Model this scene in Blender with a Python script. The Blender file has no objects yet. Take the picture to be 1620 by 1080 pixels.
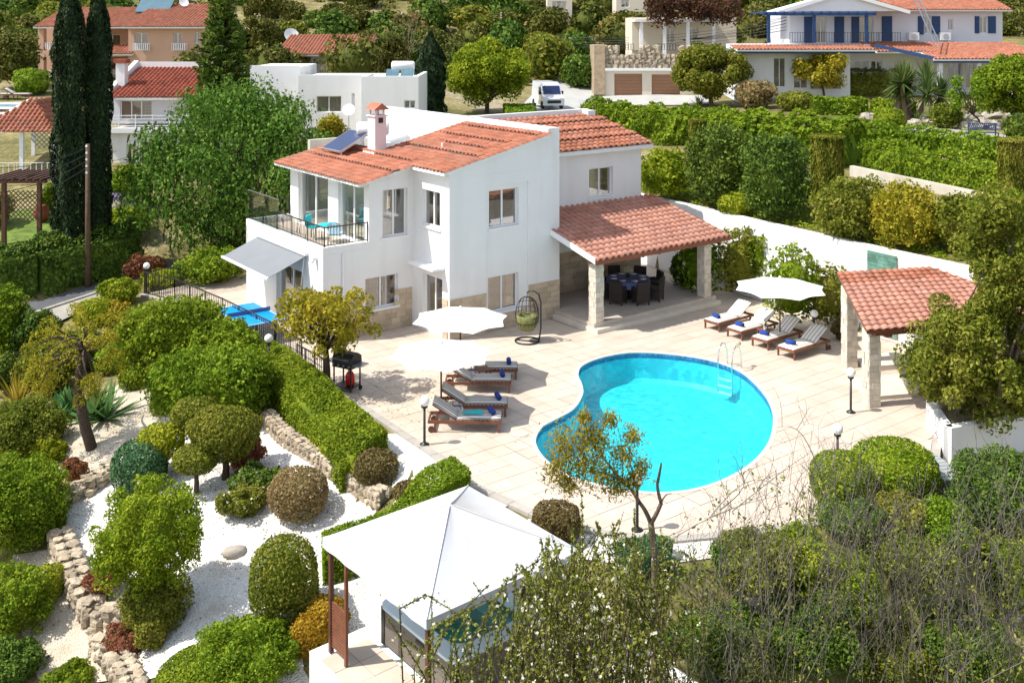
import bpy, math, random
import numpy as np
from mathutils import Vector, Matrix
from mathutils.geometry import delaunay_2d_cdt
R = math.radians
S = bpy.context.scene
COL = S.collection
# ---------------------------------------------------------------- camera, sky, sun, exposure
cd = bpy.data.cameras.new('camera'); cam = bpy.data.objects.new('camera', cd); COL.objects.link(cam)
cam.location = (0, 0, 11); cam.rotation_euler = (R(90), 0, 0)
cd.sensor_width = 36; cd.lens = 36 * 1600 / 1620; cd.shift_y = -498 / 1620
cd.clip_start = .5; cd.clip_end = 2000
S.camera = cam
w = bpy.data.worlds.new('World'); S.world = w; w.use_nodes = True
wn = w.node_tree.nodes; wl = w.node_tree.links
SUN_EL = 54.5; SUN_AZ = math.atan2(-.976, -.22)
sky = wn.new('ShaderNodeTexSky'); sky.sky_type = 'NISHITA'; sky.sun_disc = False
sky.sun_elevation = R(SUN_EL); sky.sun_rotation = SUN_AZ
hsv = wn.new('ShaderNodeHueSaturation'); hsv.inputs['Saturation'].default_value = .55; wl.new(sky.outputs[0], hsv.inputs['Color']); wl.new(hsv.outputs[0], wn['Background'].inputs[0]); wn['Background'].inputs[1].default_value = .15
sd = bpy.data.lights.new('sun', 'SUN'); sd.energy = 3.8; sd.angle = R(.55); sd.color = (1, .95, .87)
sun = bpy.data.objects.new('sun', sd); COL.objects.link(sun)
ce = math.cos(R(SUN_EL))
sun.rotation_euler = Vector((.976 * ce, .22 * ce, -math.sin(R(SUN_EL)))).to_track_quat('-Z', 'Y').to_euler()
sun.location = (-30, 0, 60)
S.view_settings.view_transform = 'Standard'; S.view_settings.look = 'None'
S.view_settings.exposure = .72; S.view_settings.gamma = 1; S.view_settings.use_curve_mapping = False
S.cycles.max_bounces = 8; S.cycles.transparent_max_bounces = 12
S.cycles.use_denoising = True

# ---------------------------------------------------------------- photo geometry: where a ray meets a height or a depth
F, CX, HY, CH = 1600., 810., 42., 11.
def G(px, py, z=0.):
    d = F * (CH - z) / (py - HY); return Vector(((px - CX) / F * d, d, z))
def PD(px, py, d): return Vector(((px - CX) / F * d, d, CH - (py - HY) * d / F))

# ---------------------------------------------------------------- materials
MATS = {}
def nodes(name):
    m = bpy.data.materials.new(name); m.use_nodes = True; MATS[name] = m
    n = m.node_tree.nodes; return m, n, m.node_tree.links, n['Principled BSDF']
def N(n, t, **k):
    x = n.new('ShaderNode' + t)
    for a, b in k.items(): setattr(x, a, b)
    return x
def ramp(n, stops):
    r = N(n, 'ValToRGB'); e = r.color_ramp.elements
    while len(e) < len(stops): e.new(.5)
    for i, (p, c) in enumerate(stops): e[i].position = p; e[i].color = (*c, 1)
    return r
def sc(c, k): return tuple(min(1, x * k) for x in c)
def M(name, col, rough=.6, var=.12, scale=1.5, bump=0, bscale=30, metal=0, col2=None, rnd=None, spec=.4, coat=0, vor=None, dirt=None):
    m, n, l, b = nodes(name)
    b.inputs['Roughness'].default_value = rough; b.inputs['Metallic'].default_value = metal
    b.inputs['Specular IOR Level'].default_value = spec
    if coat: b.inputs['Coat Weight'].default_value = coat
    g = N(n, 'NewGeometry'); t = N(n, 'TexNoise'); t.inputs['Scale'].default_value = scale; t.inputs['Detail'].default_value = 6
    t.inputs['Roughness'].default_value = .62
    l.new(g.outputs['Position'], t.inputs['Vector'])
    r = ramp(n, [(.3, sc(col, 1 - var)), (.7, col2 or sc(col, 1 + var * .5))]); l.new(t.outputs['Fac'], r.inputs[0])
    out = r.outputs[0]
    if dirt:                                                        # rain streaks and grime with a shape of their own
        mp = N(n, 'Mapping'); mp.inputs['Scale'].default_value = dirt[2]; l.new(g.outputs['Position'], mp.inputs[0])
        t3 = N(n, 'TexNoise'); t3.inputs['Scale'].default_value = 1; t3.inputs['Detail'].default_value = 5; l.new(mp.outputs[0], t3.inputs['Vector'])
        r3 = ramp(n, [(.5, (0, 0, 0)), (.75, (dirt[1],) * 3)]); l.new(t3.outputs['Fac'], r3.inputs[0])
        mx = N(n, 'MixRGB'); l.new(r3.outputs[0], mx.inputs[0]); l.new(out, mx.inputs[1]); mx.inputs[2].default_value = (*dirt[0], 1); out = mx.outputs[0]
    if rnd:
        src = N(n, 'ObjectInfo').outputs['Random'] if rnd[0] == 'o' else g.outputs['Random Per Island']
        r2 = ramp(n, [(0, sc((1, 1, 1), 1 - rnd[1])), (1, (1, 1, 1))]); l.new(src, r2.inputs[0])
        mx = N(n, 'MixRGB', blend_type='MULTIPLY'); mx.inputs[0].default_value = 1
        l.new(out, mx.inputs[1]); l.new(r2.outputs[0], mx.inputs[2]); out = mx.outputs[0]
    l.new(out, b.inputs['Base Color'])
    if bump:
        t2 = N(n, 'TexVoronoi' if vor else 'TexNoise'); t2.inputs['Scale'].default_value = bscale
        l.new(g.outputs['Position'], t2.inputs['Vector'])
        bp = N(n, 'Bump'); bp.inputs['Strength'].default_value = bump; bp.inputs['Distance'].default_value = .05
        l.new(t2.outputs[0], bp.inputs['Height']); l.new(bp.outputs[0], b.inputs['Normal'])
    return m
def LEAF(name, stops, trans=.38, nscale=.9, rough=.5):
    m, n, l, b = nodes(name); g = N(n, 'NewGeometry'); oi = N(n, 'ObjectInfo')
    t = N(n, 'TexNoise'); t.inputs['Scale'].default_value = nscale; t.inputs['Detail'].default_value = 3; l.new(g.outputs['Position'], t.inputs['Vector'])
    a = N(n, 'Math', operation='MULTIPLY_ADD'); l.new(t.outputs['Fac'], a.inputs[0]); a.inputs[1].default_value = 1.1; a.inputs[2].default_value = -.55
    s = N(n, 'Math', operation='MULTIPLY_ADD'); l.new(g.outputs['Random Per Island'], s.inputs[0]); s.inputs[1].default_value = .8; s.inputs[2].default_value = .1
    q = N(n, 'Math', operation='ADD', use_clamp=True); l.new(a.outputs[0], q.inputs[0]); l.new(s.outputs[0], q.inputs[1])
    k = len(stops); r = ramp(n, [(i / (k - 1), c) for i, c in enumerate(stops)]); l.new(q.outputs[0], r.inputs[0])
    hs = N(n, 'HueSaturation'); hs.inputs['Value'].default_value = 1.12; mr = N(n, 'MapRange'); l.new(oi.outputs['Random'], mr.inputs[0]); mr.inputs[3].default_value = .485; mr.inputs[4].default_value = .515
    l.new(mr.outputs[0], hs.inputs['Hue']); l.new(r.outputs[0], hs.inputs['Color'])
    l.new(hs.outputs[0], b.inputs['Base Color']); b.inputs['Roughness'].default_value = .65; b.inputs['Specular IOR Level'].default_value = .12
    tr = N(n, 'BsdfTranslucent'); l.new(hs.outputs[0], tr.inputs[0]); mx = N(n, 'MixShader'); mx.inputs[0].default_value = trans
    l.new(b.outputs[0], mx.inputs[1]); l.new(tr.outputs[0], mx.inputs[2]); l.new(mx.outputs[0], n['Material Output'].inputs[0])
    return m
def GLASS(name, tint, refl=.35):
    m, n, l, b = nodes(name)
    t = N(n, 'BsdfTransparent'); t.inputs[0].default_value = (*tint, 1)
    gl = N(n, 'BsdfGlossy'); gl.inputs['Roughness'].default_value = .02; gl.inputs[0].default_value = (.95, .97, 1, 1)
    lw = N(n, 'LayerWeight'); pw_ = N(n, 'Math', operation='POWER'); l.new(lw.outputs['Facing'], pw_.inputs[0]); pw_.inputs[1].default_value = 3; ma = N(n, 'Math', operation='MULTIPLY_ADD'); l.new(pw_.outputs[0], ma.inputs[0]); ma.inputs[1].default_value = .8; ma.inputs[2].default_value = refl
    mx = N(n, 'MixShader'); l.new(ma.outputs[0], mx.inputs[0]); l.new(t.outputs[0], mx.inputs[1]); l.new(gl.outputs[0], mx.inputs[2])
    l.new(mx.outputs[0], n['Material Output'].inputs[0]); return m
stucco = M('white_stucco', (.80, .795, .78), .8, .035, .8, .2, 45, dirt=((.64, .61, .57), .3, (1.7, 1.7, .22)))
white = M('white_paint', (.82, .82, .82), .45, .03)
plastic = M('white_plastic', (.78, .78, .78), .35, .02)
pinkst = M('pinkish_stucco', (.72, .62, .62), .8, .05)
cream = M('cream_stucco', (.68, .60, .48), .8, .06, .6, .1, 40)
peach = M('peach_stucco', (.60, .37, .26), .8, .08, .5)
lilac = M('pale_grey_stucco', (.66, .66, .70), .8, .05, .5)
terra = M('terracotta', (.49, .17, .08), .75, .25, 1.2, .15, 60, rnd=('i', .32), col2=(.51, .19, .12), dirt=((.30, .20, .15), .45, (.8, .8, .8)))
terra_o = M('terracotta_tile', (.55, .24, .155), .75, .22, 1.3, .15, 60, rnd=('o', .2), col2=(.58, .28, .205), dirt=((.36, .22, .17), .4, (.8, .8, .8)))
terra_d = M('dark_terracotta', (.36, .085, .045), .75, .3, 1.0, .15, 60, rnd=('i', .3))
terra_base = M('roof_underlay', (.25, .09, .05), .85, .2)
pave = M('paving', (.60, .505, .41), .62, .12, .9, .1, 25, rnd=('o', .11), col2=(.64, .545, .45), dirt=((.46, .35, .26), .4, (.8, .8, .8)))
pave_i = M('paving_joined', (.60, .505, .41), .62, .12, .9, .1, 25, rnd=('i', .11), col2=(.64, .545, .45), dirt=((.46, .35, .26), .4, (.8, .8, .8)))
grout = M('grout', (.42, .345, .28), .9, .2, 3)
veranda_floor = M('veranda_floor', (.52, .45, .38), .6, .15, 2)
coping_m = M('pale_coping', (.66, .60, .51), .6, .1, 2)
liner = M('pool_liner', (.055, .56, .70), .5, .16, 5)
mosaic = M('pool_mosaic', (.06, .26, .50), .3, .5, 14, rnd=('i', .5))
clad = M('stone_cladding', (.62, .48, .32), .8, .18, 2.5, .35, 25, rnd=('o', .28), col2=(.66, .55, .42))
clad_i = M('stone_cladding_joined', (.62, .48, .32), .8, .18, 2.5, .35, 25, rnd=('i', .28))
clad_w = M('pale_stone', (.70, .62, .50), .85, .16, 3, .5, 22, rnd=('o', .25), col2=(.74, .68, .58))
rubble_m = M('rubble_stone', (.50, .385, .255), .9, .3, 2.5, .6, 14, rnd=('o', .4), col2=(.62, .53, .40))
rubble_i = M('rubble_stone_joined', (.42, .31, .20), .9, .3, 2.5, .6, 14, rnd=('i', .4), col2=(.52, .40, .27))
mortar = M('mortar', (.40, .345, .26), .95, .2, 4, .3, 20)
rock_m = M('rock', (.37, .33, .28), .9, .3, 2, .6, 9)
concrete = M('concrete', (.56, .52, .44), .85, .15, 1, .2, 30, dirt=((.35, .32, .26), .5, (1, 1, .3)))
black = M('black_metal', (.02, .02, .02), .4, .2, 8)
rail_m = M('rail_metal', (.03, .028, .026), .45, .2, 8)
chrome = M('chrome', (.75, .75, .76), .12, .03, 5, metal=1)
steel = M('galvanised_steel', (.48, .50, .52), .35, .1, 5, metal=.8)
wood_dark = M('dark_wood', (.115, .045, .028), .5, .35, 6)
wood_red = M('red_brown_wood', (.20, .075, .04), .5, .3, 6)
wood_pole = M('weathered_pole', (.12, .075, .045), .85, .3, 6)
wood_grey = M('grey_wood', (.32, .34, .34), .8, .25, 5)
bark = M('bark', (.085, .06, .042), .95, .4, 5, .7, 25)
bark_p = M('pale_bark', (.20, .145, .105), .9, .35, 5, .7, 25)
twig_m = M('grey_twigs', (.16, .14, .115), .9, .45, 3, rnd=('i', .5))
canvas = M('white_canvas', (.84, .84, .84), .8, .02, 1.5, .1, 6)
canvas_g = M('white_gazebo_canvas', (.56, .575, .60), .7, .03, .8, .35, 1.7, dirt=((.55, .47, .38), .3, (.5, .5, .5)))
awning_m = M('grey_awning_fabric', (.19, .205, .22), .8, .06, 2)
blue_t = M('blue_towel', (.02, .06, .30), .95, .25, 12, .4, 80)
blue_p = M('blue_painted_wood', (.018, .058, .17), .5, .15, 3)
blue_tt = M('blue_table_top', (.0, .30, .75), .45, .05, 2)
turq = M('turquoise_fabric', (.01, .50, .56), .7, .1, 5)
paleblue = M('pale_blue_cushion', (.42, .62, .72), .7, .1, 5)
red_m = M('red_gas_bottle', (.50, .015, .01), .35, .1, 5)
green_cush = M('green_cushion', (.17, .18, .06), .8, .5, 9)
solar = M('solar_glass', (.012, .025, .09), .12, .2, 1.5, spec=.7)
solar_b = M('pale_solar_glass', (.09, .17, .21), .12, .2, 1.5, spec=.7)
tub_panel = M('taupe_tub_panel', (.17, .145, .12), .55, .2, 2)
tub_shell = M('pearl_tub_shell', (.60, .72, .78), .2, .06, 2)
tub_water = M('tub_seat', (.16, .72, .66), .2, .3, 3)
wicker = M('dark_wicker', (.035, .026, .022), .7, .4, 30, .4, 60)
navy_cloth = M('slate_blue_tablecloth', (.12, .14, .30), .85, .15, 4)
plate_m = M('white_china', (.8, .8, .78), .25, .02)
curtain_m = M('beige_curtain', (.58, .52, .45), .9, .15, 5)
inner = M('interior_plaster', (.50, .45, .38), .9, .1)
inner_floor = M('interior_floor', (.42, .33, .25), .5, .15)
sofa_m = M('beige_sofa', (.55, .45, .32), .85, .1, 4)
asphalt = M('asphalt', (.10, .105, .11), .9, .2, 2, .2, 60)
pale_path = M('pale_path', (.33, .31, .27), .9, .2, 1.5, .2, 40)
kerb_m = M('kerb_stone', (.40, .37, .33), .85, .2, 2)
drive_m = M('driveway', (.42, .42, .40), .9, .15, .6, .2, 40)
garage_m = M('brown_garage_door', (.30, .155, .085), .6, .1, 2)
van_m = M('white_van_paint', (.74, .76, .80), .25, .04, 1, coat=.5)
tyre_m = M('rubber', (.02, .02, .02), .8, .2)
lawn_m = M('lawn', (.10, .17, .02), .9, .5, 3, .5, 40, col2=(.17, .25, .035))
pine_need = None
def gravel(name, col, sc_=26):
    m, n, l, b = nodes(name); g = N(n, 'NewGeometry')
    v = N(n, 'TexVoronoi'); v.inputs['Scale'].default_value = sc_; l.new(g.outputs['Position'], v.inputs['Vector'])
    r = ramp(n, [(0, sc(col, .72)), (.35, col), (1, sc(col, 1.06))]); l.new(v.outputs['Color'], r.inputs[0])
    t = N(n, 'TexNoise'); t.inputs['Scale'].default_value = 1.3; t.inputs['Detail'].default_value = 8; l.new(g.outputs['Position'], t.inputs['Vector'])
    r2 = ramp(n, [(.32, (.80, .76, .70)), (.55, (1, 1, 1))]); l.new(t.outputs['Fac'], r2.inputs[0])
    mx = N(n, 'MixRGB', blend_type='MULTIPLY'); mx.inputs[0].default_value = 1; l.new(r.outputs[0], mx.inputs[1]); l.new(r2.outputs[0], mx.inputs[2])
    l.new(mx.outputs[0], b.inputs['Base Color']); b.inputs['Roughness'].default_value = .85
    bp = N(n, 'Bump'); bp.inputs['Strength'].default_value = .9; bp.inputs['Distance'].default_value = .04
    l.new(v.outputs['Distance'], bp.inputs['Height']); l.new(bp.outputs[0], b.inputs['Normal']); return m
def liner_mat():                                                     # mosaic in slightly different blues, mottled to stand in for light ripples
    m, n, l, b = nodes('mosaic_liner'); g = N(n, 'NewGeometry'); v = N(n, 'TexVoronoi'); v.inputs['Scale'].default_value = 5; v.distance = 'CHEBYCHEV'; v.inputs['Randomness'].default_value = .6; l.new(g.outputs['Position'], v.inputs['Vector'])
    s = N(n, 'SeparateColor'); l.new(v.outputs['Color'], s.inputs[0]); r = ramp(n, [(0, (.035, .52, .63)), (.6, (.045, .62, .70)), (1, (.09, .72, .78))]); l.new(s.outputs[0], r.inputs[0]); l.new(r.outputs[0], b.inputs['Base Color']); b.inputs['Roughness'].default_value = .5; return m
liner = liner_mat()
gravel_w = gravel('white_gravel', (.80, .78, .74)); gravel_c = gravel('cream_gravel', (.66, .58, .46), 34)
def terrain_mat():
    m, n, l, b = nodes('hill_soil'); g = N(n, 'NewGeometry')
    t = N(n, 'TexNoise'); t.inputs['Scale'].default_value = .12; t.inputs['Detail'].default_value = 12; t.inputs['Roughness'].default_value = .7; l.new(g.outputs['Position'], t.inputs['Vector'])
    r = ramp(n, [(.34, (.07, .085, .015)), (.45, (.17, .155, .04)), (.56, (.30, .25, .10)), (.68, (.42, .36, .26))]); l.new(t.outputs['Fac'], r.inputs[0])
    t2 = N(n, 'TexNoise'); t2.inputs['Scale'].default_value = 3; t2.inputs['Detail'].default_value = 8; l.new(g.outputs['Position'], t2.inputs['Vector'])
    r2 = ramp(n, [(.35, (.55, .55, .5)), (.65, (1.0, 1.0, 1.0))]); l.new(t2.outputs['Fac'], r2.inputs[0])
    mx = N(n, 'MixRGB', blend_type='MULTIPLY'); mx.inputs[0].default_value = 1; l.new(r.outputs[0], mx.inputs[1]); l.new(r2.outputs[0], mx.inputs[2])
    l.new(mx.outputs[0], b.inputs['Base Color']); b.inputs['Roughness'].default_value = .95
    bp = N(n, 'Bump'); bp.inputs['Strength'].default_value = .8; bp.inputs['Distance'].default_value = .3; l.new(t2.outputs['Fac'], bp.inputs['Height']); l.new(bp.outputs[0], b.inputs['Normal'])
    return m
soil = terrain_mat()
def stripes():
    m, n, l, b = nodes('striped_canvas'); u = N(n, 'TexCoord'); s = N(n, 'SeparateXYZ'); l.new(u.outputs['Object'], s.inputs[0])
    a = N(n, 'Math', operation='MULTIPLY'); a.inputs[1].default_value = 7.4; l.new(s.outputs['Y'], a.inputs[0])
    f = N(n, 'Math', operation='FRACT'); l.new(a.outputs[0], f.inputs[0])
    c = N(n, 'Math', operation='GREATER_THAN'); c.inputs[1].default_value = .52; l.new(f.outputs[0], c.inputs[0])
    mx = N(n, 'MixRGB'); l.new(c.outputs[0], mx.inputs[0]); mx.inputs[1].default_value = (.72, .70, .66, 1); mx.inputs[2].default_value = (.23, .205, .19, 1)
    l.new(mx.outputs[0], b.inputs['Base Color']); b.inputs['Roughness'].default_value = .9; return m
stripe_dark = stripes()
MATS['striped_canvas'].name = 'striped_canvas'
def stripes2():
    m, n, l, b = nodes('pale_striped_canvas'); u = N(n, 'TexCoord'); s = N(n, 'SeparateXYZ'); l.new(u.outputs['Object'], s.inputs[0])
    a = N(n, 'Math', operation='MULTIPLY'); a.inputs[1].default_value = 7.4; l.new(s.outputs['Y'], a.inputs[0])
    f = N(n, 'Math', operation='FRACT'); l.new(a.outputs[0], f.inputs[0])
    c = N(n, 'Math', operation='GREATER_THAN'); c.inputs[1].default_value = .6; l.new(f.outputs[0], c.inputs[0])
    mx = N(n, 'MixRGB'); l.new(c.outputs[0], mx.inputs[0]); mx.inputs[1].default_value = (.76, .73, .68, 1); mx.inputs[2].default_value = (.42, .395, .36, 1)
    l.new(mx.outputs[0], b.inputs['Base Color']); b.inputs['Roughness'].default_value = .9; return m
stripe_pale = stripes2()
def water_mat(name, tint, bump, scale):
    m, n, l, b = nodes(name); g = N(n, 'NewGeometry')
    t = N(n, 'TexNoise'); t.inputs['Scale'].default_value = scale; t.inputs['Detail'].default_value = 4; l.new(g.outputs['Position'], t.inputs['Vector'])
    bp = N(n, 'Bump'); bp.inputs['Strength'].default_value = bump; bp.inputs['Distance'].default_value = .05; l.new(t.outputs['Fac'], bp.inputs['Height'])
    tr = N(n, 'BsdfTransparent'); tr.inputs[0].default_value = (*tint, 1)
    gl = N(n, 'BsdfGlossy'); gl.inputs['Roughness'].default_value = .03; l.new(bp.outputs[0], gl.inputs['Normal'])
    fr = N(n, 'Fresnel'); fr.inputs[0].default_value = 1.33; l.new(bp.outputs[0], fr.inputs['Normal'])
    mx = N(n, 'MixShader'); l.new(fr.outputs[0], mx.inputs[0]); l.new(tr.outputs[0], mx.inputs[1]); l.new(gl.outputs[0], mx.inputs[2])
    l.new(mx.outputs[0], n['Material Output'].inputs[0]); return m
water_m = water_mat('pool_water', (.62, .96, .98), .9, 5.5)
glass = GLASS('window_glass', (.80, .77, .73), .16)
glass_clear = GLASS('clear_glass', (.90, .95, .94), .05)
def globe_mat():
    m, n, l, b = nodes('opal_glass'); b.inputs['Base Color'].default_value = (.82, .82, .80, 1); b.inputs['Roughness'].default_value = .15
    b.inputs['Subsurface Weight'].default_value = .2; return m
opal = globe_mat()
# foliage
L_green = LEAF('green_leaves', [(.05, .10, .006), (.115, .19, .010), (.205, .285, .016), (.31, .38, .035)])
L_lime = LEAF('yellow_green_leaves', [(.07, .12, .006), (.155, .22, .010), (.265, .315, .015), (.39, .41, .035)])
L_olive = LEAF('olive_leaves', [(.055, .08, .008), (.125, .155, .015), (.21, .225, .025), (.32, .30, .06)])
L_dark = LEAF('dark_leaves', [(.025, .052, .009), (.058, .105, .014), (.105, .165, .020), (.165, .22, .03)], .2)
L_cyp = LEAF('cypress_scales', [(.010, .020, .009), (.018, .034, .012), (.032, .052, .018), (.05, .07, .026)], .1, 1.5)
L_blue = LEAF('blue_green_leaves', [(.025, .065, .025), (.055, .12, .045), (.09, .17, .07), (.14, .22, .10)], .2)
L_gold = LEAF('golden_leaves', [(.20, .11, .01), (.32, .19, .012), (.42, .27, .02), (.5, .36, .05)])
L_autumn = LEAF('yellowing_leaves', [(.12, .135, .010), (.24, .22, .014), (.37, .30, .025), (.46, .34, .05)])
L_brown = LEAF('brown_twiggy_leaves', [(.15, .10, .04), (.24, .17, .07), (.34, .26, .12), (.20, .20, .06)])
L_dkbrown = LEAF('dark_brown_leaves', [(.075, .05, .02), (.14, .095, .04), (.20, .14, .055), (.14, .15, .04)])
L_red = LEAF('red_leaves', [(.10, .04, .02), (.22, .065, .04), (.32, .12, .07), (.17, .14, .04)])
L_pepper = LEAF('pepper_leaves', [(.04, .085, .012), (.085, .16, .02), (.15, .24, .03), (.23, .31, .06)], .35)
L_scrub = LEAF('scrub_leaves', [(.03, .045, .006), (.075, .09, .013), (.135, .135, .025), (.22, .19, .05)], .2, .25)
L_boug = LEAF('bougainvillea', [(.07, .03, .02), (.13, .04, .04), (.11, .06, .03), (.08, .07, .02)])
L_hawth = LEAF('thorn_leaves', [(.06, .075, .010), (.135, .155, .02), (.225, .235, .035), (.33, .31, .07)])
L_yucca = LEAF('yucca_blades', [(.14, .14, .015), (.24, .22, .02), (.36, .31, .04), (.42, .34, .07)])
L_agave = LEAF('agave_blades', [(.04, .10, .03), (.07, .16, .045), (.10, .21, .06), (.13, .25, .08)])
L_palm = LEAF('palm_blades', [(.045, .075, .02), (.085, .13, .03), (.13, .17, .045), (.18, .2, .06)])
petal_w = LEAF('white_petals', [(.50, .48, .33), (.64, .61, .47), (.74, .72, .60)], .3)
petal_p = LEAF('pale_pink_petals', [(.5, .35, .40), (.65, .5, .55), (.72, .66, .62)], .3)
petal_y = LEAF('yellow_petals', [(.6, .42, .02), (.7, .52, .03), (.75, .6, .08)], .3)
petal_v = LEAF('violet_petals', [(.30, .22, .42), (.42, .34, .55), (.6, .55, .65)], .3)

# ---------------------------------------------------------------- mesh helpers
def tag(o, label=None, cat=None, group=None, kind=None):
    if label: o['label'] = label
    if cat: o['category'] = cat
    if group: o['group'] = group
    if kind: o['kind'] = kind
    return o
def thing(name, label, cat, loc=(0, 0, 0), rz=0, group=None):
    o = bpy.data.objects.new(name, None); COL.objects.link(o); o.empty_display_size = .2
    o.location = loc; o.rotation_euler = (0, 0, rz); return tag(o, label, cat, group)
def link(name, me, parent=None, loc=None, rot=None, scale=None):
    o = bpy.data.objects.new(name, me); COL.objects.link(o)
    if parent: o.parent = parent
    if loc is not None: o.location = loc
    if rot is not None: o.rotation_euler = rot
    if scale is not None: o.scale = scale
    return o
def dup(root, loc=None, rz=None, label=None, group=None, scale=None):
    r = root.copy(); COL.objects.link(r)
    if loc is not None: r.location = loc
    if rz is not None: r.rotation_euler = (0, 0, rz)
    if scale is not None: r.scale = scale
    if label: r['label'] = label
    if group: r['group'] = group
    for ch in list(root.children):
        c = ch.copy(); COL.objects.link(c); c.parent = r
        for g in list(ch.children):
            d = g.copy(); COL.objects.link(d); d.parent = c
    return r
class MB:
    def __init__(s): s.v = []; s.f = []
    def add(s, vs, fs):
        b = len(s.v); s.v += [tuple(x) for x in vs]; s.f += [tuple(i + b for i in f) for f in fs]; return s
    BF = [(0, 3, 2, 1), (4, 5, 6, 7), (0, 1, 5, 4), (1, 2, 6, 5), (2, 3, 7, 6), (3, 0, 4, 7)]
    def box(s, x0, x1, y0, y1, z0, z1):
        if x0 > x1: x0, x1 = x1, x0
        if y0 > y1: y0, y1 = y1, y0
        if z0 > z1: z0, z1 = z1, z0
        return s.add([(x0, y0, z0), (x1, y0, z0), (x1, y1, z0), (x0, y1, z0), (x0, y0, z1), (x1, y0, z1), (x1, y1, z1), (x0, y1, z1)], s.BF)
    def obox(s, c, ax, ay, az):                                      # centre and three half-axis vectors
        c = Vector(c); ax = Vector(ax); ay = Vector(ay); az = Vector(az); q = []
        for k in (-1, 1):
            for i, j in ((-1, -1), (1, -1), (1, 1), (-1, 1)): q.append(c + ax * i + ay * j + az * k)
        return s.add(q, s.BF)
    def bar(s, a, b, w, h=None, up=(0, 0, 1)):
        a = Vector(a); b = Vector(b); d = b - a; L = d.length; d.normalize(); u = Vector(up)
        if abs(d.dot(u)) > .98: u = Vector((1, 0, 0))
        x = d.cross(u).normalized(); u = x.cross(d); h = h or w
        return s.obox((a + b) / 2, d * L / 2, x * w / 2, u * h / 2)
    def tube(s, pts, r, n=6, cap=True):
        pts = [Vector(p) for p in pts]; m = len(pts); rr = r if isinstance(r, (list, tuple)) else [r] * m
        b = len(s.v); prev = None
        for i, p in enumerate(pts):
            d = (pts[min(i + 1, m - 1)] - pts[max(i - 1, 0)])
            d = d.normalized() if d.length > 1e-9 else Vector((0, 0, 1))
            if prev is None: x = d.orthogonal().normalized()
            else:
                x = prev - d * prev.dot(d); x = x.normalized() if x.length > 1e-6 else d.orthogonal().normalized()
            prev = x; y = d.cross(x)
            for k in range(n):
                a = 2 * math.pi * k / n; s.v.append(tuple(p + (x * math.cos(a) + y * math.sin(a)) * rr[i]))
        for i in range(m - 1):
            for k in range(n):
                k2 = (k + 1) % n; s.f.append((b + i * n + k, b + i * n + k2, b + (i + 1) * n + k2, b + (i + 1) * n + k))
        if cap:
            s.f.append(tuple(b + k for k in reversed(range(n)))); s.f.append(tuple(b + (m - 1) * n + k for k in range(n)))
        return s
    def prism(s, poly, z0, z1):
        n = len(poly); g = lambda z, p: z(p) if callable(z) else z
        vs = [(p[0], p[1], g(z0, p)) for p in poly] + [(p[0], p[1], g(z1, p)) for p in poly]
        fs = [tuple(reversed(range(n))), tuple(range(n, 2 * n))] + [(i, (i + 1) % n, n + (i + 1) % n, n + i) for i in range(n)]
        return s.add(vs, fs)
    def lathe(s, prof, n=12, c=(0, 0, 0), closed=True):
        b = len(s.v)
        for r, z in prof:
            for k in range(n):
                a = 2 * math.pi * k / n; s.v.append((c[0] + r * math.cos(a), c[1] + r * math.sin(a), c[2] + z))
        for i in range(len(prof) - 1):
            for k in range(n):
                k2 = (k + 1) % n; s.f.append((b + i * n + k, b + i * n + k2, b + (i + 1) * n + k2, b + (i + 1) * n + k))
        if closed:
            s.f.append(tuple(b + k for k in reversed(range(n)))); q = b + (len(prof) - 1) * n; s.f.append(tuple(q + k for k in range(n)))
        return s
    def ball(s, c, r, n=12, m=8, sz=1.):
        return s.lathe([(max(1e-3, r * math.sin(math.pi * i / m)), -r * sz * math.cos(math.pi * i / m)) for i in range(m + 1)], n, c)
    def mesh(s, name, mat, smooth=False):
        me = bpy.data.meshes.new(name); me.from_pydata(s.v, [], s.f); me.materials.append(mat)
        if smooth: me.polygons.foreach_set('use_smooth', [True] * len(me.polygons))
        me.update(); return me
    def build(s, name, mat, parent=None, smooth=False, **k):
        return link(name, s.mesh(name, mat, smooth), parent, **k)
def np_mesh(name, V, Q, mat, smooth=False):
    """V (n,3), Q (m,k) faces all of k corners"""
    me = bpy.data.meshes.new(name); V = np.asarray(V, np.float32); Q = np.asarray(Q, np.int32); k = Q.shape[1]
    me.vertices.add(len(V)); me.vertices.foreach_set('co', V.ravel())
    me.loops.add(Q.size); me.loops.foreach_set('vertex_index', Q.ravel())
    me.polygons.add(len(Q)); me.polygons.foreach_set('loop_start', np.arange(0, Q.size, k, dtype=np.int32))
    if smooth: me.polygons.foreach_set('use_smooth', np.ones(len(Q), bool))
    me.materials.append(mat); me.update(calc_edges=True); return me

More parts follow.
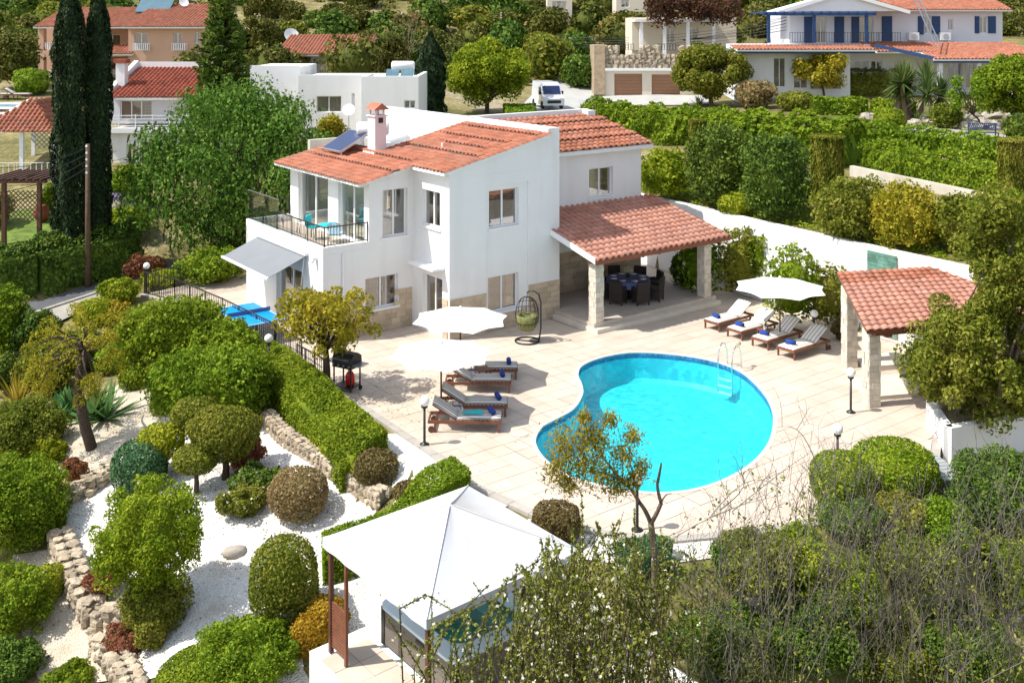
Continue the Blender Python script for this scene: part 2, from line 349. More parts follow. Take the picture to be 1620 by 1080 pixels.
# ---------------------------------------------------------------- the lie of the land
TH = R(37.); UX, UY = math.cos(TH), math.sin(TH)
O = Vector((1.80, 38.4, 0))
def H(u, v, z=0): return Vector((O.x + u * UX - v * UY, O.y + u * UY + v * UX, z))
def HL(p): dx, dy = p[0] - O.x, p[1] - O.y; return dx * UX + dy * UY, -dx * UY + dy * UX
WALL_A, WALL_B = Vector((3.6, 51.0, 0)), Vector((17.6, 28.6, 0))     # the long retaining wall
TERR = [(-15.3, 41.5), (-13.7, 40.5), (-8.4, 34.85), (-6.95, 32.7), (-5.1, 30.2), (-3.45, 27.9), (-2.06, 25.96), (-.98, 24.2), (.84, 22.4),
        (2.1, 21.85), (3.37, 21.6), (6.1, 22.1), (9.8, 23.5), (11.6, 27.3), (13.2, 29.6), (16.4, 30.5), (4.1, 50.2), (-3, 50), (-9, 47.2), (-11.8, 45.1), (-13.2, 43.9)]
def inpoly(x, y, poly):
    x = np.asarray(x, float); y = np.asarray(y, float); r = np.zeros(x.shape, bool); n = len(poly)
    for i in range(n):
        x0, y0 = poly[i][0], poly[i][1]; x1, y1 = poly[(i + 1) % n][0], poly[(i + 1) % n][1]
        c = ((y0 > y) != (y1 > y)); r ^= c & (x < (x1 - x0) * (y - y0) / ((y1 - y0) if y1 != y0 else 1e-9) + x0)
    return r
ctl = [(620,690,-.35),(560,700,-.15),(470,610,-.2),(440,700,-.75),(590,800,-.9),(500,860,-1.2),(350,760,-1.0),(480,800,-.95),(300,880,-1.5),(380,1000,-1.8),
 (500,1035,-1.75),(300,1060,-2.0),(700,790,-.4),(810,830,-.25),(230,630,-.7),(130,700,-1.2),(260,720,-1.0),(200,800,-1.4),(120,770,-1.6),
 (60,800,-2.1),(40,950,-2.6),(130,1000,-2.6),(150,1070,-2.7),(60,1070,-2.8),(30,650,-1.6),(60,560,-1.4),(130,520,-1.2),(220,520,-.6),(200,475,-.7),(320,440,-.4),
 (40,495,-1.3),(120,470,-1.1),(200,445,-.9),(300,415,-.6),(385,392,-.3),(60,370,.8),(190,330,1.5),(120,350,1.0),(240,280,2.5),(330,330,1.2),(430,300,1.8),(40,290,2.2),
 (40,172,4.9),(60,135,6),(200,130,6),(330,110,6.5),(480,115,7),(560,248,3),(770,165,4.6),(870,172,4.5),(1000,152,4.6),(930,150,4.6),(1080,160,4.4),(1250,150,5),(1500,150,5),
 (1420,180,4.7),(1560,215,4.7),(1300,230,4.5),(1350,290,3.7),(1560,330,3.6),(1620,400,3.1),(1100,320,3.1),(1250,350,3.05),(1450,400,3.05),(1000,215,3.6),
 (1240,855,-.2),(1060,875,-.2),(900,860,-.25),(1400,800,-.5),(1500,760,-.5),(1600,720,-.4),(1300,950,-1.6),(1600,950,-1.5),(1000,1000,-1.7),(800,1060,-2.2),
 (1300,1080,-2.6),(1620,1080,-2.6),(540,1075,-2.2),(700,1080,-2.2)]
CP = [tuple(G(a, b, z)) for a, b, z in ctl]
CP += [(-2, 53, 1.0), (-9, 50, .3), (-150, 150, 18), (-70, 150, 16.5), (0, 150, 15.5), (80, 150, 16), (150, 150, 18), (-200, 300, 46), (0, 300, 42), (200, 300, 46), (-110, 110, 9), (-60, 112, 8.3), (0, 118, 8.8),
       (60, 118, 9), (110, 110, 9), (0, 6, -5), (-14, 6, -5.5), (14, 6, -5), (-30, 20, -4), (-35, 40, -2), (-50, 60, 2), (40, 25, 0), (45, 50, 4.5), (60, 80, 6), (-60, 85, 6), (19, 30, 3), (16, 35, 3.05), (20, 36, 3.2)]
CP = np.array(CP)
_D = np.hypot(CP[:, None, 0] - CP[None, :, 0], CP[:, None, 1] - CP[None, :, 1])
_W = np.linalg.solve(_D + np.eye(len(CP)) * -.02, CP[:, 2] - CP[:, 2].mean())
def Traw(x, y):
    x = np.asarray(x, float); y = np.asarray(y, float); z = np.full(x.shape, CP[:, 2].mean())
    for i in range(len(CP)): z += _W[i] * np.hypot(x - CP[i, 0], y - CP[i, 1])
    return z
gx = np.concatenate([np.arange(-260, -60, 8.), np.arange(-60, -22, 1.), np.arange(-22, 24, .5), np.arange(24, 60, 1.), np.arange(60, 261, 8.)])
gy = np.concatenate([np.arange(3, 16, 1.), np.arange(16, 56, .5), np.arange(56, 110, 1.), np.arange(110, 321, 6.)])
GX, GY = np.meshgrid(gx, gy)
GZ = Traw(GX, GY)
# the flat lower level in front of the long wall and round the villa
MASK = TERR[:14] + [(15.9, 31.6), (4.0, 50.6)] + TERR[17:]
wd = (WALL_B - WALL_A).normalized(); wn_ = Vector((-wd.y, wd.x, 0))   # points up the bank
side = (GX - WALL_A.x) * wn_.x + (GY - WALL_A.y) * wn_.y
tw = (GX - WALL_A.x) * wd.x + (GY - WALL_A.y) * wd.y
flat = inpoly(GX, GY, TERR) & (side < .45)
flat0 = flat.copy()
for i_ in range(1, 13):
    ax_, ay_ = TERR[i_ - 1]; bx_, by_ = TERR[i_]; L2 = (bx_ - ax_) ** 2 + (by_ - ay_) ** 2; t_ = np.clip(((GX - ax_) * (bx_ - ax_) + (GY - ay_) * (by_ - ay_)) / L2, 0, 1)
    flat &= np.hypot(GX - ax_ - t_ * (bx_ - ax_), GY - ay_ - t_ * (by_ - ay_)) > .75
GZ[flat] = np.minimum(GZ[flat], -.35)
up = (side >= .45) & (side < 6) & (tw > 0) & (tw < 26.5)
GZ[up] = np.maximum(GZ[up], 3.02 + .1 * np.clip(side[up] / 2, 0, 1)); v_ = up & (side < 1.6); GZ[v_] = 3.02
for i_ in range(1, 13):                                               # the garden meets the terrace kerb almost flush
    ax_, ay_ = TERR[i_ - 1]; bx_, by_ = TERR[i_]; L2 = (bx_ - ax_) ** 2 + (by_ - ay_) ** 2; t_ = np.clip(((GX - ax_) * (bx_ - ax_) + (GY - ay_) * (by_ - ay_)) / L2, 0, 1)
    ds = np.hypot(GX - ax_ - t_ * (bx_ - ax_), GY - ay_ - t_ * (by_ - ay_)); nr_ = (ds < 1.6) & ~flat & (side < 0); GZ[nr_] = np.where(flat0[nr_], -.07, np.maximum(GZ[nr_], -.07 - .42 * np.clip((ds[nr_] - .8) / .8, 0, 1)))
below = (side < .45) & (side > -3) & (tw > -1) & (tw < 24)
GZ[below] = -.35
pad_c = None
def T(x, y):
    x = np.asarray(x, float); y = np.asarray(y, float)
    i = np.clip(np.searchsorted(gx, x) - 1, 0, len(gx) - 2); j = np.clip(np.searchsorted(gy, y) - 1, 0, len(gy) - 2)
    a = np.clip((x - gx[i]) / (gx[i + 1] - gx[i]), 0, 1); b = np.clip((y - gy[j]) / (gy[j + 1] - gy[j]), 0, 1)
    return GZ[j, i] * (1 - a) * (1 - b) + GZ[j, i + 1] * a * (1 - b) + GZ[j + 1, i] * (1 - a) * b + GZ[j + 1, i + 1] * a * b
import bisect
_gxl, _gyl = gx.tolist(), gy.tolist()
def T1(x, y):
    i = min(max(bisect.bisect_left(_gxl, x) - 1, 0), len(_gxl) - 2); j = min(max(bisect.bisect_left(_gyl, y) - 1, 0), len(_gyl) - 2)
    a = min(max((x - _gxl[i]) / (_gxl[i + 1] - _gxl[i]), 0), 1); b = min(max((y - _gyl[j]) / (_gyl[j + 1] - _gyl[j]), 0), 1)
    return float(GZ[j, i] * (1 - a) * (1 - b) + GZ[j, i + 1] * a * (1 - b) + GZ[j + 1, i] * (1 - a) * b + GZ[j + 1, i + 1] * a * b)
def in1(x, y, poly):
    r = False; n = len(poly); x1, y1 = poly[-1]
    for x0, y0 in poly:
        if (y0 > y) != (y1 > y) and x < (x1 - x0) * (y - y0) / (y1 - y0) + x0: r = not r
        x1, y1 = x0, y0
    return r
def TG(x, y):                                                        # the surface one stands on: terrace where there is terrace
    if 21 < y < 51 and in1(x, y, TERR) and (x - WALL_A.x) * wn_.x + (y - WALL_A.y) * wn_.y < .2: return 0.
    return T1(x, y)
def GT(px, py, d0=9.):                                               # the ground under a point of the photograph
    d = d0
    while d < 330:
        x = (px - CX) / F * d; z = CH - (py - HY) * d / F
        if z <= TG(x, d): return Vector((x, d, z))
        d *= 1.003
    return Vector(((px - CX) / F * 300, 300, 30))
def terrain():
    ny, nx = GX.shape; V = np.stack([GX, GY, GZ], -1).reshape(-1, 3)
    idx = np.arange(ny * nx).reshape(ny, nx)
    Q = np.stack([idx[:-1, :-1], idx[:-1, 1:], idx[1:, 1:], idx[1:, :-1]], -1).reshape(-1, 4)
    o = link('terrain', np_mesh('terrain', V, Q, soil, True)); o['kind'] = 'structure'
def sheet(name, poly, dz, mat, step=.5, kind='structure', zfun=None):
    pts = []
    n = len(poly)
    for i in range(n):
        a = Vector(poly[i][:2]); b = Vector(poly[(i + 1) % n][:2]); k = max(1, int((b - a).length / step))
        pts += [a.lerp(b, j / k) for j in range(k)]
    nb = len(pts); xs = [p.x for p in pts]; ys = [p.y for p in pts]
    X, Y = np.meshgrid(np.arange(min(xs), max(xs), step), np.arange(min(ys), max(ys), step))
    ins = inpoly(X, Y, [(p.x, p.y) for p in pts]); pts += [Vector((a, b)) for a, b in zip(X[ins], Y[ins])]
    vs, es, fs, *_ = delaunay_2d_cdt(pts, [(i, (i + 1) % nb) for i in range(nb)], [list(range(nb))], 1, 1e-4)
    V = np.array([(p.x, p.y) for p in vs]); Z = T(V[:, 0], V[:, 1]) + dz if zfun is None else zfun(V[:, 0], V[:, 1])
    ft = [tuple(f) for f in fs if len(f) == 3]
    me = np_mesh(name, np.column_stack([V, Z]), np.array(ft), mat, True)
    o = link(name, me); o['kind'] = kind; return o
def pxpoly(pts): return [tuple(GT(*p))[:2] for p in pts]
terrain()
# ---------------------------------------------------------------- pool, terrace
def ccw(p): return p if sum(p[i - 1][0] * p[i][1] - p[i][0] * p[i - 1][1] for i in range(len(p))) > 0 else p[::-1]
def catmull(pts, k=6, closed=True):
    n = len(pts); out = []
    for i in range(n if closed else n - 1):
        p = [Vector(pts[(i + j) % n] if closed else pts[min(max(i + j, 0), n - 1)]) for j in (-1, 0, 1, 2)]
        for q in range(k):
            t = q / k; out.append(.5 * ((2 * p[1]) + (p[2] - p[0]) * t + (2 * p[0] - 5 * p[1] + 4 * p[2] - p[3]) * t * t + (3 * p[1] - p[0] - 3 * p[2] + p[3]) * t ** 3))
    if not closed: out.append(Vector(pts[-1]))
    return out
POOL = [G(*p) for p in [(848, 693), (857, 676), (873, 666), (907, 647), (922, 624), (921, 608), (915, 592), (923, 577), (957, 564), (1007, 557), (1073, 561), (1130, 571), (1172, 588), (1203, 616), (1219, 642),
        (1223, 668), (1215, 700), (1190, 730), (1150, 755), (1100, 772), (1050, 778), (1000, 775), (945, 765), (898, 750), (866, 728), (851, 709)]]
POOL = catmull(POOL, 5); POOL2 = [(p.x, p.y) for p in POOL]
def offset(poly, d):
    n = len(poly); out = []
    area = sum(poly[i][0] * poly[(i + 1) % n][1] - poly[(i + 1) % n][0] * poly[i][1] for i in range(n)); s = 1 if area > 0 else -1
    for i in range(n):
        a = Vector(poly[i - 1][:2]); b = Vector(poly[(i + 1) % n][:2]); t = (b - a).normalized()
        out.append((poly[i][0] + t.y * d * s, poly[i][1] - t.x * d * s))
    return out
POOL_OUT = offset(POOL2, .11)
def strip(ringA, za, ringB, zb):
    n = len(ringA); V = [(p[0], p[1], za) for p in ringA] + [(p[0], p[1], zb) for p in ringB]
    return V, [(i, (i + 1) % n, n + (i + 1) % n, n + i) for i in range(n)]
inp = inpoly(GX, GY, POOL_OUT); GZ[inp] = -2.2
bpy.data.objects['terrain'].data.vertices.foreach_set('co', np.stack([GX, GY, GZ], -1).astype(np.float32).ravel())
bpy.data.objects['terrain'].data.update()
pool = thing('swimming_pool', 'kidney shaped turquoise swimming pool sunk in the cream paved terrace', 'swimming pool', (POOL[40].x, POOL[40].y, 0))
def pl(mb): mb.v = [(x - pool.location.x, y - pool.location.y, z) for x, y, z in mb.v]; return mb
PD_ = -.98
b = MB(); b.add(*strip(POOL2, -.20, offset(POOL2, -.05), PD_ + .12)); b.add(*strip(offset(POOL2, -.05), PD_ + .12, offset(POOL2, -.17), PD_))
b.add([(p[0], p[1], PD_) for p in offset(POOL2, -.17)], [tuple(range(len(POOL2)))]); pl(b).build('basin', liner, pool, True)
b = MB(); n_ = len(POOL2)
acc = [0]
for i in range(n_): acc.append(acc[-1] + (Vector(POOL2[(i + 1) % n_]) - Vector(POOL2[i])).length)
m_ = 300; ring = []; j = 0
for q in range(m_):
    s_ = acc[-1] * q / m_
    while acc[j + 1] < s_: j += 1
    ring.append(Vector(POOL2[j]).lerp(Vector(POOL2[(j + 1) % n_]), (s_ - acc[j]) / (acc[j + 1] - acc[j])))
for q in range(m_):
    a, c = ring[q], ring[(q + 1) % m_]
    for z0, z1 in ((-.03, -.11), (-.115, -.20)):
        b.add([(a.x, a.y, z0), (c.x, c.y, z0), (c.x, c.y, z1), (a.x, a.y, z1)], [(0, 1, 2, 3)])
o = pl(b).build('waterline_tile', mosaic, pool); o['kind'] = 'stuff'
b = MB(); b.add(*strip(POOL2, .006, offset(POOL2, .115), .006)); b.add(*strip(POOL2, .006, POOL2, -.03)); pl(b).build('coping', coping_m, pool)
b = MB(); b.add([(p[0], p[1], -.11) for p in ccw(POOL2)], [tuple(range(n_))]); pl(b).build('water', water_m, pool)
LD = G(1152, 588); LDo = (Vector((LD.x, LD.y)) - Vector(POOL2[0])).length
# skimmer and underwater light on the far wall
b = MB(); p = G(1078, 574, -.3); b.ball((p.x, p.y + .15, -.42), .13, 10, 6); pl(b).build('pool_light', plastic, pool, True)

def clip(poly, conv):
    out = [tuple(p) for p in poly]; n = len(conv)
    for i in range(n):
        a, c = conv[i], conv[(i + 1) % n]; src, out = out, []
        if not src: return []
        f = lambda p: (c[0] - a[0]) * (p[1] - a[1]) - (c[1] - a[1]) * (p[0] - a[0])
        for k in range(len(src)):
            p, q = src[k - 1], src[k]; fp, fq = f(p), f(q)
            if (fp < 0) != (fq < 0):
                t = fp / (fp - fq); out.append((p[0] + (q[0] - p[0]) * t, p[1] + (q[1] - p[1]) * t))
            if fq >= 0: out.append(q)
    return out
def parea(p): return abs(sum(p[i - 1][0] * p[i][1] - p[i][0] * p[i - 1][1] for i in range(len(p)))) / 2
def tri_hole(outer, hole):
    pts = [Vector(p[:2]) for p in outer] + [Vector(p[:2]) for p in hole]; n = len(outer); k = len(hole)
    es = [(i, (i + 1) % n) for i in range(n)] + [(n + i, n + (i + 1) % k) for i in range(k)]
    vs, _, fs, *_ = delaunay_2d_cdt(pts, es, [], 1, 1e-5) if False else delaunay_2d_cdt(pts, es, [list(range(n))], 1, 1e-5)
    keep = []
    for f in fs:
        c = sum((vs[i] for i in f), Vector((0, 0))) / len(f)
        if not inpoly(c.x, c.y, hole): keep.append(tuple(f))
    return [(v.x, v.y) for v in vs], keep
terrace = bpy.data.objects.new('terrace', None); COL.objects.link(terrace); terrace['kind'] = 'structure'
SLAB = TERR
vs, fs = tri_hole(SLAB, POOL_OUT)
b = MB(); b.add([(x, y, -.02) for x, y in vs], fs)
for i in range(len(SLAB)):
    a, c = SLAB[i], SLAB[(i + 1) % len(SLAB)]; b.add([(a[0], a[1], -.02), (c[0], c[1], -.02), (c[0], c[1], -.8), (a[0], a[1], -.8)], [(0, 1, 2, 3)])
b.build('terrace_slab', grout, terrace)
PAVE = offset(TERR, -.16)
PAVE = TERR[:4] + TERR[4:]
hole = [tuple(p) for p in POOL_OUT]; outer = ccw([tuple(p) for p in offset(TERR, -.22)])
tiles = []; cut = []; TS = .545; gap = .007; hv = np.array(hole)
for i in range(-32, 40):
    for j in range(-34, 20):
        u0, v0 = i * TS, j * TS
        if in1(u0 + .27, v0 + .27, [(-8.3, 2.9), (-4.6, 2.9), (-4.6, .5), (-.4, .5), (-.4, -1.5), (5.7, -1.5), (5.7, 9), (-8.3, 9)]): continue
        q = [tuple(H(a, c)[:2]) for a, c in ((u0 + gap, v0 + gap), (u0 + TS - gap, v0 + gap), (u0 + TS - gap, v0 + TS - gap), (u0 + gap, v0 + TS - gap))]
        if not any(in1(p[0], p[1], outer) for p in q): continue
        inh = [in1(p[0], p[1], hole) for p in q]
        if all(inh): continue
        mx_, my_ = sum(p[0] for p in q) / 4, sum(p[1] for p in q) / 4
        if any(inh) or np.hypot(hv[:, 0] - mx_, hv[:, 1] - my_).min() < .4:
            k_ = np.hypot(hv[:, 0] - mx_, hv[:, 1] - my_); pts = [Vector(p) for p in q]; es = [(0, 1), (1, 2), (2, 3), (3, 0)]
            for m in range(len(hole)):
                if k_[m] < 1.2 or k_[(m + 1) % len(hole)] < 1.2: pts += [Vector(hole[m]), Vector(hole[(m + 1) % len(hole)])]; es.append((len(pts) - 2, len(pts) - 1))
            vs, _, fs, *_r = delaunay_2d_cdt(pts, es, [], 0, 1e-5)
            kf = []
            for f in fs:
                c = sum((vs[m] for m in f), Vector((0, 0))) / len(f)
                if in1(c.x, c.y, q) and not in1(c.x, c.y, hole): kf.append(tuple(f))
            if kf: cut.append(([(v.x, v.y) for v in vs], kf))
            continue
        pc = clip(outer, q)
        if len(pc) >= 3 and parea(pc) > .02:
            cl = [pc[0]]
            for p in pc[1:]:
                if abs(p[0] - cl[-1][0]) + abs(p[1] - cl[-1][1]) > 1e-4: cl.append(p)
            if len(cl) > 2: tiles.append((cl, parea(pc) > TS * TS * .94))
rng0 = random.Random(5)
def tile_near(t):
    x = sum(p[0] for p in t[0]) / len(t[0]); y = sum(p[1] for p in t[0]) / len(t[0]); return y
tiles.sort(key=tile_near)
b0 = MB(); b0.prism([tuple(H(a, c)[:2]) for a, c in ((gap, gap), (TS - gap, gap), (TS - gap, TS - gap), (gap, TS - gap))], -.03, 0)
c0 = H(0, 0); b0.v = [(x - c0.x, y - c0.y, z) for x, y, z in b0.v]; tile_me = b0.mesh('paving_tile', pave)
rest = MB(); cnt = 0
for poly, full in tiles:
    dz = rng0.uniform(-.004, .001)
    cx = sum(p[0] for p in poly) / len(poly); cy = sum(p[1] for p in poly) / len(poly)
    vis = abs(cx) < cy * .5 and not (cx < .5 and cy < 24)
    if full and cnt < 300 and vis:
        u, v = HL((cx, cy)); p = H(round((u - TS / 2) / TS) * TS, round((v - TS / 2) / TS) * TS, dz)
        link('paving_tile', tile_me, terrace, loc=p); cnt += 1
    else: rest.prism(ccw(poly), -.03, dz)
for vs, kf in cut: rest.add([(x, y, -.001) for x, y in vs], kf)
o = rest.build('paving_tile', pave_i, terrace); o['kind'] = 'stuff'
# kerb of narrow stones along the garden edge
kb = MB(); edge = [Vector(p) for p in TERR[:14]]
for i in range(len(edge) - 1):
    a, c = edge[i], edge[i + 1]; L = (c - a).length; k = max(1, round(L / .6)); t = (c - a) / L; nn = Vector((-t.y, t.x))
    nn = nn if inpoly((a.x + c.x) / 2 + nn.x * .1, (a.y + c.y) / 2 + nn.y * .1, TERR) else -nn
    for q in range(k):
        p0 = a.lerp(c, q / k) + t * .006; p1 = a.lerp(c, (q + 1) / k) - t * .006
        link('kerb_stone', MB().prism(ccw([tuple(p0 - nn * .02), tuple(p1 - nn * .02), tuple(p1 + nn * .2), tuple(p0 + nn * .2)]), -.3, .015).mesh('kerb_stone', kerb_m), terrace)

# ---------------------------------------------------------------- building helpers, in a house's own axes
def mp(axis, c, inw):
    return (lambda a, b, z: (a, c + inw * b, z)) if axis == 'u' else (lambda a, b, z: (c + inw * b, a, z))
def mbox(mb, m, a0, a1, b0, b1, z0, z1):
    p, q = m(a0, b0, z0), m(a1, b1, z1); mb.box(p[0], q[0], p[1], q[1], z0, z1)
def wall(parent, axis, c, inw, a0, a1, z0, z1, holes=(), mat=None, t=.25, name='wall', mb=None):
    m = mp(axis, c, inw); own = mb is None; mb = mb or MB()
    A = sorted({a0, a1, *[h[0] for h in holes], *[h[1] for h in holes]}); Z = sorted({z0, z1, *[h[2] for h in holes], *[h[3] for h in holes]})
    A = [a for a in A if a0 <= a <= a1]; Z = [z for z in Z if z0 <= z <= z1]
    for i in range(len(A) - 1):
        for j in range(len(Z) - 1):
            ca, cz = (A[i] + A[i + 1]) / 2, (Z[j] + Z[j + 1]) / 2
            if any(h[0] < ca < h[1] and h[2] < cz < h[3] for h in holes): continue
            for d in (0, t): mb.add([m(A[i], d, Z[j]), m(A[i + 1], d, Z[j]), m(A[i + 1], d, Z[j + 1]), m(A[i], d, Z[j + 1])], [(0, 1, 2, 3)])
    for (x0, x1, y0, y1) in list(holes) + [(a0, a1, z0, z1)]:
        for (p, q) in (((x0, y0), (x1, y0)), ((x1, y0), (x1, y1)), ((x1, y1), (x0, y1)), ((x0, y1), (x0, y0))):
            mb.add([m(p[0], 0, p[1]), m(q[0], 0, q[1]), m(q[0], t, q[1]), m(p[0], t, p[1])], [(0, 1, 2, 3)])
    return mb.build(name, mat or stucco, parent) if own else None
def win(parent, axis, c, inw, a0, a1, z0, z1, sashes=2, frame=None, gl=None, sill=True, curtain=.5, fw=.055, rec=.13, name='window', back=True, cm=None):
    m = mp(axis, c, inw); fr = MB(); g = .003
    mbox(fr, m, a0 + g, a0 + fw, rec, rec + .07, z0 + g, z1 - g); mbox(fr, m, a1 - fw, a1 - g, rec, rec + .07, z0 + g, z1 - g)
    mbox(fr, m, a0 + fw, a1 - fw, rec, rec + .07, z0 + g, z0 + fw); mbox(fr, m, a0 + fw, a1 - fw, rec, rec + .07, z1 - fw, z1 - g)
    k = (a1 - a0 - 2 * fw) / sashes
    for i in range(1, sashes): mbox(fr, m, a0 + fw + k * i - fw * .6, a0 + fw + k * i + fw * .6, rec + .004, rec + .066, z0 + fw, z1 - fw)
    o = fr.build(name, frame or white, parent)
    for i in range(sashes):
        p = MB(); s0 = a0 + fw + k * i + (fw * .6 if i else 0); s1 = a0 + fw + k * (i + 1) - (fw * .6 if i < sashes - 1 else 0)
        mbox(p, m, s0, s1, rec + .03, rec + .036, z0 + fw, z1 - fw); p.build('pane', gl or glass, o)
    if sill:
        s = MB(); mbox(s, m, a0 - .06, a1 + .06, -.06, rec - .004, z0 - .07, z0 - .003); s.build('sill', white, o)
    if curtain:
        for a, e in ((a0 + .03, a0 + (a1 - a0) * curtain * .5), (a1 - (a1 - a0) * curtain * .5, a1 - .03)):
            q = MB(); n = 14
            for i in range(n):
                x0, x1 = a + (e - a) * i / n, a + (e - a) * (i + 1) / n; d0, d1 = .34 + .05 * (i % 2), .34 + .05 * ((i + 1) % 2)
                q.add([m(x0, d0, z0 - .05), m(x1, d1, z0 - .05), m(x1, d1, z1 + .05), m(x0, d0, z1 + .05)], [(0, 1, 2, 3)])
            q.build('curtain', cm or curtain_m, o)
    return o
PROF = [(-.5, 0), (-.37, .02), (-.27, .2), (-.1, .33), (.1, .33), (.27, .2), (.37, .02), (.5, 0)]
def tile_template(w, l, amp=1., lift=.035):
    V = []
    for y, dz in ((0, lift), (l * 1.12, .0)):
        V += [(x * w, y, z * w * amp + dz) for x, z in PROF]
    V += [(x * w, 0.004, max(0, z * w * amp + lift - .03)) for x, z in PROF]
    Fq = [(i, i + 1, 9 + i, 8 + i) for i in range(7)] + [(16 + i, 17 + i, 1 + i, i) for i in range(7)]
    return np.array(V), np.array(Fq)
def tile_roof(parent, P0, ex, ey, W, L, w, l, mat_o, mat_i, inside=None, indiv=0, amp=1., raised=None, rmat=None):
    """barrel tiles laid from the eave corner P0, ex across (unit), ey up the slope (unit)"""
    ex = Vector(ex).normalized(); ey = Vector(ey).normalized(); ez = ex.cross(ey).normalized()
    nc, nr = max(1, round(W / w)), max(1, round(L / l)); w, l = W / nc, L / nr; V, Q = tile_template(w, l, amp)
    Rm = np.array([ex, ey, ez]).T; spots = []
    rg = random.Random(int(W * 100))
    for j in range(nr):
        for i in range(nc):
            x, y = (i + .5) * w, j * l
            if inside and not inside(x, y + l / 2): continue
            lift = (raised(i, j) if raised else 0) + rg.uniform(-.006, .006)
            spots.append(np.array(Vector(P0) + ex * (x + rg.uniform(-.008, .008)) + ey * (y + rg.uniform(-.012, .012)) + ez * lift))
    if indiv:
        me = np_mesh('roof_tile', V @ Rm.T, Q, mat_o)
        for s in spots[:indiv]: link('roof_tile', me, parent, loc=s)
        spots = spots[indiv:]
    if spots:
        VV = np.concatenate([(V @ Rm.T) + s for s in spots]); QQ = np.concatenate([Q + len(V) * k for k in range(len(spots))])
        o = link('roof_tile', np_mesh('roof_tile', VV, QQ, mat_i), parent); o['kind'] = 'stuff'
def blocks(parent, axis, c, inw, a0, a1, z0, z1, bw, bh, mat, seed=1, proud=.03, name='cladding_block', rnd=.25, holes=()):
    m = mp(axis, c, inw); rg = random.Random(seed); n = max(1, round((z1 - z0) / bh)); h = (z1 - z0) / n; cache = {}
    for j in range(n):
        x = a0 - (bw * .5 if j % 2 else 0)
        while x < a1 - .02:
            ww = bw * rg.uniform(1 - rnd, 1 + rnd); s0, s1 = max(x, a0) + .004, min(x + ww, a1) - .004; x += ww
            if s1 - s0 < .04: continue
            if any(hh[0] - .02 < (s0 + s1) / 2 < hh[1] + .02 and hh[2] < z0 + (j + .5) * h < hh[3] for hh in holes): continue
            b = MB(); d = proud * rg.uniform(.55, 1.2); mbox(b, m, s0, s1, -d, .004, z0 + j * h + .004, z0 + (j + 1) * h - .004); b.build(name, mat, parent)

# ---------------------------------------------------------------- the villa
villa = thing('villa', 'large white two storey villa with terracotta roofs, balcony and tiled veranda beside the pool', 'house', O, TH)
rz = lambda u: 5.86 + (u + 5) * .222
LW = (-3.3, -1.9, .65, 1.95); UW = (-3.25, -1.9, 3.7, 5.08)
wall(villa, 'u', .06, 1, -4.995, -.005, 0, 5.7, [LW, UW])
b = MB()
b.box(-5, -3.42, 0, .057, 0, 5.7); b.box(-1.5, 0, 0, .057, 0, 5.7); b.box(-3.42, -1.5, 0, .057, 5.26, 5.7)
b.build('wall', stucco, villa)
gab = MB(); P = [(-5, 5.702), (0, 5.702), (0, 7.16), (-.55, 7.16), (-.55, rz(-.55)), (-5, rz(-5))]; n = len(P)
gab.add([(p[0], 0, p[1]) for p in P] + [(p[0], .3, p[1]) for p in P], [tuple(range(n)), tuple(range(2 * n - 1, n - 1, -1))] + [(i, (i + 1) % n, n + (i + 1) % n, n + i) for i in range(n)])
gab.build('gable', stucco, villa)
win(villa, 'u', .06, 1, *LW); win(villa, 'u', .06, 1, *UW, curtain=.7)
SD = (.45, 1.75, .05, 2.05); SW = (.6, 1.8, 3.8, 5.1)
wall(villa, 'v', -5, 1, .312, 2.4, 0, 5.85, [SD, SW]); win(villa, 'v', -5, 1, *SW); win(villa, 'v', -5, 1, *SD, sill=False, name='french_window')
GW = (-7.0, -5.65, .85, 2.0); BW = (-6.3, -5.25, 3.36, 5.1)
wall(villa, 'u', 2.4, 1, -8.66, -5.0, 0, 3.05, [GW]); win(villa, 'u', 2.4, 1, *GW)
wall(villa, 'u', 2.4, 1, -6.85, -5.0, 3.052, 5.44, [BW]); win(villa, 'u', 2.4, 1, *BW, curtain=0, rec=.14)
b = MB(); P = [(-6.85, 5.442), (-5, 5.442), (-5, rz(-5)), (-6.85, rz(-6.85) + .003)]
b.add([(p[0], 2.4, p[1]) for p in P] + [(p[0], 2.65, p[1]) for p in P], [(0, 1, 2, 3), (7, 6, 5, 4), (0, 4, 5, 1), (1, 5, 6, 2), (2, 6, 7, 3), (3, 7, 4, 0)]); b.build('gable', stucco, villa)
DR = (4.0, 6.3, .05, 2.15)
wall(villa, 'v', -8.66, 1, 2.652, 9.2, 0, 3.05, [DR]); win(villa, 'v', -8.66, 1, *DR, sashes=2, sill=False, name='patio_door', curtain=.9, rec=.16)  # drawn beige curtains added to imitate paving reflected in the glass
GL1 = (2.78, 4.78, 3.1, 5.2); GL2 = (5.62, 8.25, 3.1, 5.2)
wall(villa, 'v', -6.85, 1, 2.652, 9.0, 3.052, 5.44, [GL1, GL2])
for h in (GL1, GL2): win(villa, 'v', -6.85, 1, *h, sill=False, name='sliding_door', curtain=.12, cm=white, gl=glass_clear)
wall(villa, 'u', 9.2, -1, -8.66, -4.5, 0, 3.05); wall(villa, 'u', 9.0, -1, -6.6, -4.5, 3.052, 5.44)
wall(villa, 'v', 0, -1, .302, 5.2, 0, 5.9); wall(villa, 'u', 5.5, -1, -4.2, -.26, 3.0, 5.65); wall(villa, 'v', -4.25, -1, 5.752, 8.74, 3.0, 5.8)
b = MB(); b.box(-8.4, -.26, 2.66, 8.9, 3.0, 3.05); b.box(-4.74, -.26, .32, 2.64, 3.0, 3.05); b.build('floor', inner_floor, villa)
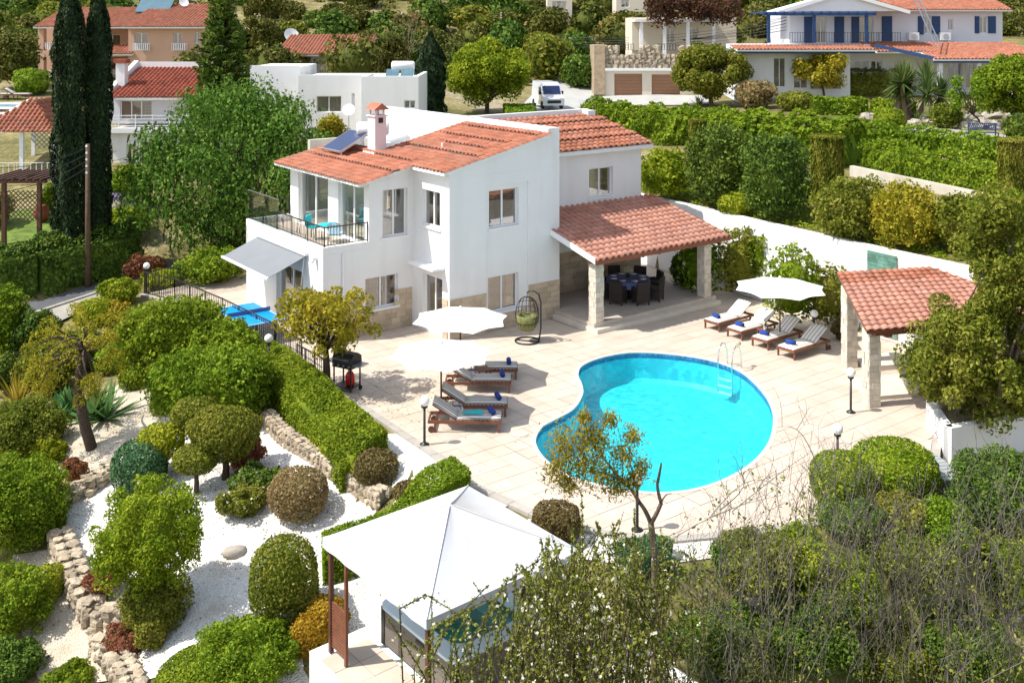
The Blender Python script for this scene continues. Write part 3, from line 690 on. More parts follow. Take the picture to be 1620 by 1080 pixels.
b = MB(); b.box(-8.4, -.26, 2.66, 8.9, .0, .05); b.box(-4.74, -.26, .32, 2.64, .0, .05); b.build('floor', inner_floor, villa)
b = MB(); b.box(-8.655, -6.852, 2.66, 9.1, 3.053, 3.07); b.build('balcony_floor', pave_i, villa)
# low balcony parapet and its iron railing
b = MB(); b.box(-8.66, -8.46, 2.4, 9.2, 3.053, 3.3); b.box(-8.458, -6.855, 2.4, 2.6, 3.053, 3.3); b.box(-8.458, -6.855, 9.0, 9.2, 3.053, 3.3); b.build('parapet', stucco, villa)
rl = MB()
def railrun(a, c, z0, z1, pst=1.4, gapb=.12, mb=rl, r=.008):
    a = Vector(a); c = Vector(c); L = (c - a).length; n = max(1, round(L / pst)); A = lambda t, z: (a.x + (c.x - a.x) * t, a.y + (c.y - a.y) * t, z)
    mb.bar(A(0, z1), A(1, z1), .045, .03); mb.bar(A(0, z0 + .06), A(1, z0 + .06), .025)
    for i in range(n + 1): mb.bar(A(i / n, z0), A(i / n, z1 + .03), .035)
    k = int(L / gapb)
    for i in range(1, k): mb.bar(A(i / k, z0 + .06), A(i / k, z1), r * 2)
railrun((-8.56, 2.5), (-8.56, 9.1), 3.3, 3.98); railrun((-8.56, 2.5), (-6.86, 2.5), 3.3, 3.98); railrun((-8.56, 9.1), (-6.86, 9.1), 3.3, 3.98)
railing = rl.build('balcony_railing', rail_m, villa)
sc_ = MB()                                                            # scroll ornaments
for vv in (3.4, 4.6, 6.0, 7.6):
    for s in (-1, 1):
        pts = [(-8.56, vv + s * (.02 + .10 * math.sin(t * .5)) , 3.64 + .16 * math.cos(t)) for t in [i * .5 for i in range(13)]]; sc_.tube(pts, .01, 5)
sc_.build('scroll', rail_m, railing)
b = MB(); b.box(-8.62, -8.60, 6.2, 9.15, 3.32, 4.45); gw_ = b.build('glass_windbreak', glass_clear, villa); MB().box(-8.625, -8.595, 6.2, 9.15, 4.451, 4.475).build('glass_edge', steel, gw_)
# roofs
main = MB()
A = [(-5.3, -.12), (-.56, -.12), (-.56, 5.5), (-4.45, 5.5), (-4.45, 9.35), (-7.4, 9.35), (-7.4, 2.1), (-5.3, 2.1)]
main.prism(A, lambda p: rz(p[0]) + .003, lambda p: rz(p[0]) + .10); roof = main.build('roof', white, villa)
sl = Vector((1, 0, .222)).normalized(); ks = math.sqrt(1 + .222 ** 2)
def ins(x, y):
    u = -7.45 + y / ks; v = -.16 + (9.5 - x)
    return inpoly(u, v, [(-5.36, -.2), (-.56, -.2), (-.56, 5.5), (-4.45, 5.5), (-4.45, 9.4), (-7.5, 9.4), (-7.5, 2.05), (-5.36, 2.05)])
rows = {5: (2, 9), 9: (2.6, 8.6), 14: (.3, 5.2), 17: (1.0, 4.2), 20: (.9, 5.4), 24: (.3, 5.2)}
tile_roof(roof, (-7.46, 9.34, rz(-7.46) + .10), (0, -1, 0), sl, 9.5, 6.95 * ks, .235, .27, terra_o, terra, ins, raised=lambda i, j: .085 if j in rows and rows[j][0] < 9.4 - i * .235 < rows[j][1] else 0)
b = MB(); b.box(-.55, -.0, .302, 5.2, 5.902, 7.16); b.build('parapet', stucco, villa)
b = MB(); b.box(-.5, -.22, 5.46, 12.4, 3.0, 7.2); b.box(-.5, 6.05, 5.202, 5.45, 5.9, 7.24); b.build('parapet', stucco, villa)
b = MB(); b.box(5.62, 6.06, 4.75, 5.198, 6.6, 7.2); b.build('parapet', stucco, villa)
b = MB(); b.box(-4.45, -.505, 5.502, 12.4, 5.3, 5.5); b.box(-4.45, -.505, 12.15, 12.4, 5.505, 5.9); b.build('flat_roof', concrete, villa)
wall(villa, 'u', 12.4, -1, -4.45, -.505, 0, 5.29); wall(villa, 'v', -4.45, 1, 9.21, 12.14, 0, 5.29)
# back wing with its own roof falling towards the veranda
UB = (3.0, 4.32, 3.95, 5.15)
wall(villa, 'u', 1.7, 1, .003, 5.95, 0, 5.84, [UB]); win(villa, 'u', 1.7, 1, *UB)
wall(villa, 'v', 5.95, -1, 1.952, 5.2, 0, 5.84)
bz = lambda v: 5.9 + (v - 1.35) * .255
b = MB(); b.prism([(.003, 1.3), (6.28, 1.3), (6.28, 5.199), (.003, 5.199)], lambda p: bz(p[1]) - .06, lambda p: bz(p[1]) + .10); roofb = b.build('roof', white, villa)
s2 = Vector((0, 1, .255)).normalized(); k2 = math.sqrt(1 + .255 ** 2)
tile_roof(roofb, (.02, 1.24, bz(1.24) + .11), (1, 0, 0), s2, 6.3, 3.9 * k2, .30, .33, terra_o, terra, raised=lambda i, j: .05 if j in (3, 6, 9) else 0)
# stone base courses
for a0, a1, sd_ in ((-5, -3.42, 3), (-1.5, 0, 4)): blocks(villa, 'u', 0, 1, a0, a1, 0, 1.42, .48, .2, clad, sd_)
blocks(villa, 'u', .06, 1, -3.42, -1.5, 0, .62, .48, .2, clad, 9)
blocks(villa, 'u', 2.4, 1, -8.6, -5.06, 0, 1.42, .48, .2, clad, 5, holes=[GW]); blocks(villa, 'v', -5, 1, .1, .43, 0, 1.42, .3, .2, clad, 6)
# veranda
vf = MB(); vf.box(-.35, 6.2, -2.55, 1.7, -.02, .15); vf.build('step', coping_m, villa)
vf = MB(); vf.box(-.28, 6.2, -2.3, -.003, .152, .30); vf.box(.003, 6.2, 0, 1.697, .152, .30); vf.build('veranda_floor', veranda_floor, villa)
vz = lambda v: 2.66 + (v + 2.6) * (3.72 - 2.66) / 4.3
for u in (.0, 5.72):
    p = MB(); p.box(u - .17, u + .17, -2.27, -1.93, .302, vz(-2.1) - .10); pl_ = p.build('veranda_pillar', mortar, villa)
    for ax, c, iw, a0 in (('u', -2.27, 1, u - .2), ('u', -1.93, -1, u - .2), ('v', u - .17, 1, -2.27), ('v', u + .17, -1, -2.27)):
        blocks(pl_, ax, c, iw, a0, a0 + (.4 if ax == 'u' else .34), .305, vz(-2.1) - .12, .21, .18, clad_w, int(u * 10) + len(ax) + int(iw), .028, rnd=.15)
b = MB(); b.prism([(-.42, -2.55), (6.65, -2.55), (6.65, 1.69), (.004, 1.69), (.004, -.01), (-.42, -.01)], lambda p: vz(p[1]) - .16, lambda p: vz(p[1]) - .05); vr = b.build('veranda_roof', wood_dark, villa)
b = MB(); b.obox((3.1, -2.1, vz(-2.1) - .25), (3.45, 0, 0), (0, .08, 0), (0, 0, .09)); b.build('beam', wood_red, vr)
b = MB(); b.box(-.46, 6.69, -2.59, -2.553, vz(-2.55) - .2, vz(-2.55) + .0); b.build('fascia', terra_base, vr)
b = MB(); b.prism([(-.47, -2.55), (-.425, -2.55), (-.425, -.01), (-.47, -.01)], lambda p: vz(p[1]) - .16, lambda p: vz(p[1]) + .05); b.build('verge', white, vr)
s3 = Vector((0, 4.3, 1.06)).normalized(); k3 = math.sqrt(1 + (1.06 / 4.3) ** 2)
def insv(x, y):
    u, v = -.46 + x, -2.66 + y / k3; return v < 1.66 and (u > .02 or v < -.02)
tile_roof(vr, (-.46, -2.66, vz(-2.66) - .03), (1, 0, 0), s3, 7.14, 4.36 * k3, .292, .335, terra_o, terra, insv, indiv=300)
b = MB()
for i in range(8): b.bar((.3 + i * .85, -2.5, vz(-2.5) - .22), (.3 + i * .85, 1.6, vz(1.6) - .22), .08, .11)
b.build('rafter', wood_red, vr)
for sd_, a0, a1 in ((21, .9, 5.9),): blocks(villa, 'u', 1.7, 1, a0, a1, .31, 1.9, .5, .22, clad, sd_)
b = MB(); b.box(.25, .85, 1.55, 1.69, .31, 2.6); b.build('pilaster', white, villa)
# chimney
ch = MB(); ch.box(-4.95, -4.45, 5.35, 5.95, 6.0, 7.5); chim = ch.build('chimney', pinkst, villa)
b = MB(); b.box(-5.08, -4.32, 5.2, 6.1, rz(-4.7), rz(-4.7) + .16); b.build('flashing', white, chim)
b = MB()
for q in ((-4.9, 5.4), (-4.55, 5.4), (-4.9, 5.85), (-4.55, 5.85)): b.box(q[0], q[0] + .06, q[1], q[1] + .06, 7.502, 7.72)
b.box(-5.0, -4.4, 5.3, 6.0, 7.45, 7.498); b.build('cowl', pinkst, chim)
b = MB(); b.add([(-5.05, 5.25, 7.72), (-4.35, 5.25, 7.72), (-4.35, 6.05, 7.72), (-5.05, 6.05, 7.72), (-4.7, 5.25, 7.98), (-4.7, 6.05, 7.98)], [(0, 1, 4), (3, 5, 2), (0, 4, 5, 3), (1, 2, 5, 4), (0, 3, 2, 1)]); b.build('chimney_cap', terra, chim)
b = MB(); b.box(-4.8, -4.6, 5.33, 5.349, 7.2, 7.4); b.build('vent', black, chim)
b = MB(); b.tube([(-3.6, 2.6, rz(-3.6) + .1), (-3.6, 2.6, rz(-3.6) + .42)], .04, 8); b.build('vent_pipe', white, villa)
# gutters, lights, cables
b = MB(); b.tube([(-7.9, 2.36, 3.0), (-7.9, 2.36, .1)], .04, 8); b.build('downpipe', white, villa)
b = MB(); b.obox((-8.75, 2.9, 2.86), (.09, 0, 0), (0, .07, 0), (0, 0, .06)); b.ball((-8.82, 2.9, 2.78), .07, 10, 6); b.build('wall_light', white, villa)
b = MB(); b.box(-5.5, -5.005, .3, 1.95, 2.42, 2.5); b.build('door_canopy', white, villa)
b = MB(); b.obox((-5.12, 1.1, 2.28), (.09, 0, 0), (0, .12, 0), (0, 0, .07)); b.build('wall_light', white, villa)
b = MB(); b.tube([(-8.70, 3.1, 1.9), (-8.71, 3.35, 1.55), (-8.7, 3.25, 1.2), (-8.71, 3.0, 1.0), (-8.7, 2.9, .6)], .012, 5); b.build('cable', rail_m, villa)
# the awning over the patio door
aw = MB(); zt, zb, ub = 2.84, 2.25, -10.15
aw.add([(-8.68, 3.62, zt), (-8.68, 7.85, zt), (ub, 7.85, zb), (ub, 3.62, zb)], [(0, 1, 2, 3)]); aw.add([(-8.68, 3.62, zt - .012), (-8.68, 7.85, zt - .012), (ub, 7.85, zb - .012), (ub, 3.62, zb - .012)], [(3, 2, 1, 0)])
awn = thing('awning', 'grey fabric awning sloping out over the patio door of the white villa', 'awning', villa.location, TH)
aw.build('awning_fabric', awning_m, awn)
b = MB(); b.box(-8.80, -8.665, 3.55, 7.92, zt + .003, zt + .12); b.build('awning_box', white, awn)
b = MB(); b.bar((ub - .02, 3.6, zb - .02), (ub - .02, 7.87, zb - .02), .07, .08); b.build('front_bar', white, awn)
for v in (3.9, 7.55):
    b = MB(); b.bar((-8.7, v, zt - .12), (-9.5, v + .1, zt - .38), .05); b.bar((-9.5, v + .1, zt - .38), (ub, v, zb - .06), .05); b.build('folding_arm', white, awn)
b = MB(); b.tube([(-8.76, 3.7, 2.75), (-8.95, 3.72, 1.0)], .014, 6); b.build('crank_rod', white, awn)

# ---------------------------------------------------------------- walls of the plot
lw = thing('retaining_wall', 'long white rendered retaining wall below the planted bank beside the pool terrace', 'wall', WALL_A, math.atan2(wd.y, wd.x))
WL = (WALL_B - WALL_A).length
def wallh(t): return 3.12 + .02 * math.sin(t * .3)
b = MB(); n = 30
for i in range(n):
    t0, t1 = WL * i / n, WL * (i + 1) / n
    b.add([(t0, 0, -.4), (t1, 0, -.4), (t1, 0, wallh(t1)), (t0, 0, wallh(t0)), (t0, .42, -.4), (t1, .42, -.4), (t1, .42, wallh(t1)), (t0, .42, wallh(t0))], [(0, 1, 2, 3), (3, 2, 6, 7), (7, 6, 5, 4)])
wall_body = b.build('wall_body', stucco, lw)
def wall_t(px, dist=None):                                            # along the wall under a column of pixels
    r = (px - CX) / F; return (r * WALL_A.y - WALL_A.x) / (wd.x - r * wd.y)
slate = M('green_slate', (.10, .30, .23), .35, .3, 4, .2, 12, rnd=('o', .45), col2=(.20, .36, .28))
tA, tB = wall_t(1373), wall_t(1421)
sp = MB(); sp.box(tA, tB, -.035, -.002, .1, 2.92); sp_ = sp.build('shower_panel', mortar, lw)
rg = random.Random(3); z = .12
while z < 2.88:
    x = tA + .01; h_ = .125
    while x < tB - .05:
        w_ = min(rg.choice((.28, .36, .44)), tB - .01 - x); link('slate_tile', MB().box(x + .004, x + w_ - .004, -.06, -.036, z, z + h_ - .008).mesh('slate_tile', slate), sp_); x += w_
    z += h_

# pool house / outdoor shower shelter
ph = thing('pool_shelter', 'open shelter with red tiled roof on pale stone pillars by the pool', 'shelter', (10.45, 29.4, 0), R(12))
def ps(u, v): return 2.36 + (v + .5) * .115
b = MB(); b.prism([(-.45, -.5), (6.6, -.5), (8.2, 3.9), (1.15, 3.9)], lambda p: ps(*p) - .12, lambda p: ps(*p) - .02); phr = b.build('roof', wood_red, ph)
s4 = Vector((.365, 1, .115)).normalized()
tile_roof(phr, (-.5, -.58, ps(0, -.58)), (1, 0, 0), s4, 7.1, 4.78, .25, .34, terra_o, terra, indiv=300, amp=.42)
b = MB(); b.bar((-.1, -.25, 2.2), (6.3, -.25, 2.2), .14, .18); b.build('beam', wood_red, phr)
b = MB(); b.bar((-.2, -.45, 2.24), (1.35, 3.8, 2.68), .12, .16); b.build('beam', wood_red, phr)
for v in (0, 3.2):
    us = .365 * v; p = MB(); p.box(us - .16, us + .16, v - .16, v + .16, 0, ps(0, v) - .18); q = p.build('pillar', mortar, ph)
    for ax, c, iw, a0 in (('u', v - .16, 1, us - .19), ('u', v + .16, -1, us - .19), ('v', us - .16, 1, v - .16), ('v', us + .16, -1, v - .16)):
        blocks(q, ax, c, iw, a0, a0 + (.38 if ax == 'u' else .32), .005, ps(0, v) - .2, .2, .17, clad_w, int(v * 10) + int(iw) + len(ax), .035, rnd=.3)
b = MB(); b.box(.35, 2.2, .3, 1.9, .0, .12); b.build('platform', coping_m, ph)
b = MB(); b.box(1.5, 3.2, 2.6, 3.7, .0, .16); b.build('platform', coping_m, ph)
wall(ph, 'v', 3.9, -1, -.2, 3.4, 0, 2.2)
b = MB(); b.box(.35, .55, -.2, -.02, 2.0, 2.12); b.build('lamp_bracket', wood_red, ph)
# white planter wall in front of the shelter
pw = thing('planter_wall', 'low white rendered planter wall with reddish shrubs at the corner of the terrace', 'wall', (0, 0, 0))
P0, P1, P2 = G(1472, 668), G(1500, 712), G(1640, 690)
b = MB(); hgt = .62
for a, c in ((P0, P1), (P1, P2)):
    d = (c - a).normalized(); nn = Vector((-d.y, d.x, 0)) * .12
    b.prism(ccw([tuple((a - nn)[:2]), tuple((c - nn)[:2]), tuple((c + nn)[:2]), tuple((a + nn)[:2])]), -1.4, hgt)
b.build('wall_body', stucco, pw)
b = MB(); b.prism(ccw([tuple(P0[:2]), tuple(P1[:2]), tuple(P2[:2]), (P2.x, P2.y + 3), (P0.x + 1, P0.y + 2.5)]), -.5, .5); b.build('soil', soil, pw)
# ---------------------------------------------------------------- foliage helpers
def unit(a): return a / np.maximum(np.linalg.norm(a, axis=1, keepdims=True), 1e-9)
def leaf_quads(P, Nn, size, asp, rg, jit=.6, tan=None, tj=.5):
    n = len(P); nn = unit(Nn + rg.normal(0, jit, (n, 3)))
    t = rg.normal(0, 1, (n, 3)) if tan is None else tan + rg.normal(0, tj, (n, 3))
    t = unit(t - nn * (t * nn).sum(1, keepdims=True)); b = np.cross(nn, t)
    s = (size * rg.uniform(.55, 1.5, n))[:, None]
    V = np.stack([P - t * s * .5, P + b * s * asp * .5 + nn * s * .08, P + t * s * .5, P - b * s * asp * .5 + nn * s * .08], 1).reshape(-1, 3)
    return V, np.arange(4 * n).reshape(n, 4)
def area_el(a, b, c): p = 1.6; return 4 * math.pi * (((a * b) ** p + (a * c) ** p + (b * c) ** p) / 3) ** (1 / p)
def lpnorm(d, p): return d / (np.abs(d) ** p).sum(1, keepdims=True) ** (1 / p)
def lobes(rg, d, k, amp, kap):
    r = np.ones(len(d))
    for _ in range(k):
        c = unit(rg.normal(0, 1, (1, 3)))[0]; r += amp * rg.uniform(-.7, 1) * np.exp(kap * (d @ c - 1))
    return r
def ball_pts(rg, n, rx, ry, rz, amp=.06, k=16, kap=12, p=2.3, thick=.16):
    d = unit(rg.normal(0, 1, (n, 3))); d = d[d[:, 2] > -.93]; r = lobes(rg, d, k, amp, kap) + (lobes(rg, d, 70, min(amp, .1) * 1.1, 60) - 1)
    q = lpnorm(d, p) * np.array([rx, ry, rz]) * r[:, None]; depth = 1 - thick * rg.random(len(d)) ** 1.6
    return q * depth[:, None], unit(d / np.array([rx, ry, rz]))
def clump_pts(rg, n, centers, cr, up=.35):
    m = len(centers); i = rg.integers(0, m, n); d = unit(rg.normal(0, 1, (n, 3)) + np.array([0, 0, up])); r = cr * (.72 + .5 * rg.random(m))[i] * (.45 + .55 * rg.random(n) ** .5)
    return centers[i] + d * r[:, None], d
def core(rx, ry, rz, c=(0, 0, 0), k=.8, n=10, m=7):
    b = MB(); b.lathe([(max(.01, math.sin(math.pi * i / m)), -math.cos(math.pi * i / m)) for i in range(m + 1)], n); V = np.array(b.v) * np.array([rx, ry, rz]) * k * .92 + np.array(c)
    Q = [f for f in b.f if len(f) == 4]; return V, np.array(Q)
def merge(parts):
    V = []; Q = []; o = 0
    for v, q in parts: V.append(v); Q.append(q + o); o += len(v)
    return np.concatenate(V), np.concatenate(Q)
def lsize(d, k=4.2, lo=.04): return max(lo, 1.06 * k * d / F)
def place(x0, y0, x1, y1, stem=0., dy=None):
    cx, cy = (x0 + x1) / 2, (y0 + y1) / 2; d = 9.
    while d < 300:
        X = (cx - CX) / F * d; z = CH - (cy - HY) * d / F; hp = (y1 - y0) * d / F; kk = (cy - HY) / F; bw = min((x1 - x0) * d / F / 2, 2.2) if dy is None else dy; h = 2 * math.sqrt(max((hp / 2) ** 2 - (kk * bw) ** 2, (.33 * hp) ** 2)); g = TG(X, d)
        if z - h / 2 - stem <= g: break
        d *= 1.004
    return X, d, g, (x1 - x0) * d / F, h
SEED = [100]
def nrg(): SEED[0] += 1; return np.random.default_rng(SEED[0])
def foliage(name, V, Q, mat, parent=None, loc=None): return link(name, np_mesh(name, V, Q, mat), parent, loc)
def flowers(rg, P, mat, size, parent, name='blossom'):
    V, Q = leaf_quads(P, np.tile([[0, 0, 1.]], (len(P), 1)) + rg.normal(0, .4, (len(P), 3)), size, .9, rg); o = foliage(name, V, Q, mat, parent); o['kind'] = 'stuff'
def bush(name, bb, mat, label, cat='bush', kind='ball', group=None, dy=None, stem=0., lk=4.2, layers=1.8, flow=None, p=2.3, hk=.86, amp=.06, asp=.6, jit=.6, rz=0, k=16):
    rg = nrg(); X, d, g, w_, h_ = place(*bb, stem=stem, dy=dy); a = w_ / 2; c = h_ / 2; b_ = dy or min(a * rg.uniform(.9, 1.0), 2.2); s = lsize(d, lk)
    n = int(min(26000, area_el(a, b_, c) * layers / (s * s * asp * .5)))
    if kind == 'ball':
        P, Nn = ball_pts(rg, n, a, b_, c, amp, k=k, p=p); parts = [core(a, b_, c)]; q = rg.random(len(P)) < .035; P[q] *= 1 + .14 * rg.random((q.sum(), 1)) * min(1, .5 / a) * (amp > .03)
    elif kind == 'lump':                                               # many small tufts on an uneven body, dark gaps between them
        gm = (a * b_ * c) ** (1 / 3); m = int(np.clip(150 * (gm / .9) ** 1.2, 40, 420)); dd = unit(rg.normal(0, 1, (m, 3)) + np.array([0, 0, .12])); dd = dd[dd[:, 2] > -.8]; m = len(dd); rr = lobes(rg, dd, 16, amp, 10)
        cen = lpnorm(dd, p) * np.array([a, b_, c]) * (rr * rg.uniform(.78, .97, m))[:, None]; P, Nn = clump_pts(rg, int(n * .8), cen, max(.1, .20 * gm), .5); P2, N2 = ball_pts(rg, int(n * .45), a * .84, b_ * .84, c * .84, .1); P = np.concatenate([P, P2]); Nn = np.concatenate([Nn, N2]); P[:, 2] = np.maximum(P[:, 2], -c * .98); parts = [core(a, b_, c, k=.72)]
    elif kind == 'clump':
        m = max(10, int(26 * (a * b_ * c / (.6 ** 3)) ** .35)); dd = unit(rg.normal(0, 1, (m, 3)) + np.array([0, 0, .25])); cen = dd * np.array([a, b_, c]) * (.55 + .3 * rg.random(m))[:, None]
        P, Nn = clump_pts(rg, int(n * 1.1), cen, .36 * (a * b_ * c) ** (1 / 3)); P2, N2 = ball_pts(rg, int(n * .5), a * .74, b_ * .74, c * .78, .1); P = np.concatenate([P, P2]); Nn = np.concatenate([Nn, N2]); P[:, 2] = np.maximum(P[:, 2], -c * .98); parts = [core(a, b_, c, k=.56)]
    elif kind == 'spiky':                                              # upright arching grass-like stems
        az = rg.uniform(0, 6.283, n); t = rg.random(n) ** .7; lean = rg.uniform(.1, 1., n); P = np.stack([np.cos(az) * lean * t * a, np.sin(az) * lean * t * b_, -c + 2 * c * t * (1 - .35 * lean * t)], 1)
        tan = np.stack([np.cos(az) * lean, np.sin(az) * lean, 1.2 - lean * t], 1); V, Q = leaf_quads(P, rg.normal(0, 1, (n, 3)), s * 2.4, .16, rg, .3, tan, .25)
        o = foliage(name, V, Q, mat, loc=(X, d, g + c + stem)); return tag(o, label, cat, group)
    V, Q = leaf_quads(P, Nn, s, asp, rg, jit); parts.append((V, Q)); V, Q = merge(parts)
    if rz: cr, sr = math.cos(rz), math.sin(rz); V = np.column_stack([V[:, 0] * cr - V[:, 1] * sr, V[:, 0] * sr + V[:, 1] * cr, V[:, 2]])
    loc = (X, d, g + c + stem)
    if stem or flow:
        th = thing(name, label, cat, (X, d, g), 0, group); o = foliage('crown' if stem else 'foliage', V, Q, mat, th, (0, 0, c + stem))
        if stem:
            tb = MB(); tb.tube([(0, 0, -.15), (.03 * a, .02, stem * .5), (-.02, .03, stem + c * .5)], [.11 * a + .02, .09 * a + .015, .05 * a + .01], 7); tb.build('trunk', bark, th, True)
        if flow:
            k = rg.choice(len(P), min(len(P), flow[1]), replace=False); up_ = P[k][:, 2] > -c * .2; flowers(rg, P[k][up_] * 1.04 + np.array([0, 0, c + stem]), flow[0], s * flow[2], th)
        return th
    return tag(foliage(name, V, Q, mat, loc=loc), label, cat, group)
def hedge(name, pts, wd_, ht, mat, label, cat='hedge', lk=4.2, layers=1.9, rough=.13, group=None, flat=True, z=None, jit=.55, asp=.6):
    rg = nrg(); pts = [Vector(p[:2]) for p in pts]; seg = [(pts[i + 1] - pts[i]).length for i in range(len(pts) - 1)]; L = sum(seg)
    dm = sum(p.y for p in pts) / len(pts); s = lsize(dm, lk); per = wd_ + 2 * ht; n = int(min(42000, (L * per + 2 * wd_ * ht) * layers / (s * s * asp * .5)))
    t = rg.random(n) * L; q = rg.random(n) * per; acc = np.cumsum([0] + seg); i = np.clip(np.searchsorted(acc, t) - 1, 0, len(seg) - 1); f = (t - acc[i]) / np.array(seg)[i]
    A = np.array([tuple(p) for p in pts]); c = A[i] * (1 - f)[:, None] + A[i + 1] * f[:, None]; dr = unit(A[1:] - A[:-1]); tn = dr[i]; nr = np.stack([-tn[:, 1], tn[:, 0]], 1)
    off = np.where(q < ht, -wd_ / 2, np.where(q < ht + wd_, q - ht - wd_ / 2, wd_ / 2)); zz = np.where(q < ht, q, np.where(q < ht + wd_, ht, per - q))
    endm = rg.random(n) < 2 * wd_ * ht / (L * per); e = rg.random(n) < .5; ec = np.where(e[:, None], A[0], A[-1]); et = np.where(e[:, None], -dr[0], dr[-1]); en = np.where(e[:, None], np.stack([-dr[0][1:2], dr[0][0:1]], 1), np.stack([-dr[-1][1:2], dr[-1][0:1]], 1))
    off = np.where(endm, (rg.random(n) - .5) * wd_, off); zz = np.where(endm, rg.random(n) * ht, zz); c = np.where(endm[:, None], ec, c); nr = np.where(endm[:, None], en, nr)
    rnd_ = 1 - .12 * (zz / ht) ** 3 * (np.abs(off) * 2 / wd_) ** 4
    xy = c + nr * off[:, None]
    nz = np.where(endm, 0, (zz > ht * .98) * 1.); N3 = np.column_stack([np.where(endm[:, None], et, nr * np.sign(off)[:, None] * (1 - nz)[:, None]), nz + .15])
    wob = rough * (np.sin(xy[:, 0] * 2.1 + xy[:, 1]) * np.sin(xy[:, 1] * 1.7 - xy[:, 0] * .6 + zz * 2) + .6 * np.sin(xy[:, 0] * 5.3) * np.sin(xy[:, 1] * 4.9 + zz * 5)); dep = -rg.random(n) ** 1.5 * .14 + wob
    P = np.column_stack([xy, zz * rnd_]) + unit(N3) * dep[:, None]
    zg = T(P[:, 0], P[:, 1]) if z is None else np.full(n, z); base = Vector((A[0][0], A[0][1], float(T(A[0][0], A[0][1])) if z is None else z)); P[:, 2] += zg - base.z; P[:, 0] -= base.x; P[:, 1] -= base.y
    V, Q = leaf_quads(P, N3, s, asp, rg, jit); b = MB()
    for k in range(len(pts) - 1):
        m_ = max(1, int(seg[k] / 2)); nn = Vector((-dr[k][1], dr[k][0])) * wd_ * .30
        for j in range(m_):
            a0, a1 = pts[k].lerp(pts[k + 1], j / m_), pts[k].lerp(pts[k + 1], (j + 1) / m_); r = []
            for p_ in (a0, a1):
                gz = (float(T(p_.x, p_.y)) if z is None else z) - base.z
                for sgn, zz_ in ((-1, -.3), (-1, ht * .74), (1, ht * .74), (1, -.3)): r.append((p_.x + nn.x * sgn - base.x, p_.y + nn.y * sgn - base.y, gz + zz_))
            b.add(r, [(0, 1, 5, 4), (1, 2, 6, 5), (2, 3, 7, 6), (0, 3, 2, 1), (4, 5, 6, 7)])
    V, Q = merge([(np.array(b.v), np.array(b.f)), (V, Q)])
    return tag(foliage(name, V, Q, mat, loc=base), label, cat, group)
def limb(mb, a, b, r0, r1, rg, bend=.15, n=5, k=6):
    a = np.array(a, float); b = np.array(b, float); L = np.linalg.norm(b - a); off = rg.normal(0, bend * L, 3); pts = [a + (b - a) * t + off * math.sin(math.pi * t) + np.array([0, 0, .12 * L * math.sin(math.pi * t)]) for t in np.linspace(0, 1, n)]
    mb.tube([tuple(p) for p in pts], [r0 + (r1 - r0) * t for t in np.linspace(0, 1, n)], k, False); return pts
def tree(name, base, bb, mat, label, cat='tree', tr=.12, clumps=26, cr=.22, bmat=None, lk=4.2, dens=1., group=None, weep=0, depth=None, bb2=None, shape=.62, asp=.6, fork=.55, hz=None, d=None, vis_limbs=12, lean=(0, 0), up=.35):
    """crown from a picture box at the depth of the trunk's foot"""
    rg = nrg(); p = GT(*base) if not isinstance(base, Vector) else base; d = d or p.y; s = lsize(d, lk)
    x0, y0, x1, y1 = bb; c0 = PD((x0 + x1) / 2, (y0 + y1) / 2, d) - p; a = (x1 - x0) * d / F / 2; c = (y1 - y0) * d / F / 2; b_ = depth or a * .9
    cc = np.array([c0.x, c0.y + lean[1], c0.z]); m = clumps; dd = unit(rg.normal(0, 1, (m, 3)) + np.array([0, 0, .15])); cen = cc + dd * np.array([a, b_, c]) * (shape + (.92 - shape) * rg.random(m) ** .6)[:, None]
    if bb2: e0 = PD((bb2[0] + bb2[2]) / 2, (bb2[1] + bb2[3]) / 2, d) - p; d2 = unit(rg.normal(0, 1, (m * 2 // 3, 3))); cen = np.concatenate([cen, np.array(e0) + d2 * np.array([(bb2[2] - bb2[0]) * d / F / 2, b_ * .8, (bb2[3] - bb2[1]) * d / F / 2]) * (.4 + .5 * rg.random(len(d2)))[:, None]]); m = len(cen); cen = cen[rg.permutation(m)]
    R_ = cr * 2 * (a * b_ * c) ** (1 / 3); n = int(min(52000, m * 4 * math.pi * R_ ** 2 * .62 * dens / (s * s * asp * .5)))
    if weep:
        n2 = n // 2; P0_, N0_ = clump_pts(rg, n2, cen, R_ * 1.05); V0, Q0 = leaf_quads(P0_, N0_, s * 1.15, .5, rg, .7, np.tile([[0, 0, -1.]], (n2, 1)), 1.0); ns = n // 24; i = rg.integers(0, m, ns); st, dn = clump_pts(rg, ns, cen, R_); tt = rg.random((ns, 14)); ln = weep * rg.uniform(.4, 1.2, ns)
        P = st[:, None, :] + dn[:, None, :] * (tt * .25 * ln[:, None])[:, :, None]; P[:, :, 2] -= tt * ln[:, None]; P = P.reshape(-1, 3); Nn = np.repeat(dn, 14, 0)
        tan = np.tile([[0, 0, -1.]], (len(P), 1)); V, Q = merge([(V0, Q0), leaf_quads(P, Nn, s * 1.3, .36, rg, .6, tan, .6)])
    else:
        P, Nn = clump_pts(rg, n, cen, R_, up); V, Q = leaf_quads(P, Nn, s, asp, rg, .7)
    th = thing(name, label, cat, p, 0, group); foliage('crown', V, Q, mat, th)
    tb = MB(); hub = np.array([cc[0] * fork, cc[1] * fork, (cc[2] - c) * .75 + .25 * cc[2] * fork if hz is None else cc[2] + c * hz]); tb_pts = limb(tb, (0, 0, -.25), hub, tr, tr * .72, rg, .05, 5, 8)
    for j in range(min(vis_limbs, m)): limb(tb, hub, cen[j], tr * (.5 if vis_limbs < 20 else .3), tr * .07, rg, .12, 5, 5)
    tb.build('trunk', bmat or bark, th, True); return th
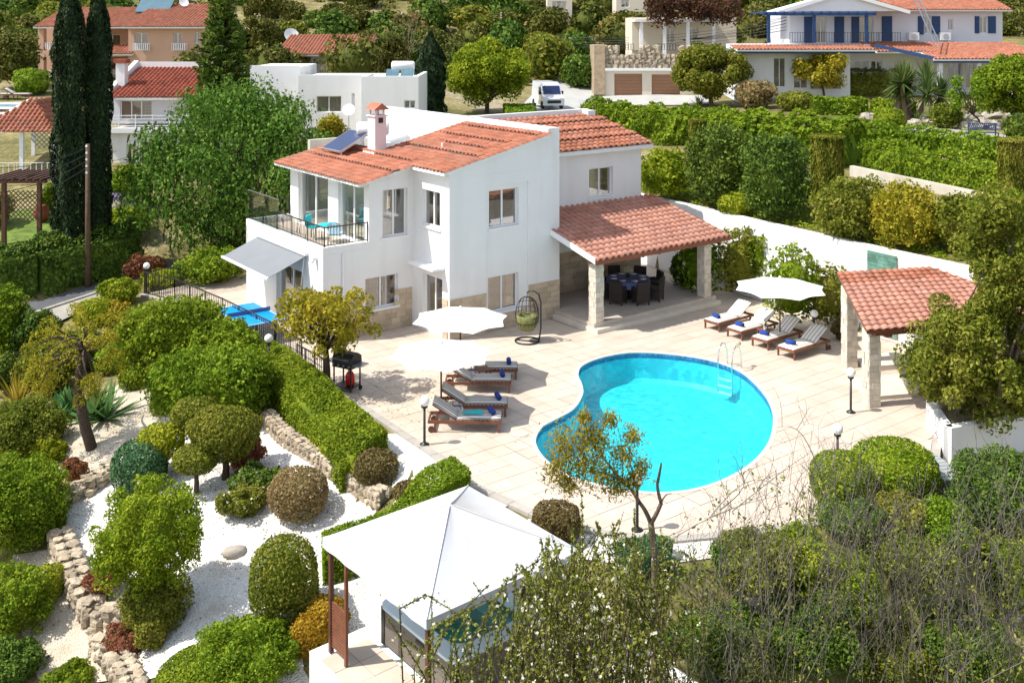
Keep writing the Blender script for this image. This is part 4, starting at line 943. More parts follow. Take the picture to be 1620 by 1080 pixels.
def blades(rg, n, L, wd_, up=(.2, 1.3), droop=.6, seg=4):
    V = []; Q = []
    for i in range(n):
        az = rg.uniform(0, 6.283); el = rg.uniform(*up); l = L * rg.uniform(.7, 1.1); d = np.array([math.cos(az) * math.cos(el), math.sin(az) * math.cos(el), math.sin(el)]); sd_ = np.array([-math.sin(az), math.cos(az), 0]); o = len(V); p = np.zeros(3)
        for k in range(seg + 1):
            t = k / seg; w_ = wd_ * (1 - t) ** .6 * (.6 + .8 * t * (1 - t) * 2); V += [p - sd_ * w_, p + sd_ * w_ + np.array([0, 0, .002])]
            dd = d.copy(); dd[2] -= droop * t * t * 1.5; dd /= np.linalg.norm(dd); p = p + dd * l / seg
        Q += [(o + 2 * k, o + 2 * k + 1, o + 2 * k + 3, o + 2 * k + 2) for k in range(seg)]
    return np.array(V), np.array(Q)
def rosette(name, px, py, mat, label, L, wd_, n, cat='plant', up=(.2, 1.3), droop=.6, stem=0, group=None, heads=1, spread=.5, p=None):
    rg = nrg(); p = p or GT(px, py); th = thing(name, label, cat, p, 0, group)
    for h in range(heads):
        o = np.array([0, 0, stem]) if heads == 1 else np.array([rg.uniform(-spread, spread), rg.uniform(-spread, spread), stem * rg.uniform(.65, 1.1)])
        V, Q = blades(rg, n, L, wd_, up, droop); foliage('leaf_rosette', V + o, Q, mat, th)
        if stem: tb = MB(); limb(tb, (o[0] * .2, o[1] * .2, -.2), o, .09 * L + .03, .06 * L + .02, rg, .05); tb.build('trunk', bark_p, th, True)
    return th

# ---------------------------------------------------------------- gravel, paths and road of the garden
sheet('gravel_bed', pxpoly([(640, 682), (560, 700), (470, 640), (420, 660), (330, 640), (260, 640), (120, 745), (100, 810), (118, 880), (160, 960), (230, 1078), (520, 1078), (512, 1000), (560, 900), (740, 800), (835, 826), (745, 769), (690, 722)]), .03, gravel_w)
sheet('garden_path', pxpoly([(235, 590), (200, 600), (150, 640), (60, 720), (100, 760), (180, 735), (250, 670), (275, 655), (250, 630)]), .04, gravel_c)
sheet('garden_path', pxpoly([(20, 880), (95, 870), (150, 965), (190, 1078), (60, 1078), (20, 960)]), .03, gravel_c)
sheet('gravel_strip', pxpoly([(835, 822), (1000, 862), (1240, 845), (1240, 880), (1000, 905), (840, 870)]), .03, gravel_w)
sheet('road', pxpoly([(-60, 500), (60, 478), (200, 437), (300, 408), (400, 384), (400, 400), (300, 428), (205, 452), (120, 478), (20, 512), (-60, 530)]), .05, asphalt)
sheet('pavement', pxpoly([(-60, 532), (20, 514), (120, 480), (205, 454), (215, 462), (150, 487), (90, 515), (30, 540)]), .12, pale_path)
rd = [GT(*p) for p in [(-60, 531), (20, 513), (120, 479), (205, 453), (300, 429)]]; b = MB()
for i in range(len(rd) - 1):
    for k in range(6): q0, q1 = rd[i].lerp(rd[i + 1], k / 6), rd[i].lerp(rd[i + 1], (k + .97) / 6); q0.z = TG(q0.x, q0.y) + .06; q1.z = TG(q1.x, q1.y) + .06; b.bar(q0, q1, .16, .28)
o = b.build('kerb', kerb_m); o['kind'] = 'structure'
sheet('lawn', pxpoly([(-30, 340), (140, 325), (215, 320), (230, 350), (120, 385), (-30, 395)]), .06, lawn_m)

# ---------------------------------------------------------------- rubble stone walls
def rock_mesh(rg, s=(1, 1, 1), n=5, m=4, j=.16):
    b = MB(); b.lathe([(max(.12, math.sin(math.pi * i / m) ** .6), -math.cos(math.pi * i / m)) for i in range(m + 1)], n); V = np.array(b.v); V = lpnorm(V, 3.2) * (1 + rg.normal(0, j, (len(V), 1))) * np.array(s)
    b.v = [tuple(v) for v in V]; return b
def stone_wall(label, path, ht, th_, st, mat=None, top=True, sink=.25, name='stone_wall', rows=None, cat='wall', n_ind=300):
    rg = nrg(); pts = [Vector(p) for p in path]; base = pts[0].copy(); t_ = thing(name, label, cat, base); b = MB(); stones = []
    mm = [rock_mesh(rg, (.5, .5, .5)).mesh('stone', mat or rubble_m) for _ in range(7)]
    for i in range(len(pts) - 1):
        a, c = pts[i], pts[i + 1]; L = (c - a).length; d = (c - a).normalized(); nn = Vector((-d.y, d.x, 0)).normalized()
        q = [a - nn * th_ * .38, c - nn * th_ * .38, c + nn * th_ * .38, a + nn * th_ * .38]
        b.add([(*(p - base)[:2], p.z - base.z - sink) for p in q] + [(*(p - base)[:2], p.z - base.z + ht - .05) for p in q], MB.BF)
        nr = rows or max(1, round(ht / (st * .7)))
        for sgn in (-1, 1):
            for r in range(nr):
                x = rg.uniform(-.1, 0)
                while x < L:
                    w_ = st * rg.uniform(.7, 1.4); hh = ht / nr; p = a + d * (x + w_ / 2) + nn * sgn * th_ * .40; stones.append((p - base + Vector((0, 0, hh * (r + .5) - .03)), (w_ * 1.04, th_ * .45, hh * 1.1), math.atan2(d.y, d.x))); x += w_
        if top:
            x = 0
            while x < L:
                w_ = st * rg.uniform(.8, 1.6)
                for sgn in (-.26, .26): p = a + d * (x + w_ / 2) + nn * sgn * th_; stones.append((p - base + Vector((0, 0, ht)), (w_ * 1.03, th_ * .56, st * .35), math.atan2(d.y, d.x)))
                x += w_
    b.build('wall_core', mortar, t_)
    for p, s, rz in stones[:n_ind]:
        link('stone', mm[int(rg.integers(0, 7))], t_, p, (rg.uniform(-.1, .1), rg.uniform(-.1, .1), rz + rg.uniform(-.15, .15)), s)
    return t_
def P3(px, py, dz=0): p = GT(px, py); p.z += dz; return p
stone_wall('rough stone retaining wall between the clipped hedge and the white gravel garden', [P3(422, 672), P3(455, 705), P3(520, 748), P3(585, 795), P3(604, 800)], .42, .32, .24)
stone_wall('low wall of flat stones beside the green blue topiary ball', [P3(182, 752), P3(148, 775), P3(103, 800)], .42, .45, .3)
stone_wall('broad pale stone wall along the sunken cream path with flat top', [P3(94, 862), P3(110, 900), P3(128, 945), P3(150, 985)], .45, .5, .28)
stone_wall('short stone step wall behind the dark red bush', [P3(146, 1000), P3(185, 985), P3(222, 970)], .42, .36, .26)
stone_wall('pale stone wall under the bottom edge running past the red bush', [P3(160, 1022), P3(190, 1062), P3(215, 1110)], .34, .5, .28)
# white planter wall and stepping stone by the wall
rg = nrg(); o = rock_mesh(rg, (.27, .2, .13), 9, 6, .08).build('rock', rock_m, None, True, loc=P3(372, 877, .06)); tag(o, 'single grey rock lying alone on the white gravel', 'rock')

# ---------------------------------------------------------------- clipped shrubs of the gravel garden
bush('topiary_ball', (397, 850, 501, 988), L_olive, 'large round clipped olive green ball standing on white gravel beside the canopy', 'topiary', p=2.6)
bush('topiary_bush', (157, 770, 313, 935), L_lime, 'tall top heavy clipped bush with small white flowers on the gravel', 'topiary', 'lump', amp=.16, flow=(petal_w, 14, 1.4), stem=.95, p=2.7, hk=.9)
bush('shrub', (182, 900, 300, 1012), L_olive, 'loose skirt of leaves at the foot of the tall top heavy bush', 'shrub', 'clump')
bush('topiary_ball', (180, 698, 262, 780), L_blue, 'dense blue green clipped ball by the low flat stone wall', 'topiary', amp=.02, p=2.8)
bush('topiary_ball', (218, 668, 290, 728), L_lime, 'yellowish clipped ball directly above the blue green ball', 'topiary', stem=.5)
bush('topiary_ball', (273, 630, 342, 688), L_olive, 'small olive clipped ball in front of the two big spreading bushes', 'topiary', p=2.8, stem=.75)
bush('topiary_ball', (304, 640, 408, 728), L_olive, 'wide olive clipped ball touching the red leaved bush', 'topiary', amp=.1, stem=.6)
bush('lollipop_tree', (275, 702, 345, 752), L_olive, 'small standard tree with a clipped round head on a thin bare stem', 'tree', stem=.62)
bush('red_shrub', (355, 684, 421, 748), L_red, 'red leaved low bush under the wide olive clipped ball', 'shrub', 'clump')
bush('flowering_shrub', (342, 766, 430, 822), L_olive, 'low olive shrub dotted with tiny white flowers beside the brown ball', 'shrub', 'clump', flow=(petal_w, 260, .8))
bush('flowering_shrub', (352, 738, 456, 792), L_dark, 'dark low shrub with pale pink flowers behind the white dotted one', 'shrub', 'clump', flow=(petal_p, 200, .8))
bush('dry_shrub', (426, 740, 518, 824), L_brown, 'dry brown rounded shrub alone near the retaining wall', 'shrub', layers=1.4)
bush('golden_bush', (484, 942, 548, 1010), L_gold, 'upper bright golden clipped bush beside the red brown post', 'bush', p=2.8)
bush('golden_bush', (462, 972, 518, 1038), L_gold, 'lower bright golden clipped bush on the edge of the gravel', 'bush', p=2.8)
bush('dome_bush', (245, 1030, 425, 1130), L_green, 'smooth bright green dome at the bottom edge', 'bush', amp=.02, lk=3.6)
bush('dome_bush', (296, 988, 472, 1100), L_green, 'wide rough green dome behind the smooth bright green one', 'bush', 'lump', amp=.1)
bush('grass_clump', (128, 888, 200, 958), L_red, 'reddish brown grassy clump leaning on the broad stone wall', 'plant', 'spiky')
bush('red_shrub', (157, 985, 236, 1045), L_red, 'dark red bush in front of the short stone step wall', 'shrub', 'clump')
bush('shrub', (216, 965, 272, 1032), L_olive, 'small olive shrub wedged between dark red bush and gravel', 'shrub', 'clump')
bush('bush', (-40, 896, 76, 1012), L_green, 'flat topped green bush below the broad stone wall', 'bush', 'lump', p=3.2)
bush('bush', (54, 893, 100, 950), L_lime, 'small yellow green clipped block next to the flat topped bush', 'bush', p=3.5)
bush('bush', (-40, 1012, 73, 1095), L_dark, 'dark glossy bush in the bottom corner of the lower garden', 'bush', 'clump')
bush('bush', (68, 1048, 153, 1100), L_green, 'small green bush on the cream path at the bottom edge', 'bush', 'clump')
bush('large_bush', (-50, 722, 107, 872), L_green, 'large rounded green bush overhanging the lower path', 'bush', 'lump', amp=.2)
bush('loose_shrub', (-40, 632, 108, 735), L_olive, 'loose olive shrub with whitish leaves below the spiky agaves', 'shrub', 'clump')
bush('red_shrub', (97, 725, 140, 768), L_red, 'small round red shrub at the end of the low flat stone wall', 'shrub', 'clump')
bush('dark_bush', (-40, 455, 44, 572), L_green, 'tall rounded bush beside the road kerb', 'bush', 'lump', amp=.12)
bush('dark_bush', (18, 490, 98, 565), L_dark, 'dark shadowy bush behind the twisted pine', 'bush', 'clump')
bush('cloud_topiary', (120, 472, 178, 520), L_lime, 'cloud clipped yellowish bush above the twisted pine trunk', 'topiary', stem=.5)
bush('yellow_shrub', (152, 442, 226, 486), L_lime, 'low yellow green shrub at the corner of the railed terrace', 'shrub', 'clump')
bush('yellow_shrub', (160, 478, 214, 530), L_autumn, 'yellowing shrub between the cloud topiary and big bush', 'shrub', 'clump')
bush('spreading_bush', (188, 472, 350, 592), L_green, 'broad bright green bush spreading in front of the terrace railing', 'bush', 'lump', amp=.2, lk=5, p=2.5, dy=1.35)
bush('spreading_bush', (300, 508, 412, 592), L_green, 'smaller green bush directly in front of the blue table', 'bush', 'lump', amp=.2, lk=5, p=2.5)
bush('spreading_bush', (238, 552, 432, 672), L_green, 'broad bright green bush nearer the retaining wall, below the other two', 'bush', 'lump', amp=.2, lk=5, p=2.5, dy=1.25)
bush('bush', (152, 545, 206, 590), L_green, 'small dense bush beside the broad upper green bush', 'bush', amp=.1)
bush('low_bush', (190, 578, 236, 616), L_green, 'low clipped cushion bush on the path edge under the upper broad bush', 'bush', p=3)
bush('low_bush', (238, 622, 280, 654), L_green, 'low clipped cushion bush under the lower broad bush', 'bush', p=3)
rosette('yucca', 28, 648, L_yucca, 'spiky yellow yucca with long upright blades', 1.5, .05, 70, up=(.5, 1.5), droop=.3)
for i, (x, y, w_) in enumerate([(88, 668, .62), (112, 655, .55), (140, 668, .6), (168, 664, .7), (72, 682, .5), (152, 650, .5)]):
    rosette('agave', x, y, L_agave, ['fleshy agave at the yucca end of the agave cluster', 'agave behind the pine trunk in the middle of the cluster', 'big agave just beside the foot of the pine', 'largest agave of the cluster, on the open gravel side', 'small agave lowest in the cluster', 'small agave at the back of the cluster under the bush'][i], w_ * 1.9, .12, 30, up=(.1, 1.3), droop=.15, group='agaves beside the pine trunk')
tree('twisted_pine', (150, 712), (30, 478, 215, 645), L_autumn, 'twisted pine with bare branches and sparse yellow green tufts', tr=.17, clumps=50, cr=.08, dens=.36, lk=4.4, asp=.35, vis_limbs=26, shape=.45, fork=.6, hz=.1)
for bb, m_, lb in (((30, 540, 120, 625), L_olive, 'olive shrub between the yucca and the twisted pine'), ((95, 520, 165, 590), L_dark, 'dark shrub under the twisted pine branches'), ((-20, 560, 40, 625), L_dark, 'dark shrub behind the spiky yucca'), ((50, 690, 110, 735), L_lime, 'small bright shrub at the edge of the cream path')):
    bush('shrub', bb, m_, lb, 'shrub', 'clump')
# hedges beside the terrace
hedge('box_hedge', [(-8.3, 32.9), (-6.75, 30.9), (-5.2, 28.1), (-3.75, 25.75)], 1.3, .8, L_green, 'long clipped box hedge along the garden edge of the paved terrace', rough=.06, lk=3.8, layers=2.4)
bush('brown_ball', (562, 717, 628, 774), L_dkbrown, 'dark brown clipped ball at the end of the box hedge', 'topiary', p=2.8)
hedge('low_hedge', [(-4.3, 22.9), (-2.5, 23.3), (-1.2, 24.1)], 1.0, .72, L_green, 'low clipped hedge behind the white canopy', rough=.06, lk=3.6, layers=2.4)
bush('brown_bush', (622, 760, 674, 795), L_dkbrown, 'small brown cushion behind the low hedge', 'bush')
bush('brown_ball', (842, 795, 918, 862), L_dkbrown, 'dark brown clipped ball at the curved terrace edge', 'topiary', p=2.8)
bush('rosemary', (965, 850, 1075, 905), L_blue, 'grey green rosemary bush under the curved terrace edge', 'bush', 'clump')
tree('yellow_tree', (518, 622), (422, 445, 608, 562), L_autumn, 'small tree with yellowing leaves between villa and box hedge', tr=.11, clumps=80, cr=.095, dens=.6, lk=5.5, vis_limbs=30, shape=.15, fork=.75)
bush('hedge_dome', (1352, 693, 1478, 784), L_lime, 'taller dome of the yellow green hedge at the terrace corner', 'bush', p=2.6, amp=.05)
bush('hedge_dome', (1284, 714, 1376, 806), L_lime, 'lower dome of the yellow green hedge beside the globe lamp', 'bush', p=2.6, amp=.05)
bush('wall_shrub', (1180, 372, 1240, 455), L_green, 'slim climber spreading on the white wall between two larger shrubs', 'shrub', 'lump', dy=.45, lk=5, layers=.8)
# the big tree and shrubs at the shelter
tree('broad_tree', GT(1572, 690) if False else Vector((G(1570, 668).x, 27.0, -.3)), (1430, 468, 1660, 672), L_olive, 'tall leafy tree shading the red tiled shelter', tr=.2, clumps=130, cr=.105, dens=1.05, bmat=bark_p, lk=5.8, shape=.3, vis_limbs=26, bb2=(1512, 280, 1680, 540))
for bb, m_, lb in (((1205, 392, 1300, 520), L_green, 'big climbing shrub against the white wall behind the single parasol'), ((1270, 420, 1345, 520), L_olive, 'shrub against the white wall beside the shelter pillar'),
                   ((1128, 360, 1222, 470), L_olive, 'loose flowering shrub against the white wall by the veranda'), ((1075, 375, 1140, 470), L_green, 'leafy shrub beside the far veranda pillar')):
    bush('wall_shrub', bb, m_, lb, 'shrub', 'lump', amp=.3, dy=.7, lk=5.5, layers=.75, flow=(petal_w, 60, .9))
bush('potted_shrub', (1315, 500, 1352, 540), L_dkbrown, 'dark little shrub at the foot of the white wall near the shelter', 'shrub', 'clump')
bush('red_shrub', (1480, 678, 1530, 715), L_red, 'red tinged spiky shrub in front of the white planter wall', 'shrub', 'spiky')
for bb, lb in (((1500, 590, 1560, 640), 'reddish foliage bush inside the white planter wall'), ((1575, 560, 1640, 660), 'taller reddish bush behind the white planter wall')):
    bush('red_shrub', bb, L_red, lb, 'shrub', 'clump', stem=.6)
# undergrowth at the bottom corner
for bb, m_, lb in (((1490, 705, 1660, 850), L_dark, 'dark green shrub below the white planter wall'), ((1540, 830, 1680, 960), L_green, 'bright green shrub at the edge of the bare thicket'),
                   ((1380, 850, 1520, 960), L_olive, 'olive shrub half hidden in the bare thicket'), ((1200, 855, 1330, 920), L_lime, 'yellow flowering shrub under the terrace kerb'),
                   ((1180, 930, 1380, 1060), L_dark, 'dark scrubby shrub behind the bare grey twigs'), ((1050, 960, 1230, 1090), L_dark, 'dark shrub between thorn bush and bare thicket'),
                   ((1430, 960, 1600, 1090), L_dark, 'low dark shrub beneath the bare twigs')):
    bush('undergrowth_shrub', bb, m_, lb, 'shrub', 'clump', layers=1.2, flow=(petal_y, 90, 1.0) if m_ is L_lime else None)
# ---------------------------------------------------------------- hot tub terrace and its canopy
GA = R(39.5); gv = lambda u, v, z=0: Vector((u * math.cos(GA) - v * math.sin(GA), u * math.sin(GA) + v * math.cos(GA), z))
GC = Vector((-1.2, 19.55, -1.22)); GS = 1.78
def gw(u, v, z=0): return GC + gv(u, v, z)
pad = bpy.data.objects.new('hot_tub_terrace', None); COL.objects.link(pad); pad.location = GC; pad.rotation_euler = (0, 0, GA); pad['kind'] = 'structure'
MB().box(-1.95, 3.2, -5.0, 2.0, -1.6, -.03).build('terrace_slab', stucco, pad)
tm = MB().box(.006, .539, .006, .539, -.03, 0).mesh('paving_tile', pave); rg = nrg()
for i in range(9):
    for j in range(12):
        if .8 > -1.93 + i * .545 > -.9 and 1.4 > -4.95 + j * .545 > -1.0: continue
        link('paving_tile', tm, pad, (-1.93 + i * .545, -4.95 + j * .545, float(rg.uniform(-.003, .002))))
gz = thing('canopy', 'square white canvas canopy on red brown posts over the hot tub', 'gazebo', GC, GA)
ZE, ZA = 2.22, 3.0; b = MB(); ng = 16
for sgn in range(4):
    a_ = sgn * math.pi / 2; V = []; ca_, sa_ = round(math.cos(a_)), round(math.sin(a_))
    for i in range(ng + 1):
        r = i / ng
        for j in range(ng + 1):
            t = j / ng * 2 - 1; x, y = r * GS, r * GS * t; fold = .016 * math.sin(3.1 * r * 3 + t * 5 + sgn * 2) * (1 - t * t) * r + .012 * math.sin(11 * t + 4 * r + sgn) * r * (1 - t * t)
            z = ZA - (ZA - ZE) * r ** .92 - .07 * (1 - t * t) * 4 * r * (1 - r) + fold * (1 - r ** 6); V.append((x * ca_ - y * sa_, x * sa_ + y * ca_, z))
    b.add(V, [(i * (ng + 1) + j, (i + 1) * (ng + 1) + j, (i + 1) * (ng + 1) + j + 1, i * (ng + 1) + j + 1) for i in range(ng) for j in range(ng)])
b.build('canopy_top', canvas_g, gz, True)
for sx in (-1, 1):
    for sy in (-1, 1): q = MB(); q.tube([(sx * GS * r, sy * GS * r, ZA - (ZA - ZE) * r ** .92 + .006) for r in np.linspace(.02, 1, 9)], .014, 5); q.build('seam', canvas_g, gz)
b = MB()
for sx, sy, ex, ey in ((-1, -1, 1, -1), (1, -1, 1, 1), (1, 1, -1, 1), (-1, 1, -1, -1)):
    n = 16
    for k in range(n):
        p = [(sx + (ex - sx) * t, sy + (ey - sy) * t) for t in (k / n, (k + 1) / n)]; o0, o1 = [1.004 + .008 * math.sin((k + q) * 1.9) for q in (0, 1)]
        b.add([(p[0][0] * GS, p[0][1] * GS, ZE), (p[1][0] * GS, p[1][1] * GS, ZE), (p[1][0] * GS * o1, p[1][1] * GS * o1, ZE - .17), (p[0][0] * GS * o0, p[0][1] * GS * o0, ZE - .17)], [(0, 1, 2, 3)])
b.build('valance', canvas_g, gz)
for x in (-1, 1):
    for y in (-1, 1):
        b = MB(); b.box(x * 1.66 - .04, x * 1.66 + .04, y * 1.66 - .04, y * 1.66 + .04, 0, 2.16); b.build('post', wood_dark, gz)
b = MB()
for x in (-1.66, 1.66): b.box(x - .025, x + .025, -1.62, 1.62, 2.1, 2.16)
for y in (-1.66, 1.66): b.box(-1.62, 1.62, y - .025, y + .025, 2.1, 2.16)
b.build('top_rail', wood_dark, gz)
b = MB(); b.box(-1.69, -1.63, 1.05, 1.11, 0, 2.1); sp_ = b.build('screen_post', wood_red, gz)
sm_ = MB().box(-1.675, -1.645, 1.115, 1.61, 0, .035).mesh('slat', wood_red)
for k in range(15): link('slat', sm_, sp_, (0, 0, .14 + k * .06))
tub = thing('hot_tub', 'hot tub with taupe side boards and pale shell under the white canopy', 'hot tub', GC, GA)
tx0, tx1, ty0, ty1 = -.75, 1.4, -1.15, 1.25
b = MB()
for q_ in ((tx0 + .05, tx0 + .1, ty0 + .05, ty1 - .05), (tx1 - .1, tx1 - .05, ty0 + .05, ty1 - .05), (tx0 + .101, tx1 - .101, ty0 + .05, ty0 + .1), (tx0 + .101, tx1 - .101, ty1 - .1, ty1 - .05)): b.box(*q_, .02, .74)
b.build('cabinet', black, tub)
pm = {}
for k in range(4):
    z0, z1 = .05 + k * .172, .215 + k * .172
    for (x0, x1, y0, y1) in ((tx0, tx0 + .046, ty0 + .1, ty1 - .1), (tx1 - .046, tx1, ty0 + .1, ty1 - .1), (tx0 + .1, tx1 - .1, ty0, ty0 + .046), (tx0 + .1, tx1 - .1, ty1 - .046, ty1)):
        MB().box(x0, x1, y0, y1, z0, z1).build('side_board', tub_panel, tub)
b = MB()
for x in (tx0 + .04, tx1 - .04):
    for y in (ty0 + .04, ty1 - .04): b.box(x - .055, x + .055, y - .055, y + .055, .02, .76)
b.build('corner_post', black, tub)
def rrect(x0, x1, y0, y1, r, n=5):
    out = []
    for cx, cy, a0 in ((x1 - r, y1 - r, 0), (x0 + r, y1 - r, 90), (x0 + r, y0 + r, 180), (x1 - r, y0 + r, 270)):
        out += [(cx + r * math.cos(R(a0 + 90 * k / n)), cy + r * math.sin(R(a0 + 90 * k / n))) for k in range(n + 1)]
    return out
ro = rrect(tx0 - .06, tx1 + .06, ty0 - .06, ty1 + .06, .22); ri = rrect(tx0 + .22, tx1 - .22, ty0 + .22, ty1 - .22, .35); r3 = rrect(tx0 + .5, tx1 - .5, ty0 + .5, ty1 - .5, .3)
b = MB(); b.add(*strip(ro, .76, ro, .82)); b.add(*strip(ro, .82, ri, .86)); b.add(*strip(ri, .86, ri, .55)); b.build('shell_rim', tub_shell, tub, True)
b = MB(); b.add(*strip(ri, .55, r3, .5)); b.add(*strip(r3, .5, r3, .15)); b.add([(p[0], p[1], .15) for p in r3], [tuple(range(len(r3)))]); b.build('seat', tub_water, tub)
b = MB(); b.add([(p[0], p[1], .70) for p in ri], [tuple(range(len(ri)))]); b.build('water', water_mat('tub_water', (.8, .97, .96), .1, 6), tub)
for k in range(10): a = k * .63; b = MB(); b.ball((.32 + .72 * math.cos(a), .05 + .8 * math.sin(a), .60), .05, 8, 4); b.build('jet', black, tub)
b = MB(); b.box(tx0 - .02, tx0 - .003, -.2, .05, .60, .66); b.build('handle', black, tub)
sheet('gravel_bed', [tuple(gw(*p)[:2]) for p in ((-2.1, -2), (-2.1, 2.2), (3.3, 2.2), (3.3, 4.6), (-3.4, 4.6), (-3.4, -2))], .035, gravel_w)

# ---------------------------------------------------------------- furniture of the terrace
def parasol(label, p, rad, h, rz=0, n=8, tilt=0):
    t = thing('parasol', label, 'parasol', p, rz, None); b = MB(); ap = h + .34; K = 5
    P = lambda r, a, s=0: (r * rad * math.cos(a), r * rad * math.sin(a), ap - .34 * r ** 1.15 - s)
    for i in range(n):
        a0, a1 = 2 * math.pi * i / n, 2 * math.pi * (i + 1) / n; m = 6
        for k in range(K):
            for q in range(m):
                A = []
                for rr, t_ in ((k / K, q / m), (k / K, (q + 1) / m), ((k + 1) / K, (q + 1) / m), ((k + 1) / K, q / m)):
                    sag = math.sin(math.pi * t_); a = a0 + (a1 - a0) * t_; r = rr * (1 - sag * .13 * rr); A.append(P(r, a, .03 * sag * rr))
                b.add(A, [(0, 1, 2, 3)])
    b.build('canopy', canvas, t, True)
    for i in range(n):
        a = 2 * math.pi * i / n; r = MB(); r.tube([P(.02, a, .03), P(.5, a, .035), P(.985, a, .02)], .011, 5); r.build('rib', rail_m, t)
    b = MB(); b.tube([(0, 0, 0), (0, 0, ap - .02)], .026, 8); b.build('pole', wood_dark, t, True)
    b = MB(); b.lathe([(.02, .0), (.06, .02), (.05, .07), (.01, .10)], 8, (0, 0, ap - .01)); b.build('finial', canvas, t, True)
    b = MB(); b.lathe([(.02, 0), (.28, 0), (.28, .05), (.08, .09), (.045, .25)], 14); b.build('base', concrete, t, True); return t
parasol('white octagonal parasol standing over the first pair of loungers by the egg chair', (-1.6, 31.4, 0), 1.52, 1.9, .3)
parasol('white octagonal parasol between the grill and the striped loungers', (-2.0, 28.55, 0), 1.5, 1.74, .2)
parasol('single white parasol over the four pale loungers by the white wall', (9.3, 35.1, 0), 1.6, 1.92, .15)
def lounger(label, p, rz, pale, group, back=32):
    t = thing('sun_lounger', label, 'sun lounger', p, rz, group); w_ = .33; hx = -.22; L = .78; an = R(back); hz = .34; bxp = hx - L * math.cos(an); bzp = hz + L * math.sin(an)
    b = MB()
    for y in (-w_, w_): b.box(-1.0, 1.0, y - .02, y + .02, .24, .32)
    b.box(-1.0, -.96, -w_ + .02, w_ - .02, .24, .32); b.box(.96, 1.0, -w_ + .02, w_ - .02, .24, .32); b.build('frame', wood_red, t)
    for x in (-.8, .93):
        for y in (-w_, w_): MB().box(x - .03, x + .03, y - .023, y + .023, 0, .238).build('leg', wood_red, t)
    for y in (-w_ - .03, w_ + .03):
        q = MB(); q.tube([(-.9, y - .015, .09), (-.9, y + .015, .09)], .09, 12); q.build('wheel', wood_dark, t)
    sl_ = MB()
    for k in range(11): x = hx + .03 + k * .11; sl_.box(x, x + .06, -w_ + .022, w_ - .022, .295, .318)
    sl_.build('slats', wood_red, t)
    bs = MB()
    for y in (-.26, .26): bs.bar((hx, y, hz - .03), (bxp, y, bzp - .03), .035)
    bs.bar((hx - L * .55 * math.cos(an), -.2, hz + L * .55 * math.sin(an) - .04), (hx - L * .75, -.2, .30), .025); bs.bar((hx - L * .55 * math.cos(an), .2, hz + L * .55 * math.sin(an) - .04), (hx - L * .75, .2, .30), .025); bs.build('back_frame', wood_red, t)
    st = stripe_pale if pale else stripe_dark
    def cush(x0, z0, x1, z1, th_, nm):
        q = MB(); d = Vector((x1 - x0, 0, z1 - z0)); n = Vector((-d.z, 0, d.x)).normalized(); n = n if n.z > 0 else -n; V = []
        pr = [(-.31, .012), (-.29, .05), (-.2, th_), (0, th_ + .008), (.2, th_), (.29, .05), (.31, .012)]; m = 6; 
        for i in range(m + 1):
            e = .8 if i in (0, m) else 1; V += [(x0 + d.x * i / m + n.x * h_ * e, y, z0 + d.z * i / m + n.z * h_ * e) for y, h_ in pr]
        Q = [(i * 7 + k, i * 7 + k + 1, i * 7 + k + 8, i * 7 + k + 7) for i in range(m) for k in range(6)] + [tuple(range(6, -1, -1)), tuple(m * 7 + k for k in range(7))]
        q.add(V, Q); return q.build(nm, st, t, True)
    cush(hx, .325, .985, .325, .075, 'seat_cushion'); cush(hx - .01, hz, bxp, bzp, .075, 'back_cushion'); return t
def towel(label, p, rz, group):
    t = thing('rolled_towel', label, 'towel', p, rz, group); b = MB(); n = 22; V = []
    pts = []
    for k in range(n * 2 + 1): a = k * math.pi / n * 1.0 * 2; r = .035 + .035 * k / (n * 2); pts.append((r * math.cos(a), r * math.sin(a)))
    rim = [(.075 * math.cos(2 * math.pi * k / 16), .075 * math.sin(2 * math.pi * k / 16)) for k in range(16)]
    V = [(x, -.16, z + .072) for x, z in rim] + [(x, .16, z + .072) for x, z in rim]
    b.add(V, [(i, (i + 1) % 16, 16 + (i + 1) % 16, 16 + i) for i in range(16)] + [tuple(range(15, -1, -1)), tuple(range(16, 32))]); b.build('towel_roll', blue_t, t, True)
    q = MB(); q.tube([(x * .8, s * .164, z * .8 + .072) for s in (1,) for x, z in pts], .006, 4); q.tube([(x * .8, -.164, z * .8 + .072) for x, z in pts], .006, 4); q.build('towel_spiral', blue_p, t); return t
LW_ = [((-1.28, 27.75, 0), 'striped lounger closest to the globe lamp, with a turquoise towel'), ((-1.12, 28.85, 0), 'striped lounger second from the globe lamp, its head beside the parasol pole'),
       ((-1.02, 30.72, 0), 'striped lounger third from the globe lamp, in the upper parasol shade'), ((-.82, 31.85, 0), 'striped lounger farthest up, half hidden behind another lounger')]
for i, (p, lb) in enumerate(LW_):
    lounger(lb, p, -.02 + .01 * i, False, 'striped loungers under the two parasols')
    towel(lb.split(',')[0].replace('striped lounger', 'blue rolled towel on the striped lounger'), (p[0] + .72, p[1], .402), .35 - .1 * i, 'blue towels on the loungers')
RR = TH + math.pi
names = ['pale lounger next to the veranda steps', 'second pale lounger from the veranda, its cushion half in shade', 'third pale lounger from the veranda, behind the parasol pole', 'pale lounger closest to the stone pillar shelter']
